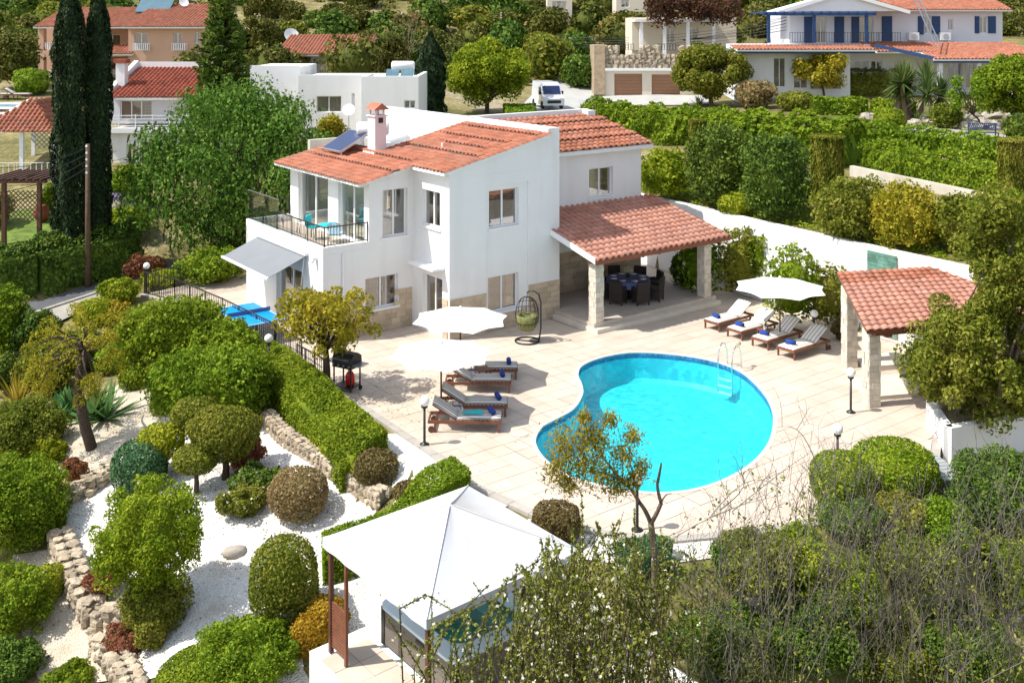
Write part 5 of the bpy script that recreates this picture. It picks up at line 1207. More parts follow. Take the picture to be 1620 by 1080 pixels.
for i in range(4):
    f = Vector((7.2, 36.65, 0)).lerp(Vector((9.06, 33.57, 0)), i / 3); c = f + Vector((UX, UY, 0)) * 1.0
    lounger(names[i], c, RR + (.02, -.02, .015, 0)[i], True, 'pale loungers along the white wall', 30); tp = f + Vector((UX, UY, 0)) * .3
    towel(names[i].split(',')[0].replace('pale lounger', 'blue rolled towel on the pale lounger'), (tp.x, tp.y, .402), RR + .2 * (i - 1), 'blue towels on the loungers')
b = MB(); b.add([(x, y, .004 + .02 * math.sin(x * 9) * math.sin(y * 8 + 1)) for x in np.linspace(-.3, .25, 7) for y in np.linspace(-.15, .15, 5)], [(i * 5 + j, (i + 1) * 5 + j, (i + 1) * 5 + j + 1, i * 5 + j + 1) for i in range(6) for j in range(4)])
tag(b.build('folded_towel', turq, None, True, loc=(-1.05, 27.75, .425)), 'turquoise cloth thrown on the lounger closest to the globe lamp', 'towel')
def tote(label, p, rz):
    t = thing('tote_bag', label, 'bag', p, rz); b = MB(); V = []
    for z, k in ((0, 1), (.2, 1.06), (.34, .95)): V += [(x * k, y * k, z) for x, y in rrect(-.19, .19, -.08, .08, .05, 2)]
    m = 12; b.add(V, [(i * m + j, i * m + (j + 1) % m, (i + 1) * m + (j + 1) % m, (i + 1) * m + j) for i in range(2) for j in range(m)] + [tuple(range(m - 1, -1, -1))]); b.build('bag_body', canvas, t)
    q = MB(); q.tube([(-.1, .07, .32), (-.08, .1, .5), (.08, .1, .5), (.1, .07, .32)], .012, 5); q.tube([(-.1, -.07, .32), (-.08, -.1, .44), (.08, -.1, .44), (.1, -.07, .32)], .012, 5); q.build('bag_handle', navy_cloth, t)
tote('white cloth bag with dark handles between the lower two striped loungers', (-1.55, 28.3, 0), .3); tote('white cloth bag between the upper two striped loungers', (-1.2, 31.28, 0), -.3)
def side_table(label, p):
    t = thing('side_table', label, 'table', p, .4); b = MB()
    for k in range(5): b.box(-.22 + k * .09, -.14 + k * .09, -.22, .22, .40, .42)
    b.build('table_top', wood_red, t)
    for x in (-.18, .18):
        for y in (-.18, .18): MB().box(x - .02, x + .02, y - .02, y + .02, 0, .398).build('leg', wood_red, t)
    return t
side_table('small wooden side table beside the parasol pole of the pale loungers', (8.85, 35.35, 0))
side_table('small wooden side table between the upper striped loungers', (-.9, 31.3, 0))
t = thing('potted_plant', 'small leafy potted plant on the side table among the pale loungers', 'plant', (8.85, 35.35, .42)); b = MB(); b.lathe([(.05, 0), (.075, .12)], 10); b.build('pot', white, t)
V, Q = blades(nrg(), 26, .2, .02); foliage('leaf_rosette', V + np.array([0, 0, .12]), Q, L_green, t)
def globe_lamp(label, p, h=1.0):
    t = thing('globe_lamp', label, 'lamp', p, 0, 'globe lamps round the terrace'); b = MB(); b.lathe([(.13, 0), (.13, .02), (.06, .05), (.035, .09), (.032, h)], 10); b.build('post', black, t, True)
    b = MB(); b.lathe([(.032, h - .06), (.085, h - .02), (.09, h + .02)], 10); b.build('collar', black, t, True); b = MB(); b.ball((0, 0, h + .14), .135, 16, 10); b.build('globe', opal, t, True)
for px, py, lb in ((232, 464, 'globe lamp at the corner of the railed terrace'), (425, 592, 'globe lamp behind the broad green bush near the blue table'), (671.5, 703, 'globe lamp at the foot of the striped loungers'),
                   (1346, 652, 'globe lamp in front of the stone pillar shelter'), (1325, 752, 'globe lamp rising beside the yellow green hedge'), (1008, 838, 'globe lamp on the near curve of the terrace by the slender tree'), (1288, 546, 'globe lamp against the white wall between loungers and shelter')):
    globe_lamp(lb, G(px, py), 1.0 if py != 546 else .95)
# hanging egg chair
t = thing('egg_chair', 'hanging wicker egg chair with green cushion on a curved black stand', 'chair', G(834, 540), R(-18)); b = MB()
b.tube([(.42 * math.cos(a), .42 * math.sin(a), .03) for a in np.linspace(0, 6.283, 25)], .028, 6); b.tube([(.42, 0, .03), (.5, 0, .5), (.5, 0, 1.4), (.42, 0, 1.68), (.25, 0, 1.78), (.06, 0, 1.76), (0, 0, 1.70)], .028, 8); b.tube([(-.42, 0, .03), (.42, 0, .03)], .022, 6); b.build('stand', black, t, True)
b = MB(); eg = lambda a, q: (.41 * math.cos(a) * math.sin(q) ** .8, .41 * math.sin(a) * math.sin(q) ** .8, .92 - .58 * math.cos(q) * (1.1 if math.cos(q) < 0 else .9))
for a in np.linspace(0, 6.283, 17)[:-1]:
    op = abs((a - 4.6 + math.pi) % 6.283 - math.pi) < .95; b.tube([eg(a, q) for q in (np.linspace(.02, 1.1, 6) if op else np.linspace(.02, 3.1, 14))], .011, 4)
for q in (.35, .8, 1.1): b.tube([eg(a, q) for a in np.linspace(0, 6.283, 22)], .012, 4)
for q in (1.5, 1.9, 2.3, 2.7): b.tube([eg(a, q) for a in np.linspace(4.6 + .95, 4.6 + 5.33, 18)], .012, 4)
b.tube([(0, 0, 1.5), (0, 0, 1.71)], .012, 5); b.build('basket', wicker, t)
b = MB(); b.lathe([(.02, .36), (.22, .40), (.33, .54), (.375, .74), (.385, .92), (.31, .93), (.27, .74), (.18, .66), (.02, .64)], 16, closed=False); b.build('cushion', green_cush, t, True)
# gas grill and its bottle
bp_ = G(549, 617); t = thing('gas_grill', 'black gas grill on a wheeled trolley beside the small yellowing tree', 'grill', bp_, R(-30)); b = MB()
b.prism([(-.36, -.26), (.36, -.26), (.36, .26), (-.36, .26)], .74, .92); b.build('firebox', black, t); b = MB(); pr = [(-.26, .92), (.26, .92), (.24, 1.06), (.1, 1.16), (-.12, 1.15), (-.24, 1.05)]
b.add([(-.36, y, z) for y, z in pr] + [(.36, y, z) for y, z in pr], [(0, 1, 2, 3, 4, 5), (11, 10, 9, 8, 7, 6)] + [(i, 6 + i, 6 + (i + 1) % 6, (i + 1) % 6) for i in range(6)]); b.build('lid', black, t)
for s in (-1, 1): MB().box(s * .37, s * .66, -.22, .22, .84, .87).build('side_shelf', steel, t)
for x in (-.32, .32):
    for y in (-.22, .22): MB().box(x - .018, x + .018, y - .018, y + .018, .06, .738).build('leg', black, t)
MB().box(-.34, .34, -.24, .24, .14, .17).build('bottom_shelf', black, t)
for x in (-.3, -.1, .1, .3):
    q = MB(); q.tube([(x, -.265, .83), (x, -.30, .83)], .03, 8); q.build('knob', steel, t)
for x in (-.32, .32):
    q = MB(); q.tube([(x - .02, .24, .07), (x + .02, .24, .07)], .07, 10); q.build('wheel', tyre_m, t)
b = MB(); b.tube([(-.3, -.285, 1.0), (.3, -.285, 1.0)], .014, 6); b.build('handle', steel, t)
t = thing('gas_bottle', 'red gas bottle standing on the lower shelf of the grill', 'gas bottle', bp_ + Vector((.1, -.05, .17)), 0); b = MB(); b.lathe([(.02, 0), (.12, .01), (.14, .06), (.14, .30), (.09, .40), (.03, .43)], 12); b.build('bottle_body', red_m, t, True); b = MB(); b.lathe([(.06, .42), (.06, .5)], 8); b.build('collar', steel, t)
# table tennis table
c0, c1, c2 = G(338, 489, .76), G(400, 478, .76), G(447, 499, .76); t = thing('table_tennis_table', 'bright blue table tennis table on the railed terrace beside the awning', 'table', ((c0.x + c2.x) / 2 + .1, (c0.y + c2.y) / 2 - .2, 0), TH)
for s in (-1, 1): MB().box(-.76, .76, s * .006 if s > 0 else -1.37, 1.37 if s > 0 else -.006, .735, .76).build('table_half', blue_tt, t)
b = MB(); zl = .763
for x in (-.75, .75): b.box(x - .012, x + .012, -1.36, 1.36, .7602, zl)
b.box(-.004, .004, -1.34, 1.34, .7602, zl)
for y in (-1.355, 1.355): b.box(-.738, .738, y - .012, y + .012, .7602, zl)
b.build('line', white, t); b = MB(); b.box(-.8, .8, -.003, .003, .764, .90); b.build('net', navy_cloth, t)
for x in (-.55, .55):
    for y in (-1.0, 1.0): MB().box(x - .025, x + .025, y - .025, y + .025, 0, .734).build('leg', rail_m, t)
# dining set under the veranda
dc = H(3.25, -.35, .30); t = thing('dining_table', 'round dining table under a slate blue cloth laid for a meal', 'table', dc); b = MB(); ncl = 40
V = [(0, 0, .755)] + [((.86) * math.cos(2 * math.pi * k / ncl), .86 * math.sin(2 * math.pi * k / ncl), .75) for k in range(ncl)] + [((.89 + .03 * math.sin(k * 1.6)) * math.cos(2 * math.pi * k / ncl), (.89 + .03 * math.sin(k * 1.6)) * math.sin(2 * math.pi * k / ncl), .50 + .02 * math.sin(k * 2.3)) for k in range(ncl)]
b.add(V, [(0, 1 + k, 1 + (k + 1) % ncl) for k in range(ncl)] + [(1 + k, 1 + ncl + k, 1 + ncl + (k + 1) % ncl, 1 + (k + 1) % ncl) for k in range(ncl)]); b.build('tablecloth', navy_cloth, t)
b = MB(); b.lathe([(.4, 0), (.4, .04), (.08, .1), (.08, .74)], 12); b.build('pedestal', wicker, t)
def dchair():
    t = thing('wicker_chair', '', 'chair'); b = MB(); b.box(-.27, .27, -.27, .27, .12, .42); b.build('seat', wicker, t)
    b = MB(); pr = [(-.28, .42), (-.20, .42), (-.25, .92), (-.33, .92)]; b.add([(-.26, y, z) for y, z in pr] + [(.26, y, z) for y, z in pr], [(0, 1, 2, 3), (7, 6, 5, 4), (0, 4, 5, 1), (1, 5, 6, 2), (2, 6, 7, 3), (3, 7, 4, 0)]); b.build('backrest', wicker, t)
    for x in (-.27, .22): MB().box(x, x + .05, -.19, .24, .44, .64).build('armrest', wicker, t)
    MB().box(-.21, .21, -.18, .25, .422, .47).build('cushion', cream, t)
    for x in (-.24, .24):
        for y in (-.24, .24): MB().box(x - .022, x + .022, y - .022, y + .022, 0, .118).build('leg', wicker, t)
    return t
dch = None
cl = ['straight in front of the near pillar side', 'turned to the pool', 'nearest the veranda steps', 'beside the far pillar', 'closest to the green wall shrub', 'with its back to the cream wall', 'in the shady back corner', 'beside the stone clad villa wall']
plm = MB().lathe([(.02, 0), (.08, 0), (.14, .018)], 16).mesh('plate', plate_m, True)
for k in range(8):
    a = TH - 1.9 + k * math.pi / 4; p = dc + Vector((1.12 * math.cos(a), 1.12 * math.sin(a), 0)); lb = 'dark wicker dining chair ' + cl[k]
    if k == 0: dch = dchair(); dch.location = p; dch.rotation_euler = (0, 0, a + math.pi / 2); dch['label'] = lb; dch['group'] = 'wicker chairs round the dining table'
    else: dup(dch, p, a + math.pi / 2, lb, 'wicker chairs round the dining table')
    tag(link('plate', plm, None, dc + Vector((.62 * math.cos(a), .62 * math.sin(a), .756))), 'white plate on the slate blue tablecloth', 'plate', 'plates laid on the round table')
t = thing('flower_vase', 'dark vase with pale flowers in the middle of the dining table', 'vase', dc + Vector((0, 0, .756))); b = MB(); b.lathe([(.06, 0), (.09, .1), (.05, .2)], 10); b.build('vase', wicker, t, True); P, Nn = ball_pts(nrg(), 120, .17, .17, .12); V, Q = leaf_quads(P + np.array([0, 0, .3]), Nn, .05, .8, nrg()); foliage('blossom', V, Q, petal_w, t)
bush('veranda_plant', (1060, 395, 1108, 462), L_dark, 'dark leafy plant at the back of the veranda beside the pillar', 'plant', 'clump', dy=.5)
# pool ladder
t = thing('pool_ladder', 'chrome pool ladder with curved handrails over the far pool edge', 'ladder', G(1150, 585), math.atan2(.75, .66)); b = MB()
for y in (-.25, .25): 
    b = MB(); b.tube([(-.12, y, -.75), (-.12, y, .25), (-.06, y, .62), (.12, y, .78), (.32, y, .72), (.45, y, .45), (.48, y, .02)], .024, 8); b.build('handrail', chrome, t, True)
for k in range(3): MB().box(-.17, -.07, -.24, .24, -.3 - .22 * k, -.27 - .22 * k).build('step', plastic, t)
b = MB(); b.lathe([(.09, 0), (.1, .03), (.06, .1), (.02, .12)], 10, (.42, .25, .74)); tag(b.build('hat', M('straw', (.5, .42, .30), .9, .3, 20), None, True, loc=G(1163, 560, .0) * 0 + t.location), 'pale straw hat hung on the handrail of the pool ladder', 'hat')
# railing along the railed terrace and the steps
rb = [G(222, 466), G(270, 478), G(345, 512), G(428, 556), G(452, 572), G(470, 585)]; t = thing('terrace_railing', 'black iron railing along the edge of the terrace by the blue table', 'railing', rb[0])
q = MB(); 
for i in range(len(rb) - 1): railrun(rb[i] - rb[0] + Vector((.12, .12, 0)), rb[i + 1] - rb[0] + Vector((.12, .12, 0)), 0, .9, 1.3, .14, q, .009)
q.build('bars', rail_m, t)
rb = [G(226, 464), G(332, 442), G(390, 431)]; t = thing('terrace_railing', 'black iron railing along the back edge of the small terrace', 'railing', rb[0]); q = MB()
for i in range(2): railrun(rb[i] - rb[0] + Vector((.15, -.1, 0)), rb[i + 1] - rb[0] + Vector((.15, -.1, 0)), 0, .9, 1.3, .14, q, .009)
q.build('bars', rail_m, t)
rb = [G(470, 592), G(512, 617)]; t = thing('garden_gate', 'low black iron gate beside the trunk of the yellowing tree', 'gate', rb[0]); q = MB(); railrun(Vector((0, 0, 0)), rb[1] - rb[0], 0, .95, .6, .12, q, .009); q.build('bars', rail_m, t)
# balcony furniture
def bchair(label, u, v, rz, cm):
    t = thing('balcony_chair', label, 'chair', H(u, v, 3.07), rz); b = MB()
    for x in (-.2, .2):
        for y in (-.2, .2): b.tube([(x * 1.1, y * 1.1, 0), (x, y, .44)], .012, 5)
    b.tube([(-.2, .2, .44), (-.22, .27, .85), (0, .29, .95), (.22, .27, .85), (.2, .2, .44)], .012, 5)
    for k in (-.1, 0, .1): b.tube([(k, .22, .44), (k * 1.1, .28, .9)], .007, 4)
    b.build('frame', rail_m, t); b = MB(); b.prism(rrect(-.22, .22, -.22, .22, .06, 3), .445, .51); b.build('seat_cushion', cm, t); b = MB(); b.obox((0, .235, .7), (.19, 0, 0), (0, .03, .005), (0, -.02, .19)); b.build('back_cushion', cm, t)
bchair('balcony chair with bright turquoise cushions behind the railing', -7.75, 5.0, TH + .6, turq); bchair('balcony chair with pale blue cushion at the corner of the railing', -7.7, 3.3, TH + 2.4, paleblue)
t = thing('balcony_table', 'small round turquoise topped table between the balcony chairs', 'table', H(-7.5, 4.25, 3.07)); b = MB(); b.lathe([(.02, .62), (.36, .62), (.36, .65)], 16); b.build('table_top', turq, t); b = MB(); b.tube([(0, 0, 0), (0, 0, .62)], .025, 6); b.build('leg', rail_m, t)
t = thing('sofa', 'beige sofa inside the glazed room behind the balcony', 'sofa', H(-6.0, 4.3, 3.06), TH - math.pi / 2); MB().box(-.9, .9, -.35, .35, .1, .42).build('seat', sofa_m, t); MB().box(-.9, .9, .36, .55, .1, .8).build('backrest', sofa_m, t)
for s in (-1, 1): MB().box(s * .91, s * 1.1, -.35, .55, .1, .6).build('armrest', sofa_m, t)
# things on the roof
t = thing('solar_collector', 'dark blue solar collector tilted on the terracotta roof beside the chimney', 'solar panel', H(-5.35, 7.05, rz(-5.35) + .1), TH); b = MB(); e1 = Vector((0, -1, 0)); e2 = Vector((1, 0, .52)).normalized(); n_ = e1.cross(e2)
b.obox((0, 0, .5), e1 * .82, e2 * .74, n_ * .04); b.build('panel_frame', steel, t); b = MB(); b.obox(Vector((0, 0, .5)) + n_ * .042, e1 * .77, e2 * .69, n_ * .004); b.build('collector_glass', solar, t)
b = MB()
for s in (-1, 1): q_ = Vector((0, 0, .5)) + e1 * .8 * s + e2 * .68; b.bar(q_, (q_.x, q_.y, -.05), .04); q_ = Vector((0, 0, .5)) + e1 * .8 * s - e2 * .68; b.bar(q_, (q_.x, q_.y, -.05), .04)
b.build('stand', steel, t)
def tank(label, p, rz_, L=1.3, r=.28):
    t = thing('water_tank', label, 'water tank', p, rz_); b = MB(); b.tube([(-L / 2, 0, .5), (-L / 2 + .06, 0, .5), (L / 2 - .06, 0, .5), (L / 2, 0, .5)], [r * .75, r, r, r * .75], 16); b.build('tank', plastic, t, True)
    b = MB()
    for x in (-L * .3, L * .3): b.box(x - .02, x + .02, -.2, .2, -.1, .5 - r * .7)
    b.build('cradle', steel, t)
tank('white cylindrical water tank just behind the chimney', H(-4.35, 6.6, 6.35), TH - .5); tank('white cylindrical water tank on the flat roof behind the ridge', H(-2.6, 8.0, 5.5), TH + .2, 1.5, .4)
def ac(label, p, rz_):
    t = thing('ac_unit', label, 'air conditioner', p, rz_); MB().box(-.4, .4, -.15, .15, .08, .66).build('casing', plastic, t); b = MB(); b.tube([(-.1, -.152, .37), (-.1, -.16, .37)], .22, 16); b.build('fan_grille', steel, t); MB().box(-.35, .35, -.12, .12, 0, .078).build('foot', rail_m, t)
ac('air conditioner on the flat roof beside the white water tank', H(-3.6, 7.2, 5.5), TH); ac('air conditioner on the flat roof against the white parapet', H(-1.6, 9.4, 5.5), TH + 1.5); ac('air conditioner on the flat roof near the terracotta ridge', H(-3.3, 9.6, 5.5), TH)
def dish(label, p, rz_, r=.4, h=1.2):
    t = thing('satellite_dish', label, 'satellite dish', p, rz_); b = MB(); b.lathe([(.01, 0), (r * .5, r * .05), (r, r * .17)], 16, closed=False); R3 = Matrix.Rotation(R(62), 3, 'X'); b.v = [tuple(R3 @ Vector(v) + Vector((0, 0, h))) for v in b.v]; b.build('reflector', plastic, t, True)
    b = MB(); b.tube([(0, .05, -.1), (0, .05, h)], .02 + r * .02, 6); b.tube([(0, 0, h - r * .8), (0, -r * .9, h + .05)], .012, 5); b.build('mast', steel, t)
dish('white satellite dish on a mast behind the chimney', H(-4.5, 8.4, 6.0), 0, .27, 1.5)
# bits and pieces at the shelter
t = thing('basket', 'pale basket holding a dark towel under the shelter roof', 'basket', G(1440, 612), 0); b = MB(); b.lathe([(.2, 0), (.27, .32), (.25, .32), (.19, .03)], 14); b.build('basket_body', cream, t, True); b = MB(); b.ball((0, 0, .3), .19, 10, 6, .5); b.build('towel', wicker, t, True)
t = thing('slatted_deck', 'weathered grey slatted platform between the hedge dome and the planter wall', 'platform', G(1482, 738, .25), R(12))
for k in range(9): MB().box(-.35, .35, -.8 + k * .18, -.64 + k * .18, 0, .05).build('slat', wood_grey, t)
MB().box(-.3, .3, -.75, .8, -.35, -.003).build('base', wood_grey, t)
b = MB(); b.lathe([(.01, 0), (.22, 0), (.22, .012), (.01, .013)], 16); tag(b.build('drain_cover', concrete, None, loc=G(847, 693, .004) + Vector((-.4, .3, 0))), 'round pale cover in the paving beside the pool edge', 'cover')
# ---------------------------------------------------------------- neighbouring houses
def rail2(parent, a, c, z0, z1, mat, n=None, thick=.06, gap=.18, name='balustrade'):
    q = MB(); railrun(a, c, z0, z1, 2.0, gap, q, thick / 2); return q.build(name, mat, parent)
def slope_roof(parent, P0, ex, ey, W, L, mat=None, th_=.14, w=.3, l=.36, und=None, inside=None):
    ex = Vector(ex).normalized(); ey = Vector(ey).normalized(); ez = ex.cross(ey); P0 = Vector(P0); b = MB(); b.obox(P0 + ex * W / 2 + ey * L / 2 - ez * th_ / 2, ex * W / 2, ey * L / 2, ez * th_ / 2)
    r = b.build('roof', und or white, parent); tile_roof(r, P0 + ez * .003 - ey * .05, ex, ey, W, L + .05, w, l, terra_o, mat or terra, inside); return r
def hole(px0, px1, py0, py1, d, X, Z, off=0):                        # an opening in a wall that faces the camera
    return ((px0 - CX) / F * d - X, (px1 - CX) / F * d - X, CH - (py1 - HY) * d / F - Z, CH - (py0 - HY) * d / F - Z)
def face(parent, X, Y, Z, d, x0, x1, y0, y1, holes=(), mat=None, wins=True, sash=2, cur=.5, frame=None, sill=False):
    """a wall facing the camera at depth d, openings given in the picture"""
    a0, a1 = (x0 - CX) / F * d - X, (x1 - CX) / F * d - X; z1 = CH - (y0 - HY) * d / F - Z; z0 = CH - (y1 - HY) * d / F - Z; hs = [hole(*h, d, X, Z) for h in holes]
    wall(parent, 'u', d - Y, 1, a0, a1, z0, z1, hs, mat)
    if wins:
        for h in hs: win(parent, 'u', d - Y, 1, *h, sashes=sash, curtain=cur, frame=frame, sill=sill)
    return a0, a1, z0, z1
def block(parent, a0, a1, v0, v1, z0, z1, mat, name='wall'): MB().box(a0, a1, v0, v1, z0, z1).build(name, mat, parent)
# white house with a red roof behind the cypresses
X0, Y0 = -19., 60.; Z0 = 2.3; nh = thing('white_house', 'white two storey house with dark red tiled roof behind the cypresses', 'house', (X0, Y0, Z0))
a0, a1, z0, z1 = face(nh, X0, Y0, Z0, 60., 163, 350, 206, 300, [(200, 215, 228, 262), (170, 179, 226, 268), (222, 250, 224, 262)], stucco)
block(nh, a0 - .2, a1, -.35, -.003, z1 - .14, z1 + .14, white, 'slab'); block(nh, a0, a1, .26, 4.0, z1 - .3, z1 - .05, concrete, 'balcony_floor')
q = MB()
for k in range(4): q.bar((a0, -.2, z1 + .28 + k * .2), (a1, -.2, z1 + .28 + k * .2), .04)
for k in range(8): x = a0 + (a1 - a0) * k / 7; q.bar((x, -.2, z1 + .1), (x, -.2, z1 + .95), .05)
q.build('balcony_railing', white, nh)
face(nh, X0, Y0, Z0, 63.2, 170, 350, 153, 196, [(190, 240, 159, 190)], lilac, sash=3, cur=.9)
zr = CH - (155 - HY) * 61.9 / F - Z0; ra = (168 - CX) / F * 61.9 - X0
slope_roof(nh, (ra, 1.9, zr), (1, 0, 0), (0, 1, .30), 7.0, 5.6, terra_d, w=.27)
block(nh, ra - .02, ra + 7.0, 7.3, 7.6, zr - 1, zr + 2.0, white, 'parapet'); q = MB(); q.add([(ra - .3, 1.8, zr - .2), (ra - .02, 1.8, zr - .2), (ra - .02, 7.3, zr + 1.45), (ra - .3, 7.3, zr + 1.45), (ra - .3, 1.8, zr + .12), (ra - .02, 1.8, zr + .12), (ra - .02, 7.3, zr + 2.1), (ra - .3, 7.3, zr + 2.1)], MB.BF); q.build('parapet', white, nh)
block(nh, ra, a1, 3.5, 8, -2, zr - .25, stucco)
cx_ = (193 - CX) / F * 64 - X0; block(nh, cx_ - .28, cx_ + .28, 3.7, 4.3, zr - .4, zr + 2.05, stucco, 'chimney'); block(nh, cx_ - .38, cx_ + .38, 3.6, 4.4, zr + 2.053, zr + 2.3, terra_d, 'chimney_cap')
# peach house higher up
X1, Y1, Z1 = -36., 92., 5.6; pe = thing('peach_house', 'peach coloured house with red roofs and white balustrades on the slope', 'house', (X1, Y1, Z1)); pz = lambda y, d: CH - (y - HY) * d / F - Z1; pxx = lambda x, d: (x - CX) / F * d - X1
for x in (61, 92): block(pe, pxx(x, 92) , pxx(x + 8, 92), 0, .6, pz(135, 92), pz(43, 92), peach, 'pillar')
block(pe, pxx(58, 92), pxx(203, 92), -.02, 2.5, pz(90, 92), pz(80, 92), peach, 'slab'); block(pe, pxx(100, 95.5), pxx(330, 95.5), 3.5, 9, -3, pz(40, 95.5), peach)
face(pe, X1, Y1, Z1, 95.2, 60, 205, 38, 135, [(165, 190, 55, 82), (105, 120, 95, 120), (160, 186, 98, 122)], peach, cur=.3)
rail2(pe, (pxx(68, 92), .1, 0), (pxx(95, 92), .1, 0), pz(79, 92), pz(68, 92), white, thick=.1); rail2(pe, (pxx(74, 92), .1, 0), (pxx(92, 92), .1, 0), pz(124, 92), pz(112, 92), white, thick=.1)
face(pe, X1, Y1, Z1, 90.5, 203, 322, 40, 130, [(212, 234, 52, 80), (274, 288, 52, 78), (307, 315, 51, 69)], peach, cur=.5)
block(pe, pxx(203, 90.5), pxx(322, 90.5), -1.2, 8, -3, pz(42, 90.5) , peach)
rail2(pe, (pxx(211, 90.3), -1.75, 0), (pxx(237, 90.3), -1.75, 0), pz(81, 90.3), pz(69, 90.3), white, thick=.1); rail2(pe, (pxx(272, 90.3), -1.75, 0), (pxx(296, 90.3), -1.75, 0), pz(81, 90.3), pz(69, 90.3), white, thick=.1)
slope_roof(pe, (pxx(52, 91.4), -.6, pz(43, 91.4)), (1, 0, 0), (0, 1, .28), pxx(200, 91.4) - pxx(52, 91.4), 6.8, terra); slope_roof(pe, (pxx(193, 89.6), -2.4, pz(43, 89.6)), (1, 0, 0), (0, 1, .26), pxx(328, 89.6) - pxx(193, 89.6), 8.5, terra)
slope_roof(pe, (pxx(163, 90), -2, pz(86, 90)), (1, 0, 0), (0, 1, .35), 2.6, 2.2, terra)
q = MB(); q.obox((pxx(243, 96), 4.5, pz(8, 96)), (1.6, 0, 0), (0, 1.0, .7), (0, -.04, .05)); tag(q.build('solar_collector', solar_b, None, loc=(X1, Y1, Z1)), 'pale solar panel tilted on the roof of the peach house', 'solar panel')
dish('white satellite dish on the ridge of the peach house', (pxx(288, 96) + X1, 96.5, Z1 + pz(16, 96)), .5, .45, .7)
dish('large white satellite dish on the slope behind the dark conifer', Vector((PD(461, 62, 95).x, 95, PD(461, 62, 95).z)), .6, .75, .3)
# low house with a red roof further right
X2, Y2 = -20., 88.; Z2 = 6.6; rh = thing('low_house', 'low cream house with a red roof half hidden by bushes', 'house', (X2, Y2, Z2))
face(rh, X2, Y2, Z2, 88., 440, 580, 85, 125, [(494, 504, 93, 115), (506, 524, 92, 114)], cream, sash=1, cur=.2); zq = CH - (87 - HY) * 87 / F - Z2; block(rh, (440 - CX) / F * 88 - X2, (580 - CX) / F * 88 - X2, .26, 6, -2, zq - .2, cream)
slope_roof(rh, ((434 - CX) / F * 87 - X2, -1, zq), (1, 0, 0), (0, 1, .26), 8.0, 6.5, terra)
# flat roofed white house
X3, Y3 = -10., 66.; Z3 = 2.5; fh = thing('flat_roofed_house', 'white flat roofed house behind the villa with solar heater on top', 'house', (X3, Y3, Z3)); fx = lambda x, d: (x - CX) / F * d - X3; fz = lambda y, d: CH - (y - HY) * d / F - Z3
face(fh, X3, Y3, Z3, 66., 472, 572, 119, 260, [(500, 540, 152, 178), (556, 561, 148, 170)], stucco, cur=.98); face(fh, X3, Y3, Z3, 62.5, 572, 662, 121, 260, [(639, 657, 159, 172)], stucco, cur=.98)  # near-closed curtains added to stand in for grey shutters
block(fh, fx(572, 62.5), fx(572, 62.5) + .25, -3.249, .2, -2, fz(121, 62.5), stucco); block(fh, fx(662, 62.5) - .25, fx(662, 62.5), -3.249, 6, -2, fz(121, 62.5), stucco); block(fh, fx(472, 66), fx(662, 62.5) - .26, .27, 7, -2, fz(124, 66), stucco, 'flat_roof')
face(fh, X3, Y3, Z3, 69., 395, 474, 104, 220, [], stucco); block(fh, fx(395, 69), fx(474, 69), 3.26, 9, -2, fz(106, 69), stucco, 'flat_roof')
st_ = thing('solar_heater', 'white roof tank above two blue solar panels on the flat roof', 'solar heater', (fx(632, 64) + X3, 65.2, fz(121, 64) + Z3)); q = MB(); q.tube([(-.7, .5, .62), (-.62, .5, .62), (.72, .5, .62), (.8, .5, .62)], [.2, .29, .29, .2], 14); q.build('tank', plastic, st_, True)
for x in (-.55, .4): q = MB(); q.obox((x, -.3, .12), (.42, 0, 0), (0, .5, .26), (0, -.02, .03)); q.build('solar_panel', solar_b, st_)
q = MB(); q.box(-1.3, 1.2, -.9, .9, -.15, -.1); q.build('stand', white, st_)
# stone terrace with two garages
X4, Y4 = 12.5, 93.; Z4 = 4.2; gr = thing('garage_block', 'stone faced terrace over two brown garage doors', 'garage', (X4, Y4, Z4)); gx_ = lambda x, d=93.: (x - CX) / F * d - X4; gz_ = lambda y, d=93.: CH - (y - HY) * d / F - Z4
face(gr, X4, Y4, Z4, 93., 957, 1112, 110, 158, [(972, 1016, 117, 153), (1031, 1076, 118, 154)], cream, wins=False)
for a, c in ((972, 1016), (1031, 1076)):
    dn = MB(); dn.box(gx_(a), gx_(c), .15, .2, gz_(156), gz_(116)); dd = dn.build('garage_door', garage_m, gr)
    for k in range(7): z = gz_(154) + k * (gz_(117) - gz_(154)) / 7; MB().box(gx_(a) + .02, gx_(c) - .02, .11, .149, z + .02, z + (gz_(117) - gz_(154)) / 7 - .02).build('door_panel', garage_m, dd)
block(gr, gx_(957), gx_(1112), -.3, -.003, gz_(112), gz_(108), white, 'lintel'); block(gr, gx_(957) + .02, gx_(1112), .3, 5, -1, gz_(110) - .02, mortar, 'wall_core'); block(gr, gx_(957) + .02, gx_(1112), .12, .29, gz_(110), gz_(88), mortar, 'wall_core')
rg = nrg(); mm = [rock_mesh(rg, (.5, .5, .5)).mesh('stone', rubble_m) for _ in range(6)]; k = 0
for y in np.arange(gz_(109), gz_(78), .42):
    x = gx_(952) + rg.uniform(0, .5)
    while x < gx_(1112):
        w_ = rg.uniform(.4, .8); skip = (y > gz_(88) and (gx_(972) < x < gx_(1000) or gx_(1042) < x < gx_(1072)))
        if not skip: link('stone', mm[int(rg.integers(0, 6))], gr, (x + w_ / 2, .12, y + .2), (0, 0, rg.uniform(-.1, .1)), (w_ * 1.12, .42, .52))
        x += w_
for x0, x1 in ((972, 1003), (1042, 1074)): rail2(gr, (gx_(x0), .15, 0), (gx_(x1), .15, 0), gz_(80), gz_(70), rail_m, gap=.25)
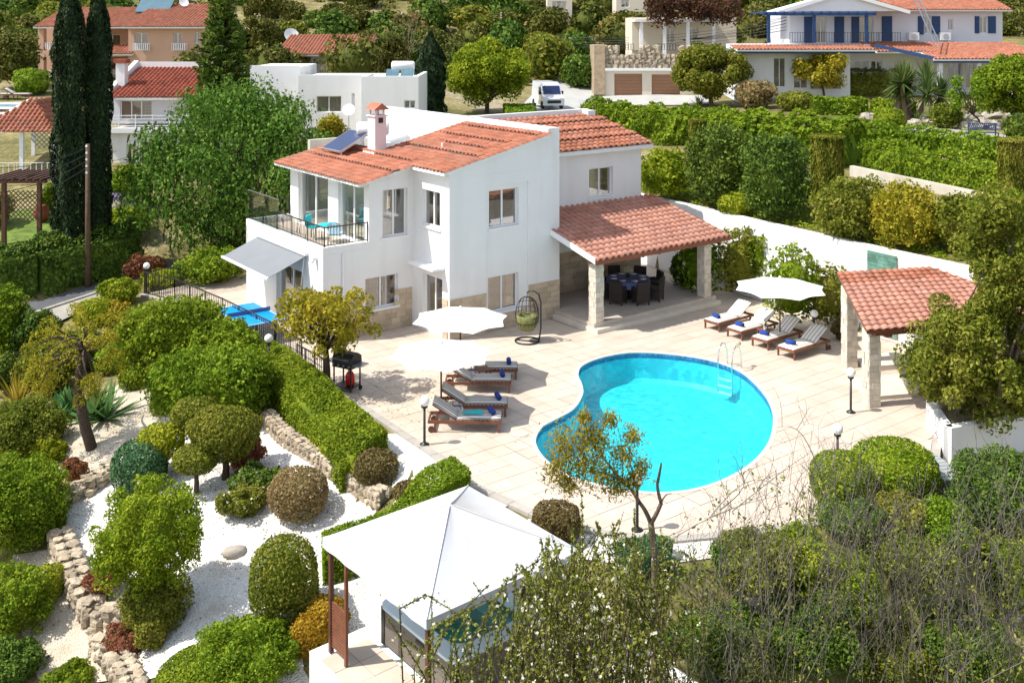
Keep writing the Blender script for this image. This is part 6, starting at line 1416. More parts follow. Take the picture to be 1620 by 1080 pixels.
MB().prism([(gx_(940), 0), (gx_(957), -.2), (gx_(957), 4), (gx_(940), 5)], gz_(150), gz_(72)).build('side_wall', rubble_i, gr)
up_h = thing('upper_house', 'cream house with a white veranda above the garage terrace', 'house', (X4 + 1, 101, 8.2)); hx = lambda x: (x - CX) / F * 101 - X4 - 1; hz_ = lambda y: CH - (y - HY) * 101 / F - 8.2
face(up_h, X4 + 1, 101, 8.2, 101., 1000, 1165, 28, 80, [(1052, 1068, 44, 68), (1085, 1105, 44, 68)], cream, cur=.3); block(up_h, hx(1000), hx(1165), .26, 6, -2, hz_(28), cream)
for x in (1008, 1044, 1080, 1120): block(up_h, hx(x), hx(x + 5), -2.2, -1.8, -2, hz_(34), white, 'pillar')
block(up_h, hx(1000), hx(1130), -2.4, -.003, hz_(35), hz_(31), white, 'veranda_roof')
fx5 = lambda x: (x - CX) / F * 125
for x0, x1, y0, y1, lb in ((866, 905, -8, 14, 'white hillside house behind trees at the top of the slope'), (975, 1062, -14, 8, 'long white hillside house with dark windows at the top edge')):
    h5 = thing('hillside_house', lb, 'house', (fx5((x0 + x1) / 2), 125, 9)); a_, c_ = fx5(x0) - h5.location.x, fx5(x1) - h5.location.x; zz = lambda y: CH - (y - HY) * 125 / F - 9
    wall(h5, 'u', 0, 1, a_, c_, -2, zz(y0), [(a_ + .6, a_ + 1.6, zz(y1) - .3, zz(y1) + .9), (c_ - 1.8, c_ - .7, zz(y1) - .3, zz(y1) + .9)], cream)
    for hh in ((a_ + .6, a_ + 1.6), (c_ - 1.8, c_ - .7)): win(h5, 'u', 0, 1, *hh, zz(y1) - .3, zz(y1) + .9, sill=False, curtain=.2)
    block(h5, a_, c_, .26, 5, -2, zz(y0), cream)
# house with blue shutters
D6 = 88.; X6, Y6, Z6 = 32., 88., 5.; bh = thing('blue_shuttered_house', 'pale house with blue shutters, blue pergola and red tiled roofs', 'house', (X6, Y6, Z6)); bx = lambda x, d=D6: (x - CX) / F * d - X6; bz_ = lambda y, d=D6: CH - (y - HY) * d / F - Z6
upw = [(1290, 1308, 28, 68), (1359, 1382, 28, 66), (1462, 1473, 26, 54), (1550, 1562, 27, 53), (1500, 1508, 31, 48)]
face(bh, X6, Y6, Z6, 91., 1250, 1586, 18, 80, upw, lilac, cur=.6); block(bh, bx(1250, 91), bx(1586, 91), 3.26, 11, 0, bz_(18, 91), lilac)
for x0, x1, y0, y1 in ((1272, 1289, 27, 68), (1320, 1335, 27, 68), (1347, 1359, 27, 68), (1395, 1411, 26, 68), (1452, 1461, 26, 55), (1474, 1487, 26, 54), (1542, 1549, 26, 53), (1563, 1575, 26, 53)):
    sh = MB(); a, c = bx(x0, 91), bx(x1, 91); sh.box(a, c, 2.92, 2.997, bz_(y1, 91), bz_(y0, 91)); so = sh.build('shutter', blue_p, bh)
    lv = MB(); zz0, zz1 = bz_(y1, 91), bz_(y0, 91); nl = int((zz1 - zz0) / .16)
    for k in range(nl): lv.box(a + .06, c - .06, 2.88, 2.918, zz0 + .05 + k * .16, zz0 + .15 + k * .16)
    lv.build('louvre', blue_p, so)
slope_roof(bh, (bx(1348, 90.2), 2.2, bz_(16, 90.2)), (1, 0, 0), (0, 1, .3), bx(1602, 90.2) - bx(1348, 90.2), 7, terra)
q = MB(); g0, g1, gm = bx(1236, 87.5), bx(1432, 87.5), bx(1330, 87.5); ez_, az_ = bz_(18, 87.5), bz_(-8, 87.5)
q.add([(g0, -.5, ez_), (g1, -.5, ez_), (gm, -.5, az_), (g0, 6, ez_), (g1, 6, ez_), (gm, 6, az_)], [(0, 1, 2), (5, 4, 3), (0, 2, 5, 3), (1, 4, 5, 2), (0, 3, 4, 1)]); q.build('gable', white, bh)
for a, c in (((g0 - .3, ez_ - .1), (gm, az_ + .15)), ((gm, az_ + .15), (g1 + .3, ez_ - .1))): q = MB(); q.bar((a[0], -.7, a[1]), (c[0], -.7, c[1]), .3, .3); q.build('barge_board', white, bh)
slp = (az_ - ez_) / (gm - g0)
slope_roof(bh, (g1 + .3, -.5, ez_ + .05), (0, 1, 0), (-1, 0, slp), 6.5, math.hypot(gm - g0, az_ - ez_) + .2, terra)
pg = MB()
for x in (1216, 1288, 1371): pg.box(bx(x, 86) - .12, bx(x, 86) + .12, -2.1, -1.85, bz_(68, 86), bz_(24, 86))
pg.box(bx(1207, 86), bx(1385, 86), -2.15, -1.8, bz_(25, 86), bz_(21, 86))
for k in range(13): x = bx(1210, 86) + k * (bx(1382, 86) - bx(1210, 86)) / 12; pg.box(x - .05, x + .05, -2.6, 3.0, bz_(21, 86) + .003, bz_(18.5, 86))
pg.build('pergola', blue_p, bh); rail2(bh, (bx(1250, 86), -1.9, 0), (bx(1425, 86), -1.9, 0), bz_(68, 86), bz_(52, 86), rail_m, gap=.22, thick=.03)
face(bh, X6, Y6, Z6, 85.5, 1170, 1345, 80, 156, [(1224, 1243, 92, 138), (1256, 1278, 96, 140), (1282, 1330, 96, 142)], stucco, cur=.1); block(bh, bx(1170, 85.5), bx(1345, 85.5), -2.24, 4, -1, bz_(80, 85.5) - .02, lilac, 'flat_roof')
face(bh, X6, Y6, Z6, 88., 1345, 1640, 82, 156, [(1352, 1374, 96, 112), (1378, 1396, 96, 112), (1528, 1545, 96, 140), (1500, 1522, 100, 135)], lilac, cur=.3)
slope_roof(bh, (bx(1165, 84), -4.3, bz_(79, 84)), (1, 0, 0), (0, 1, .10), bx(1384, 84) - bx(1165, 84), 3.0, terra); block(bh, bx(1170, 85.5), bx(1384, 85.5), -1.4, 2.9, bz_(80, 84), bz_(71, 86), lilac, 'balcony_floor'); slope_roof(bh, (bx(1476, 83), -5.2, bz_(94, 83)), (1, 0, 0), (0, 1, .19), bx(1660, 83) - bx(1476, 83), 6.6, terra)
slope_roof(bh, (bx(1384, 86), -2.5, bz_(82, 86)), (1, 0, 0), (0, 1, .16), bx(1480, 86) - bx(1384, 86), 4.6, terra)
for a, c in (((1168, 82, 84), (1384, 82, 84)), ((1384, 72, 85), (1480, 93, 83)), ((1476, 97, 83), (1650, 97, 83))): q = MB(); q.bar((bx(a[0], a[2]), a[2] - Y6, bz_(a[1], a[2])), (bx(c[0], c[2]), c[2] - Y6, bz_(c[1], c[2])), .15, .28); q.build('fascia', blue_p, bh)
for x in (1484, 1545, 1600): block(bh, bx(x, 83.3), bx(x + 6, 83.3), -4.9, -4.5, -1, bz_(97, 83.3), lilac, 'pillar')
for x, lb in ((1445, 'white air conditioner on the pale wall left of the leaning ladder'), (1495, 'white air conditioner between the blue shuttered window and small window')):
    t = thing('ac_unit', lb.replace(' left of', ' beside'), 'air conditioner', (bx(x, 90.6) + X6, 90.6, bz_(64, 90.6) + Z6)); MB().box(-.45, .45, -.2, .2, 0, .7).build('casing', plastic, t); q = MB(); q.tube([(0, -.203, .35), (0, -.22, .35)], .25, 14); q.build('fan_grille', steel, t)
ld = thing('leaning_ladder', 'long metal ladder leaning on the roofs of the blue shuttered house', 'ladder', PD(1484, 74, 84)); e_ = PD(1448, -8, 88.2) - ld.location; q = MB(); sd_ = Vector((.24, 0, .0))
q.bar(-sd_, e_ - sd_, .07); q.bar(sd_, e_ + sd_, .07); q.build('rail', steel, ld)
for k in range(1, 16): MB().bar(e_ * (k / 16) - sd_, e_ * (k / 16) + sd_, .04).build('rung', steel, ld)
# neighbour's garden pavilion, pool, pergola, planter
t = thing('pavilion', 'open garden pavilion with a red hip roof and white posts', 'pavilion', (-30, 59, 2.6)); px_ = lambda x, d=57.: (x - CX) / F * d + 30; zz = lambda y, d=57.: CH - (y - HY) * d / F - 2.6
e = zz(208); a_, c_ = px_(-40), px_(88); q = MB(); q.add([(a_, -2.3, e), (c_, -2.3, e), (c_, 3.5, e), (a_, 3.5, e), ((a_ + c_) / 2 - .4, .6, e + 1.7), ((a_ + c_) / 2 + .6, .6, e + 1.7)], [(0, 1, 5, 4), (1, 2, 5), (2, 3, 4, 5), (3, 0, 4), (3, 2, 1, 0)]); hr = q.build('roof', white, t)
sl5 = Vector((0, 2.9, 1.7)); wv = c_ - a_
tile_roof(hr, (a_, -2.4, e - .03), (1, 0, 0), sl5, wv, sl5.length, .27, .33, terra_o, terra, lambda x, y: y / sl5.length * (wv / 2 - .3) < x < wv - y / sl5.length * (wv / 2 - .6))
tile_roof(hr, (c_ + .1, -2.3, e - .03), (0, 1, 0), Vector((-(wv / 2 - .6), 0, 1.7)), 5.8, math.hypot(wv / 2 - .6, 1.7), .27, .33, terra_o, terra, lambda x, y: y * .5 / 2.6 * 2.9 < x < 5.8 - y * .5 / 2.6 * 2.9)
for x in (-20, 33, 84):
    for v in (-2.1, 3.3): block(t, px_(x), px_(x + 6), v - .1, v + .1, -1, e - .06, white, 'post')
def lattice(parent, x0, x1, y, z0, z1, mat, st=.3, w_=.05):
    q = MB(); H_ = z1 - z0; n = int((x1 - x0 + H_) / st)
    for k in range(n):
        s = x0 - H_ + k * st
        for sg in (1, -1):
            p, r = (s, z0), (s + H_, z1)
            if p[0] < x0: p = (x0, z0 + x0 - p[0])
            if r[0] > x1: r = (x1, z1 - (r[0] - x1))
            if r[0] - p[0] < .05: continue
            if sg < 0: p, r = (x0 + x1 - p[0], p[1]), (x0 + x1 - r[0], r[1])
            q.bar((p[0], y + sg * .02, p[1]), (r[0], y + sg * .02, r[1]), w_, .02, (0, 1, 0))
    q.build('lattice', mat, parent)
lattice(t, px_(-20), px_(84), 3.2, .9, e - .2, wood_grey); rail2(t, (px_(-30), -2.6, 0), (px_(100), -2.6, 0), -.2, .8, white, gap=.3, thick=.03)
t = thing('garden_pergola', 'dark timber pergola with diamond lattice behind the hedge', 'pergola', (-23.0, 47.8, .6)); px2 = lambda x, d=47.: (x - CX) / F * d + 23; zz2 = lambda y, d=47.: CH - (y - HY) * d / F - .6
for x in (2, 58): block(t, px2(x), px2(x + 6), -.8, -.62, -.6, zz2(288), wood_dark, 'post')
block(t, px2(-20), px2(72), -.85, -.6, zz2(290), zz2(284), wood_dark, 'beam')
for k in range(9): MB().bar((px2(-16) + k * .32, -1.3, zz2(283)), (px2(-16) + k * .32, 2.2, zz2(283)), .07, .1).build('slat', wood_dark, t)
lattice(t, px2(5), px2(57), -.7, zz2(350), zz2(302), wood_pole, .22, .04)
t = thing('terracotta_urn', 'big terracotta urn lying beside the hedge under the pergola', 'pot', P3(66, 352)); q = MB(); q.lathe([(.18, 0), (.4, .35), (.42, .55), (.25, .8), (.3, .86)], 14); q.build('urn_body', terra_d, t, True)
t = thing('round_planter', 'round cream planter filled with violet flowers on the lawn', 'planter', P3(186, 328)); q = MB(); q.lathe([(.75, -.3), (.92, .5), (.85, .5), (.8, .4)], 20); q.build('pot', cream, t, True); P, Nn = ball_pts(nrg(), 900, .95, .9, .28); V, Q = leaf_quads(P + np.array([0, 0, .62]), Nn, .12, .8, nrg()); foliage('blossom', V, Q, petal_v, t)
sheet('neighbour_pool_deck', pxpoly([(-40, 165), (100, 163), (110, 190), (-40, 195)]), .10, cream, 1.)
t = thing('distant_pool', 'strip of pale blue pool water beyond the pavilion roof', 'swimming pool', (0, 0, 0)); pp = [GT(*p) for p in ((-40, 171), (84, 170), (88, 180), (-40, 182))]; zz_ = max(p.z for p in pp) + .12; q = MB(); q.prism(ccw([tuple(p)[:2] for p in pp]), zz_ - .1, zz_ + .08); q.build('coping', white, t); q = MB(); q.add([(p.x * 1.0, p.y, zz_ + .085) for p in ccw(pp)], [(0, 1, 2, 3)]); q.build('water', M('pale_pool_water', (.25, .5, .62), .15, .1), t)
src = bpy.data.objects['sun_lounger']
for k, px in enumerate((6, 28, -12)): dup(src, P3(px, 158, .12), .1 * k, ['distant lounger on the far pool deck at the picture edge', 'distant lounger on the far pool deck beside the palm', 'distant lounger mostly cut off by the picture edge'][k], 'loungers by the far pool')
# van on the drive
sheet('driveway', pxpoly([(815, 180), (850, 140), (885, 128), (960, 140), (985, 150), (1120, 152), (1130, 166), (1000, 168), (960, 172), (925, 186)]), .08, drive_m, 1.)
vp = GT(866, 172); vp = Vector((vp.x, 80, TG(vp.x, 80) + .1)); van = thing('parked_van', 'white van parked on the drive between round tree and hedge', 'van', vp, R(-78)); van.scale = (.88, .88, .88); pr = [(-2.5, .35), (2.45, .35), (2.5, .95), (1.75, 1.2), (1.05, 2.05), (.7, 2.3), (-2.4, 2.3), (-2.5, 2.1)]; q = MB(); n = len(pr)
q.add([(x, -.92 if z < 1.3 else -.8, z) for x, z in pr] + [(x, .92 if z < 1.3 else .8, z) for x, z in pr], [tuple(range(n)), tuple(range(2 * n - 1, n - 1, -1))] + [(i, n + i, n + (i + 1) % n, (i + 1) % n) for i in range(n)]); q.build('body', van_m, van)
q = MB(); q.obox((1.43, 0, 1.66), (.03, 0, .02), (0, .76, 0), (-.27, 0, .34)); q.build('windscreen', solar, van); q = MB(); q.box(2.47, 2.52, -.6, .6, .55, .8); q.build('grille', black, van)
for s in (-1, 1):
    q = MB(); q.box(.3, 1.0, s * .87, s * .90, 1.3, 1.9); q.build('window', solar, van); q = MB(); q.box(2.35, 2.5, s * .5, s * .85, .82, 1.0); q.build('headlight', opal, van); q = MB(); q.box(1.2, 1.35, s * .93, s * 1.12, 1.25, 1.55); q.build('mirror', black, van)
    for x in (-1.6, 1.6): q = MB(); q.tube([(x, s * .74, .35), (x, s * .95, .35)], .35, 16); q.build('wheel', tyre_m, van)
# poles and wires
def upole(label, p, h, cross=True):
    t = thing('utility_pole', label, 'pole', p); q = MB(); q.tube([(0, 0, -.3), (0, 0, h)], [.15, .10], 8); q.build('pole', wood_pole, t, True)
    for k in range(5):
        q = MB(); q.lathe([(.03, 0), (.06, .03), (.05, .1), (.02, .12)], 6, (0, -.14, h - .15 - k * .3)); q.build('insulator', plastic, t); 
    return t
def wire(label, a, c, sag, r=.018):
    a = Vector(a); c = Vector(c); pts = [a.lerp(c, t) - Vector((0, 0, sag * 4 * t * (1 - t))) for t in np.linspace(0, 1, 14)]; q = MB(); q.tube([p - a for p in pts], r, 3); tag(q.build('overhead_wire', black, None, loc=a), label, 'wire', 'overhead wires')
p = PD(139, 470, 46.2); p.z = TG(p.x, p.y); hp = PD(137, 228, 46.2).z - p.z; upole('dark wooden utility pole in front of the two tall cypresses', p, hp); top = p + Vector((0, -.14, hp))
for k in range(4):
    wire('overhead wire fanning from the cypress pole towards the white house', top - Vector((0, 0, .15 + k * .3)), PD(185 + 20 * k, 238 + 8 * k, 59.6), .3); wire('overhead wire running from the cypress pole out past the pavilion', top - Vector((0, 0, .15 + k * .3)), PD(-40, 262 + 22 * k, 44), .4)
p = GT(1158, 78); upole('thin wooden utility pole beside the blue pergola', Vector((p.x, 92, TG(p.x, 92))), CH - (20 - HY) * 92 / F - TG(p.x, 92)); tp = Vector((p.x, 91.9, CH - (22 - HY) * 92 / F))
for k in range(5): wire('overhead wire crossing in front of the bougainvillea', tp - Vector((0, 0, .2 + .3 * k)), PD(940, 74 - 5 * k, 110), .8, .02); wire('overhead wire above the stone garage terrace', tp - Vector((0, 0, .2 + .3 * k)), PD(795, 46 + 3 * k, 115), 1.5, .02)
p = GT(793, 66); upole('distant utility pole on the scrubby slope above the round tree', Vector((p.x, p.y, p.z)), 3.5)
# garden bench and upper walls
t = thing('garden_bench', 'blue painted bench on the pale path among rocks', 'bench', P3(1556, 222), R(-8))
for k in range(4): MB().box(-.75, .75, -.22 + k * .12, -.13 + k * .12, .42, .45).build('slat', blue_p, t)
q = MB(); q.box(-.75, .75, .27, .31, .55, .6); q.box(-.75, .75, .27, .31, .88, .93)
for k in range(14): q.bar((-.72 + k * .108, .29, .6), (-.72 + (k + 1) * .108, .29, .88), .02); q.bar((-.72 + (k + 1) * .108, .29, .6), (-.72 + k * .108, .29, .88), .02)
q.build('backrest', blue_p, t)
for s in (-1, 1):
    for y in (-.2, .28): MB().box(s * .72 - .03, s * .72 + .03, y - .03, y + .03, 0, .419 if y < 0 else .93).build('leg', blue_p, t)
a, c = PD(1347, 262, 48.5), PD(1600, 314, 41.0); t = thing('garden_wall', 'low pale concrete wall above the shrubs of the bank', 'wall', a); d = c - a; q = MB(); nv = Vector((-d.y, d.x, 0)).normalized() * .12
q.add([tuple(p) for z, p in ((0, -nv), (0, d - nv), (0, d + nv), (0, nv))] and [(-nv.x, -nv.y, -1.9), (d.x - nv.x, d.y - nv.y, d.z - 1.9), (d.x + nv.x, d.y + nv.y, d.z - 1.9), (nv.x, nv.y, -1.9), (-nv.x, -nv.y, 0), (d.x - nv.x, d.y - nv.y, d.z), (d.x + nv.x, d.y + nv.y, d.z), (nv.x, nv.y, 0)], MB.BF); q.build('wall_body', concrete, t)
sheet('upper_garden_path', pxpoly([(1360, 196), (1480, 204), (1640, 222), (1640, 238), (1480, 222), (1370, 208)]), .06, pale_path, 1.)
rg = nrg()
for k in range(34):
    px, py = (rg.uniform(1355, 1620), rg.uniform(186, 206)) if k < 24 else (rg.uniform(955, 1000), rg.uniform(108, 130)); s = rg.uniform(.3, .7); o = rock_mesh(rg, (s, s * .8, s * .55), 7, 5, .13).build('rock', rock_m, None, loc=P3(px, py, .1)); tag(o, 'pale boulder edging the upper garden path' if k < 24 else 'reddish pale boulder at the bend of the drive', 'rock', 'boulders of the upper garden' if k < 24 else 'boulders by the drive')
# ---------------------------------------------------------------- trees and hedges beyond the villa
def cypress(px, d, y0, wpx, label, ytop=None):
    rg = nrg(); X = (px - CX) / F * d; g = TG(X, d); top = CH - (y0 - HY) * d / F; h = top - g; a = wpx * d / F / 2; s = lsize(d, 4.6); n = int(min(26000, 2 * math.pi * a * h * 2.6 / (s * s * .45 * .5)))
    t = rg.random(n); az = rg.uniform(0, 6.283, n); k = np.minimum(1, 1.35 * np.sin(np.pi * np.clip(t * .93 + .07, 0, 1)) ** .45) * np.minimum(1, (1.02 - t) * 3.2) ** .6
    lob = 1 + .14 * np.sin(az * 5 + t * 9) + .11 * np.sin(az * 3 - t * 23) + .07 * np.sin(t * 61 + az * 4); r = a * k * lob * (1 - .22 * rg.random(n) ** 2); P = np.column_stack([np.cos(az) * r, np.sin(az) * r, t * h]); Nn = np.column_stack([np.cos(az), np.sin(az), np.full(n, .3)])
    V, Q = leaf_quads(P, Nn, s * 1.3, .4, rg, .55, np.tile([[0, 0, 1.]], (n, 1)), .3); th = thing('cypress_tree', label, 'tree', (X, d, g)); cv, cq = core(a * .72, a * .72, h * .48, (0, 0, h * .5), 1, 8, 6); V, Q = merge([(cv, cq), (V, Q)]); foliage('crown', V, Q, L_cyp, th); q = MB(); q.tube([(0, 0, -.4), (0, 0, h * .3)], [a * .25, a * .15], 7); q.build('trunk', bark, th, True)
cypress(110, 47.5, -60, 47, 'tall dark cypress, the thicker of the two beside the utility pole'); cypress(155, 48.5, -55, 37, 'tall dark cypress, the slimmer one touching the white house')
cypress(681, 70, 52, 42, 'shorter dark cypress standing behind the flat roofed white house')
def conifer(px, py, d, y0, wpx, label):
    rg = nrg(); X = (px - CX) / F * d; g = TG(X, d); h = CH - (y0 - HY) * d / F - g; a = wpx * d / F / 2; s = lsize(d, 4.4); P = []; TT = []; tb = MB(); tb.tube([(0, 0, -.3), (0, 0, h * .97)], [.28, .03], 8); nt = 24
    for k in range(nt):
        t = .14 + .84 * k / (nt - 1); R_ = a * (1 - t) ** .75 * 1.15; nb = 9 if t < .8 else 6
        for j in range(nb):
            az = 6.283 * j / nb + rg.uniform(-.3, .3) + k; L = R_ * rg.uniform(.75, 1.1); m = int(150 * L / a) + 14; u = rg.random(m) ** .6; dr = np.array([math.cos(az), math.sin(az)]); up_ = .12 + .25 * u
            off = rg.normal(0, .14 * a * .5, m) * (u * .8 + .2); p = np.column_stack([dr[0] * L * u - dr[1] * off, dr[1] * L * u + dr[0] * off, t * h + L * u * (.10 - .32 * (1 - t) + .25 * u) + rg.normal(0, .09, m)]); P.append(p); TT.append(np.column_stack([np.full(m, dr[0]), np.full(m, dr[1]), np.full(m, .5)]))
            tb.tube([(0, 0, t * h), (dr[0] * L * .9, dr[1] * L * .9, t * h + L * .9 * (.10 - .32 * (1 - t) + .22))], [.05, .015], 4, False)
    P = np.concatenate(P); V, Q = leaf_quads(P, rg.normal(0, 1, P.shape) + np.array([0, 0, .6]), s * 1.7, .3, rg, .3, np.concatenate(TT), .4); th = thing('norfolk_pine', label, 'tree', (X, d, g)); foliage('crown', V, Q, L_dark, th); tb.build('trunk', bark, th, True)
conifer(352, 140, 61, -40, 125, 'dark tiered conifer rising behind the white house roof')
tree('pepper_tree', Vector((PD(372, 380, 49).x, 49, TG(PD(372, 380, 49).x, 49))), (196, 136, 580, 408), L_pepper, 'huge weeping pepper tree hiding the white house beside the villa', tr=.32, clumps=150, cr=.12, dens=1.5, lk=5.0, weep=.7, shape=.35, vis_limbs=16, depth=4.2)
bush('yellow_shrub', (495, 178, 548, 262), L_autumn, 'yellowing foliage between the pepper tree and the solar collector', 'shrub', 'clump', stem=1)
tree('round_tree', (770, 180), (710, 66, 834, 170), L_lime, 'round leafy tree beside the parked van', tr=.2, clumps=44, cr=.17, dens=1.1, shape=.4)
tree('clipped_tree', (1127, 168), (1063, 78, 1184, 152), L_olive, 'round headed clipped tree above the long hedge', tr=.22, clumps=60, cr=.16, dens=1.1, shape=.55, bmat=bark_p)
tree('thin_tree', (1302, 160), (1252, 84, 1346, 138), L_autumn, 'thin yellowing tree in front of the big white framed window', tr=.12, clumps=44, cr=.16, dens=.6, shape=.3)
tree('tall_tree', (418, 95), (388, -20, 452, 85), L_scrub, 'tall shaggy tree behind the dark tiered conifer', tr=.2, clumps=30, cr=.18)
tree('young_tree', (1552, 205), (1500, 118, 1560, 185), L_green, 'young broad leaved tree beside the blue bench', tr=.07, clumps=16, cr=.16, dens=.7)
tree('dark_clipped_tree', (1600, 200), (1546, 92, 1665, 186), L_green, 'dense dark clipped tree at the picture edge near the bench', tr=.2, clumps=60, cr=.17, shape=.5)
tree('broom_tree', (640, 125), (550, 55, 650, 120), L_scrub, 'drooping olive grey tree on the slope beside the cypress', tr=.12, clumps=30, cr=.17, dens=.7, weep=.9)
tree('dead_tree', (645, 120), (600, 10, 690, 90), L_brown, 'bare pale branched tree on the scrubby slope', tr=.14, clumps=22, cr=.05, dens=.5, bmat=bark_p, vis_limbs=22)
for px, py, hh, nm in ((1440, 190, 2.6, 'tall yucca palm with three bristling heads before the clipped hedge'), (1408, 190, 1.9, 'shorter yucca palm beside the tall three headed one'), (1478, 195, 1.7, 'low bristling yucca palm at the dark hedge end')):
    rosette('yucca_palm', px, py, L_palm, nm, 1.75, .10, 95, 'palm', (-.6, 1.5), .4, stem=hh, heads=4 if hh > 2 else 2, spread=1.1)
rosette('fan_palm', 1105, 170, L_palm, 'low fan leaved palm beside the round headed clipped tree', 1.3, .06, 50, 'palm', (.1, 1.4), .5); rosette('fan_palm', 888, 118, L_palm, 'dark fan palm on the rocky bend of the drive', 1.5, .07, 50, 'palm', (0, 1.4), .6); rosette('spiky_plant', 1452, 196, L_palm, 'low spiky green plant between boulders of the upper path', 1.0, .06, 50, 'plant', (.1, 1.3), .4)
rosette('spiky_plant', 930, 178, L_blue, 'blue grey spiky plant where the hedge meets the drive', 1.2, .05, 50, 'plant', (.1, 1.4), .3)
hedge('long_hedge', [GT(935, 205)[:2], GT(1100, 228)[:2], GT(1220, 245)[:2], GT(1350, 262)[:2]], 2.2, 2.1, L_green, 'long tall clipped hedge running above the villa garden', lk=6, rough=.26, layers=2.2)
la, lc_ = PD(1347, 262, 48.5), PD(1625, 320, 40.4); ln = (lc_ - la); ln = Vector((-ln.y, ln.x, 0)).normalized(); ln = ln if ln.y > 0 else -ln
hedge('loose_hedge', [(la + ln * 1.2)[:2], ((la + lc_) / 2 + ln * 1.3)[:2], (lc_ + ln * 1.2)[:2]], 1.5, 1.5, L_green, 'loose leggy hedge growing along the low concrete wall', lk=5.2, layers=1.2, rough=.25)
hedge('dark_hedge', [GT(-60, 470)[:2], GT(60, 458)[:2], GT(150, 438)[:2], GT(215, 424)[:2]], 1.6, 2.1, L_dark, 'long dark hedge beside the road in front of the cypresses', lk=5, rough=.2)
hedge('clipped_hedge', [GT(1342, 152)[:2], GT(1418, 152)[:2]], 1.2, 2.3, L_olive, 'tall dark clipped hedge by the blue shuttered house wall'); hedge('clipped_hedge', [GT(1288, 182)[:2], GT(1372, 182)[:2]], 1.4, 1.3, L_green, 'low clipped hedge block below the thin yellowing tree'); hedge('clipped_hedge', [GT(1382, 184)[:2], GT(1442, 188)[:2]], 1.0, 1.2, L_lime, 'short yellowish clipped hedge under the yucca palms')
hedge('lawn_hedge', [GT(800, 190)[:2], GT(845, 190)[:2]], 3.5, 1.0, L_green, 'small square clipped hedge in front of the parked van', lk=3.4, rough=.03)
hedge('leggy_hedge', [GT(1350, 228)[:2], GT(1480, 243)[:2], GT(1640, 262)[:2]], 1.6, 1.2, L_green, 'leggy green hedge strip between the pale upper path and the looser hedge', lk=5, layers=1.4, rough=.22)
def column(px0, px1, y0, y1, d, label):
    rg = nrg(); X = ((px0 + px1) / 2 - CX) / F * d; g = TG(X, d); a = (px1 - px0) * d / F / 2; top = CH - (y0 - HY) * d / F; h = top - g; s = lsize(d, 4.6); n = int(2 * math.pi * a * h * 3 / (s * s * .35 * .5)); t = rg.random(n); az = rg.uniform(0, 6.283, n); cap = rg.random(n) < .18
    r = a * (.93 + .08 * np.sin(az * 6 + t * 4)) * (1 - .15 * rg.random(n)); r = np.where(cap, a * .95 * np.sqrt(rg.random(n)), r); z = np.where(cap, h - .05 * rg.random(n), t * h); P = np.column_stack([np.cos(az) * r, np.sin(az) * r, z]); V, Q = leaf_quads(P, np.column_stack([np.cos(az), np.sin(az), cap * 2. + .1]), s * 1.5, .3, rg, .5, np.tile([[0, 0, 1.]], (n, 1)), .3)
    cv, cq = core(a * .8, a * .8, h * .5, (0, 0, h * .49), 1); V, Q = merge([(cv, cq), (V, Q)]); tag(foliage('column_cypress', V, Q, L_olive, loc=(X, d, g)), label, 'tree')
column(1284, 1334, 215, 345, 43.6, 'flat topped columnar cypress in the middle of the bank'); column(1090, 1116, 190, 265, 50.5, 'slim columnar cypress at the villa end of the bank'); column(1580, 1625, 221, 345, 39.5, 'flat topped columnar cypress at the edge of the picture')
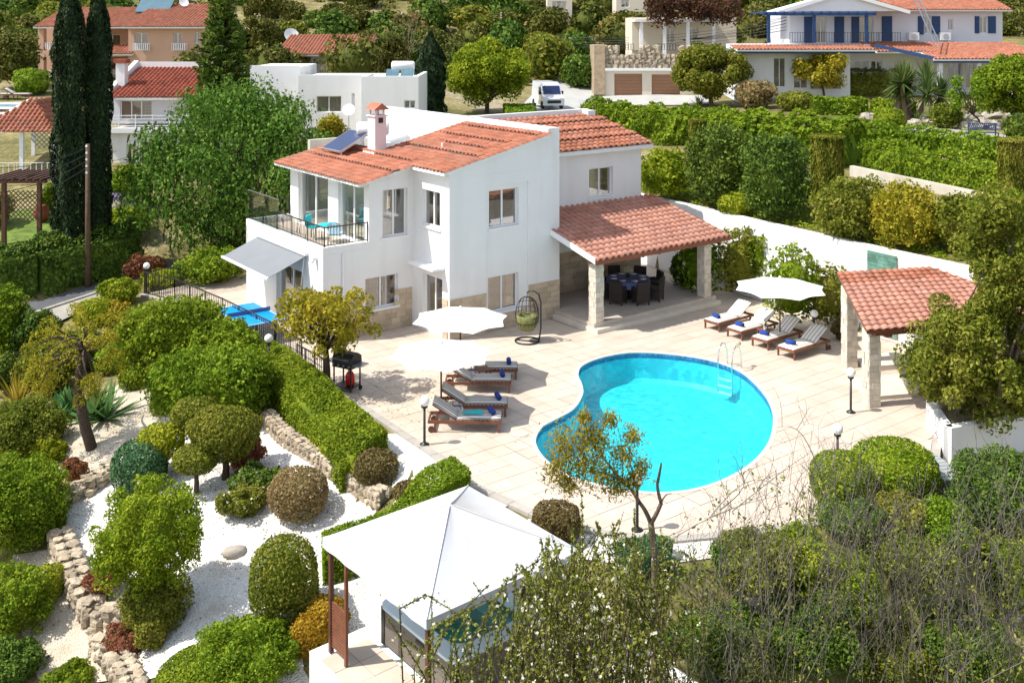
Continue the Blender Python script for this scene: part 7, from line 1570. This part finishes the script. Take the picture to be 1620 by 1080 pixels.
for bb, m_, kd, lb in (((1085, 200, 1205, 330), L_dark, 'lump', 'tall dark leafy shrub at the villa end of the bank'), ((1175, 210, 1280, 350), L_dark, 'lump', 'wide dark leafy shrub beside the flat topped cypress'),
    ((1012, 250, 1092, 330), L_lime, 'lump', 'yellow green shrub behind the veranda roof'), ((1136, 304, 1192, 346), L_lime, 'ball', 'bright lime ball of leaves on the bank above the white wall'), ((1290, 285, 1400, 380), L_olive, 'lump', 'olive shrub below the flat topped cypress'),
    ((1380, 295, 1490, 395), L_autumn, 'lump', 'yellowing shrub in the middle of the bank'), ((1470, 310, 1560, 400), L_olive, 'lump', 'olive shrub under the low concrete wall'), ((1540, 300, 1640, 420), L_green, 'lump', 'green shrub behind the tall leafy tree'), 
    ((1158, 130, 1230, 172), L_brown, 'clump', 'brown twiggy bush beside the round headed tree'), ((1229, 146, 1290, 176), L_olive, 'ball', 'clipped olive ball below the big white framed window'), ((1186, 95, 1225, 150), L_lime, 'clump', 'light green bush against the house wall by the pergola'),
    ((1385, 172, 1430, 206), L_green, 'ball', 'small round bush among the boulders under the yucca palms'), ((1470, 165, 1520, 204), L_olive, 'lump', 'olive bush among boulders beside the young tree'), ((1590, 180, 1640, 225), L_dark, 'lump', 'dark bush at the picture edge past the blue bench'), ((1345, 188, 1380, 212), L_olive, 'lump', 'small olive bush at the end of the pale upper path'), ((1535, 110, 1570, 170), L_dark, 'clump', 'dark bush between young tree and porch'), ((227, 57, 286, 106), L_green, 'clump', 'dense green bush in front of the peach house'), ((25, 108, 75, 150), L_green, 'ball', 'rounded bush under the peach house balcony'),
    ((-20, 40, 62, 140), L_scrub, 'clump', 'big dark bush at the picture edge by the peach house'), ((885, 90, 955, 140), L_dark, 'clump', 'dark green bush on the rocks beside the garages'), ((190, 402, 262, 444), L_red, 'clump', 'reddish green bush behind the corner globe lamp'), ((272, 398, 392, 450), L_green, 'clump', 'dark bush behind the railing of the small terrace'), ((220, 428, 300, 458), L_lime, 'clump', 'low yellow green shrub outside the terrace railing'),
    ((165, 262, 240, 325), L_green, 'clump', 'green shrub at the foot of the white house wall'), ((330, 380, 395, 420), L_dark, 'clump', 'dark bush between pepper tree and villa'), ((0, 395, 110, 440), L_dark, 'clump', 'dark bush on the verge above the road'), ((165, 330, 240, 370), L_lime, 'clump', 'bright shrub on the lawn below the round planter'), ((60, 292, 92, 340), L_green, 'clump', 'green bush at the post of the timber pergola'), ((-30, 300, 20, 360), L_olive, 'clump', 'olive bush under the pergola at the picture edge'), ((840, 60, 905, 110), L_scrub, 'clump', 'shadowy bush above the bend of the drive'), ((445, 85, 490, 118), L_scrub, 'clump', 'scrubby bush beside the low red roofed house'), ((540, 80, 600, 118), L_scrub, 'clump', 'olive bush at the gable of the low red roofed house')):
    bush('shrub', bb, m_, lb, 'shrub', kd, lk=4.8, layers=1.5, amp=.15)
def creeper():
    rg = nrg(); th = thing('bougainvillea', 'dark red bougainvillea tumbling over the upper veranda', 'climber', (0, 0, 0)); cen = np.array([tuple(PD(rg.uniform(1030, 1165), rg.uniform(-4, 32), rg.uniform(97, 99.5))) for _ in range(60)]); P, Nn = clump_pts(rg, 9000, cen, .9); V, Q = leaf_quads(P, Nn, .26, .7, rg); foliage('foliage', V, Q, L_boug, th)
creeper()
# scrub on the slope: each bush of its own where one can pick it out, the rest as one mass
rg = nrg(); vars_ = []
for k in range(7):
    d = unit(rg.normal(0, 1, (22, 3)) + np.array([0, 0, .3])); cen = d * np.array([.75, .75, .55]) * rg.uniform(.6, 1, (22, 1)) + np.array([0, 0, .5]); P, Nn = clump_pts(rg, 2600, cen, .42); V, Q = leaf_quads(P, Nn, .15, .6, rg); cv, cq = core(.75, .75, .6, (0, 0, .45), 1, 8, 5); V, Q = merge([(cv, cq), (V, Q)]); vars_.append((np_mesh('scrub', V, Q, [L_scrub, L_scrub, L_scrub, L_dark, L_dark, L_olive, L_scrub][k])))
blockers = [(-44, -26, 86, 103), (-24, -10, 86, 96), (8, 22, 86, 108), (18, 48, 80, 102), (-24, -10, 56, 70), (-18, -4, 60, 76), (-36, -25, 53, 84), (1, 14, 70, 96), (19, 46, 48, 86)]
nb = 0; tries = 0; done = []
while nb < 190 and tries < 9000:
    tries += 1; px = rg.uniform(-30, 1650); py = rg.uniform(-6, 135) if px < 1150 else rg.uniform(-6, 60); p = GT(px, py, 40.)
    if p.y > 230 or p.y < 62 or any(a < p.x < b and c < p.y < d for a, b, c, d in blockers): continue
    s = rg.uniform(.9, 2.5) * (1 + p.y / 260)
    if any((p.x - q[0]) ** 2 + (p.y - q[1]) ** 2 < (.55 * (s + q[2])) ** 2 for q in done): continue
    done.append((p.x, p.y, s)); nb += 1; k = int(rg.integers(0, 7)); o = link('scrub_bush', vars_[k], None, p - Vector((0, 0, .1)), (0, 0, rg.uniform(0, 6.28)), (s * rg.uniform(.8, 1.3), s, s * rg.uniform(.75, 1.2)))
    zone = 'behind the peach house' if px < 330 else 'behind the low red roofed house' if px < 620 else 'on the slope above the round tree and van' if px < 900 else 'on the slope round the garage terrace' if px < 1170 else 'behind the blue shuttered house'
    look = ('pale olive', 'olive brown', 'dull olive', 'dark green', 'deep green', 'yellowish olive', 'grey olive')[k] + (' low' if s < 2.1 else ' tall')
    tag(o, look + ' scrub bush ' + zone, 'bush', 'scrub bushes ' + zone)
n = 1000; px = rg.uniform(-60, 1680, n * 2); dd = rg.uniform(95, 300, n * 2); X = (px - CX) / F * dd; ok = np.ones(n * 2, bool)
for a, b, c, d in blockers: ok &= ~((X > a) & (X < b) & (dd > c) & (dd < d))
X, Y = X[ok][:n], dd[ok][:n]; Z = T(X, Y); Vl = []; m = 34
cen = np.column_stack([X, Y, Z]); rad = rg.uniform(.5, 1.6, len(X)); i = np.repeat(np.arange(len(X)), m); dirs = unit(rg.normal(0, 1, (len(i), 3)) + np.array([0, -.2, .5])); P = cen[i] + dirs * rad[i][:, None] * rg.uniform(.5, 1, (len(i), 1)); V, Q = leaf_quads(P, dirs, .55, .7, rg); o = foliage('hillside_vegetation', V, Q, L_scrub); o['kind'] = 'stuff'
# ground cover on the bank above the white wall
n = 16000; px = rg.uniform(1040, 1640, n); t = rg.uniform(0, 27, n); sd_ = rg.uniform(.5, 6, n); X = WALL_A.x + wd.x * t + wn_.x * sd_; Y = WALL_A.y + wd.y * t + wn_.y * sd_; P = np.column_stack([X, Y, T(X, Y) + rg.uniform(0, .18, n)]); V, Q = leaf_quads(P, np.tile([[0, 0, 1.]], (n, 1)), .16, .45, rg, .7); o = foliage('ground_cover_grass', V, Q, L_lime); o['kind'] = 'stuff'
# undergrowth of the slope in front
n = 95000; X = rg.uniform(-2, 12, n); Y = rg.uniform(12, 22.5, n); ok = ~inpoly(X, Y, offset(TERR, .9)) & ~inpoly(X, Y, [tuple(gw(*p)[:2]) for p in ((-3.6, -5.2), (3.4, -5.2), (3.4, 4.6), (-3.6, 4.6))]); X, Y = X[ok], Y[ok]; P = np.column_stack([X, Y, T(X, Y) + rg.random(len(X)) ** 2 * (.25 + .5 * (np.sin(X * 2.1) * np.sin(Y * 1.7 + X) > 0))]); V, Q = leaf_quads(P, np.tile([[0, 0, 1.]], (len(X), 1)), .085, .4, rg, .9); o = foliage('undergrowth', V, Q, L_green); o['kind'] = 'stuff'
# ---------------------------------------------------------------- thickets close to the camera
def thorn_shrub():
    rg = nrg(); d0 = 15.2; base = Vector(((880 - CX) / F * d0, d0, TG(.7, d0))); th = thing('thorn_bush', 'big thorny bush covered in small white flowers in front of the canopy', 'bush', base)
    tb = MB(); P = []; Nn = []; TT = []; FL = []
    tips = []
    for i in range(250):
        px = 690 + 400 * rg.beta(2.2, 1.7); top = 1010 - 175 * max(0, 1 - ((px - 960) / 250) ** 2) - 30 * max(0, (px - 760) / 300); py = top + rg.random() ** 1.4 * (1085 - top) + rg.normal(0, 8); d = d0 + rg.uniform(-1.5, 1.9)
        tips.append(np.array(PD(px, py, d) - base))
    for px, py in ((682, 945), (748, 920), (612, 975), (818, 890), (800, 915), (858, 885), (920, 772), (966, 830), (745, 960), (940, 850), (1000, 835), (890, 860), (640, 1010), (1003, 880)): tips.append(np.array(PD(px, py, d0 - .4) - base))
    for tip in tips:
        r0 = np.array([tip[0] * .55 + rg.normal(0, .5), tip[1] * .4, -.3 + .35 * tip[2] * rg.random()]); pts = limb(tb, r0, tip, .022, .005, rg, .1, 6, 4); pts = np.array(pts)
        n = 250; t = rg.random(n) * .85 + .15; i = np.minimum((t * 5).astype(int), 4); f = t * 5 - i; p = pts[i] * (1 - f)[:, None] + pts[i + 1] * f[:, None]; sd_ = unit(rg.normal(0, 1, (n, 3)))
        P.append(p + sd_ * rg.uniform(.005, .10, (n, 1)) * (1.25 - t[:, None])); Nn.append(sd_ + np.array([0, 0, .5])); TT.append(sd_ + (tip - r0) / np.linalg.norm(tip - r0))
        m = rg.integers(1, 8); t = .45 + .55 * rg.random(m); i = np.minimum((t * 5).astype(int), 4); f = t * 5 - i; FL.append(pts[i] * (1 - f)[:, None] + pts[i + 1] * f[:, None] + rg.normal(0, .06, (m, 3)))
    tb.build('stems', bark, th); V, Q = leaf_quads(np.concatenate(P), np.concatenate(Nn), .052, .55, rg, .6, np.concatenate(TT)); foliage('foliage', V, Q, L_hawth, th)
    fl = np.concatenate(FL); k = 4; PP = np.repeat(fl, k, 0) + rg.normal(0, .015, (len(fl) * k, 3)); V, Q = leaf_quads(PP, rg.normal(0, 1, PP.shape) + np.array([0, -.5, .8]), .036, .9, rg); o = foliage('blossom', V, Q, petal_w, th); o['kind'] = 'stuff'
thorn_shrub()
def bare_shrub(label, bx, top, d0, n, seed, name='bare_shrub'):
    rg = np.random.default_rng(seed); base = Vector(((sum(bx) / 2 - CX) / F * d0, d0, 0)); base.z = TG(base.x, base.y); th = thing(name, label, 'shrub', base); tb = MB(); LV = []
    for i in range(n):
        px = rg.uniform(*bx); py = top(px) + rg.random() ** 1.25 * 300 - (rg.random() < .16) * rg.random() * 85; d = d0 + rg.uniform(-1.3, 1.3); tip = np.array(PD(px, min(py, 1090), d) - base); root = np.array([tip[0] * .6 + rg.normal(0, .6), tip[1] * .5 + rg.normal(0, .3), max(-.2, tip[2] - rg.uniform(.7, 2.2))])
        r = rg.uniform(.0045, .010); pts = limb(tb, root, tip, r, r * .3, rg, .075, 8, 3)
        if rg.random() < .42: t_ = rg.random(34) * .7; LV.append(np.array(pts)[np.minimum((t_ * 7).astype(int), 6)] + rg.normal(0, .09, (34, 3)))
        for j in range(rg.integers(2, 6)):
            q = pts[rg.integers(2, 7)]; e = q + rg.normal(0, .17, 3) + np.array([0, 0, .38]); sp = limb(tb, q, e, r * .6, r * .25, rg, .10, 5, 3)
            if rg.random() < .6: limb(tb, sp[2], sp[2] + rg.normal(0, .11, 3) + np.array([0, 0, .18]), r * .4, r * .2, rg, .16, 4, 3)
    o = tb.build('twigs', twig_m, th)
    if LV: P = np.concatenate(LV); V, Q = leaf_quads(P, rg.normal(0, 1, P.shape) + np.array([0, 0, .6]), .062, .5, rg); foliage('foliage', V, Q, L_hawth, th)
    return th
bare_shrub('wide thicket of bare grey twigs along the lower corner below the pool', (1020, 1330), lambda x: 735 + 150 * abs(x - 1230) / 210 * (x < 1230), 16.5, 150, 7)
bare_shrub('taller bare grey thicket rising in front of the yellow green hedge', (1280, 1480), lambda x: 690 + 60 * abs(x - 1340) / 100, 17.5, 120, 8)
bare_shrub('bare thicket of long arching twigs at the bottom corner by the planter', (1440, 1660), lambda x: 720 + 40 * abs(x - 1560) / 100, 16.0, 125, 9)
# single long whips standing above the thicket
def small_front_tree():
    rg = nrg(); d0 = 18.6; base = Vector(((1036 - CX) / F * d0, d0, 0)); base.z = TG(base.x, base.y); L = lambda x, y, dd=0: np.array(PD(x, y, d0 + dd) - base); th = thing('slender_tree', 'slender forked tree with thin yellowish foliage in front of the pool', 'tree', base); tb = MB()
    tr = [np.array([0, 0, -.2]), L(1036, 880), L(1030, 828)]; tb.tube([tuple(p) for p in tr], [.085, .065, .055], 8)
    segs = [((1030, 828), (1012, 795), .06, .05), ((1012, 795), (985, 762), .05, .04), ((985, 762), (955, 725), .04, .022), ((955, 725), (935, 690), .022, .01), ((985, 762), (930, 745), .03, .01), ((930, 745), (888, 715), .014, .006), ((955, 725), (900, 690), .016, .006), ((1030, 828), (1046, 795), .055, .045), ((1046, 795), (1040, 765), .045, .036), ((1040, 765), (1046, 733), .036, .02), ((1046, 795), (1062, 780), .018, .008), ((1012, 795), (1000, 700), .016, .006), ((985, 762), (975, 670), .014, .005)]
    for a, c, r0, r1 in segs: limb(tb, L(*a), L(*c, rg.uniform(-.3, .3)), r0 * .78, r1 * .78, rg, .05, 5, 6)
    tb.build('trunk', bark_p, th, True); P = []
    for x, y, r in ((890, 700, 26), (905, 730, 28), (930, 690, 24), (930, 735, 30), (955, 750, 24), (950, 700, 20), (880, 745, 20), (985, 720, 20), (1000, 690, 16), (965, 665, 14), (1015, 740, 16), (900, 765, 18), (975, 770, 18), (1000, 760, 14), (925, 660, 12)):
        n = int(r * 24); P.append(L(x, y) + rg.normal(0, .5, (n, 3)) * np.array([r, r, r * 1.1]) * d0 / F)
    P = np.concatenate(P); V, Q = leaf_quads(P, rg.normal(0, 1, P.shape), .075, .3, rg, .5, np.tile([[0, 0, -1.]], (len(P), 1)), .7); foliage('crown', V, Q, L_autumn, th)
small_front_tree()
for bb, m_, lb in (((1285, 790, 1400, 862), L_dark, 'dark shrub squeezed between the lower hedge dome and the twigs'), ((1380, 775, 1480, 850), L_olive, 'olive shrub in front of the taller hedge dome'), ((1215, 830, 1310, 900), L_green, 'green shrub along the terrace kerb beside the yellow flowers'), ((1120, 850, 1200, 925), L_dark, 'dark shrub below the terrace kerb among the bare twigs'), ((1130, 840, 1260, 960), L_hawth, 'leafy scrub bush under the terrace kerb behind the bare twigs'), ((1260, 890, 1400, 1010), L_green, 'green scrub bush in the middle of the bare thicket'), ((1090, 1000, 1260, 1110), L_hawth, 'leafy scrub bush at the bottom edge beside the thorn bush'),
                   ((1330, 1000, 1470, 1110), L_olive, 'olive scrub bush at the bottom edge under the twigs'), ((1560, 740, 1680, 860), L_hawth, 'scrub bush at the picture edge below the planter wall'), ((1440, 800, 1540, 900), L_green, 'bright scrub bush under the grey slatted platform')):
    bush('undergrowth_shrub', bb, m_, lb, 'shrub', 'clump', layers=1.3)
# fallen leaves and weeds on the gravel
rg = nrg(); gp = [tuple(GT(*p))[:2] for p in [(560, 700), (420, 660), (330, 640), (120, 745), (118, 880), (230, 1078), (520, 1078), (512, 1000), (740, 800)]]; n = 5000; X = rg.uniform(-12, 0, n); Y = rg.uniform(17, 33, n); ok = inpoly(X, Y, gp); X, Y = X[ok], Y[ok]; c_ = np.sin(X * 1.3 + Y) * np.sin(Y * 1.1 - X * .7); ok = rg.random(len(X)) < .15 + .8 * (c_ > .35); X, Y = X[ok], Y[ok]
xs, ys = [X], [Y]
for o in list(bpy.data.objects):
    if o.get('category') in ('topiary', 'bush', 'shrub', 'plant', 'tree') and -14 < o.location.x < 1 and 16 < o.location.y < 36:
        r = max(.35, min(o.dimensions.x if o.type == 'MESH' else 1.2, 2.6) * .5); m = int(130 * r); a_ = rg.uniform(0, 6.283, m); q = r * (.55 + .75 * rg.random(m)); xs.append(o.location.x + np.cos(a_) * q); ys.append(o.location.y + np.sin(a_) * q)
X, Y = np.concatenate(xs), np.concatenate(ys); ok = ~inpoly(X, Y, TERR); X, Y = X[ok], Y[ok]
V, Q = leaf_quads(np.column_stack([X, Y, T(X, Y) + .045]), np.tile([[0, 0, 1.]], (len(X), 1)), .045, .6, rg, .2); o = foliage('fallen_leaves', V, Q, L_brown); o['kind'] = 'stuff'
n = 420; X = rg.normal(-4.2, 1.6, n); Y = rg.normal(29.8, 1.5, n); ok = np.array([in1(x, y, TERR) for x, y in zip(X, Y)]); X, Y = X[ok], Y[ok]; V, Q = leaf_quads(np.column_stack([X, Y, np.full(len(X), .008)]), np.tile([[0, 0, 1.]], (len(X), 1)), .05, .6, rg, .1); o = foliage('fallen_leaves', V, Q, L_autumn); o['kind'] = 'stuff'
# loose stones and litter under the thicket
rg = nrg()
for i in range(26):
    px, py = rg.uniform(1100, 1620), rg.uniform(880, 1075); s = rg.uniform(.08, .22); o = rock_mesh(rg, (s, s * .8, s * .6), 7, 5, .12).build('rock', rock_m, None, loc=P3(px, py, .02)); tag(o, 'pale rough stone lying on the slope under the bare thicket', 'rock', 'stones on the slope under the thicket')
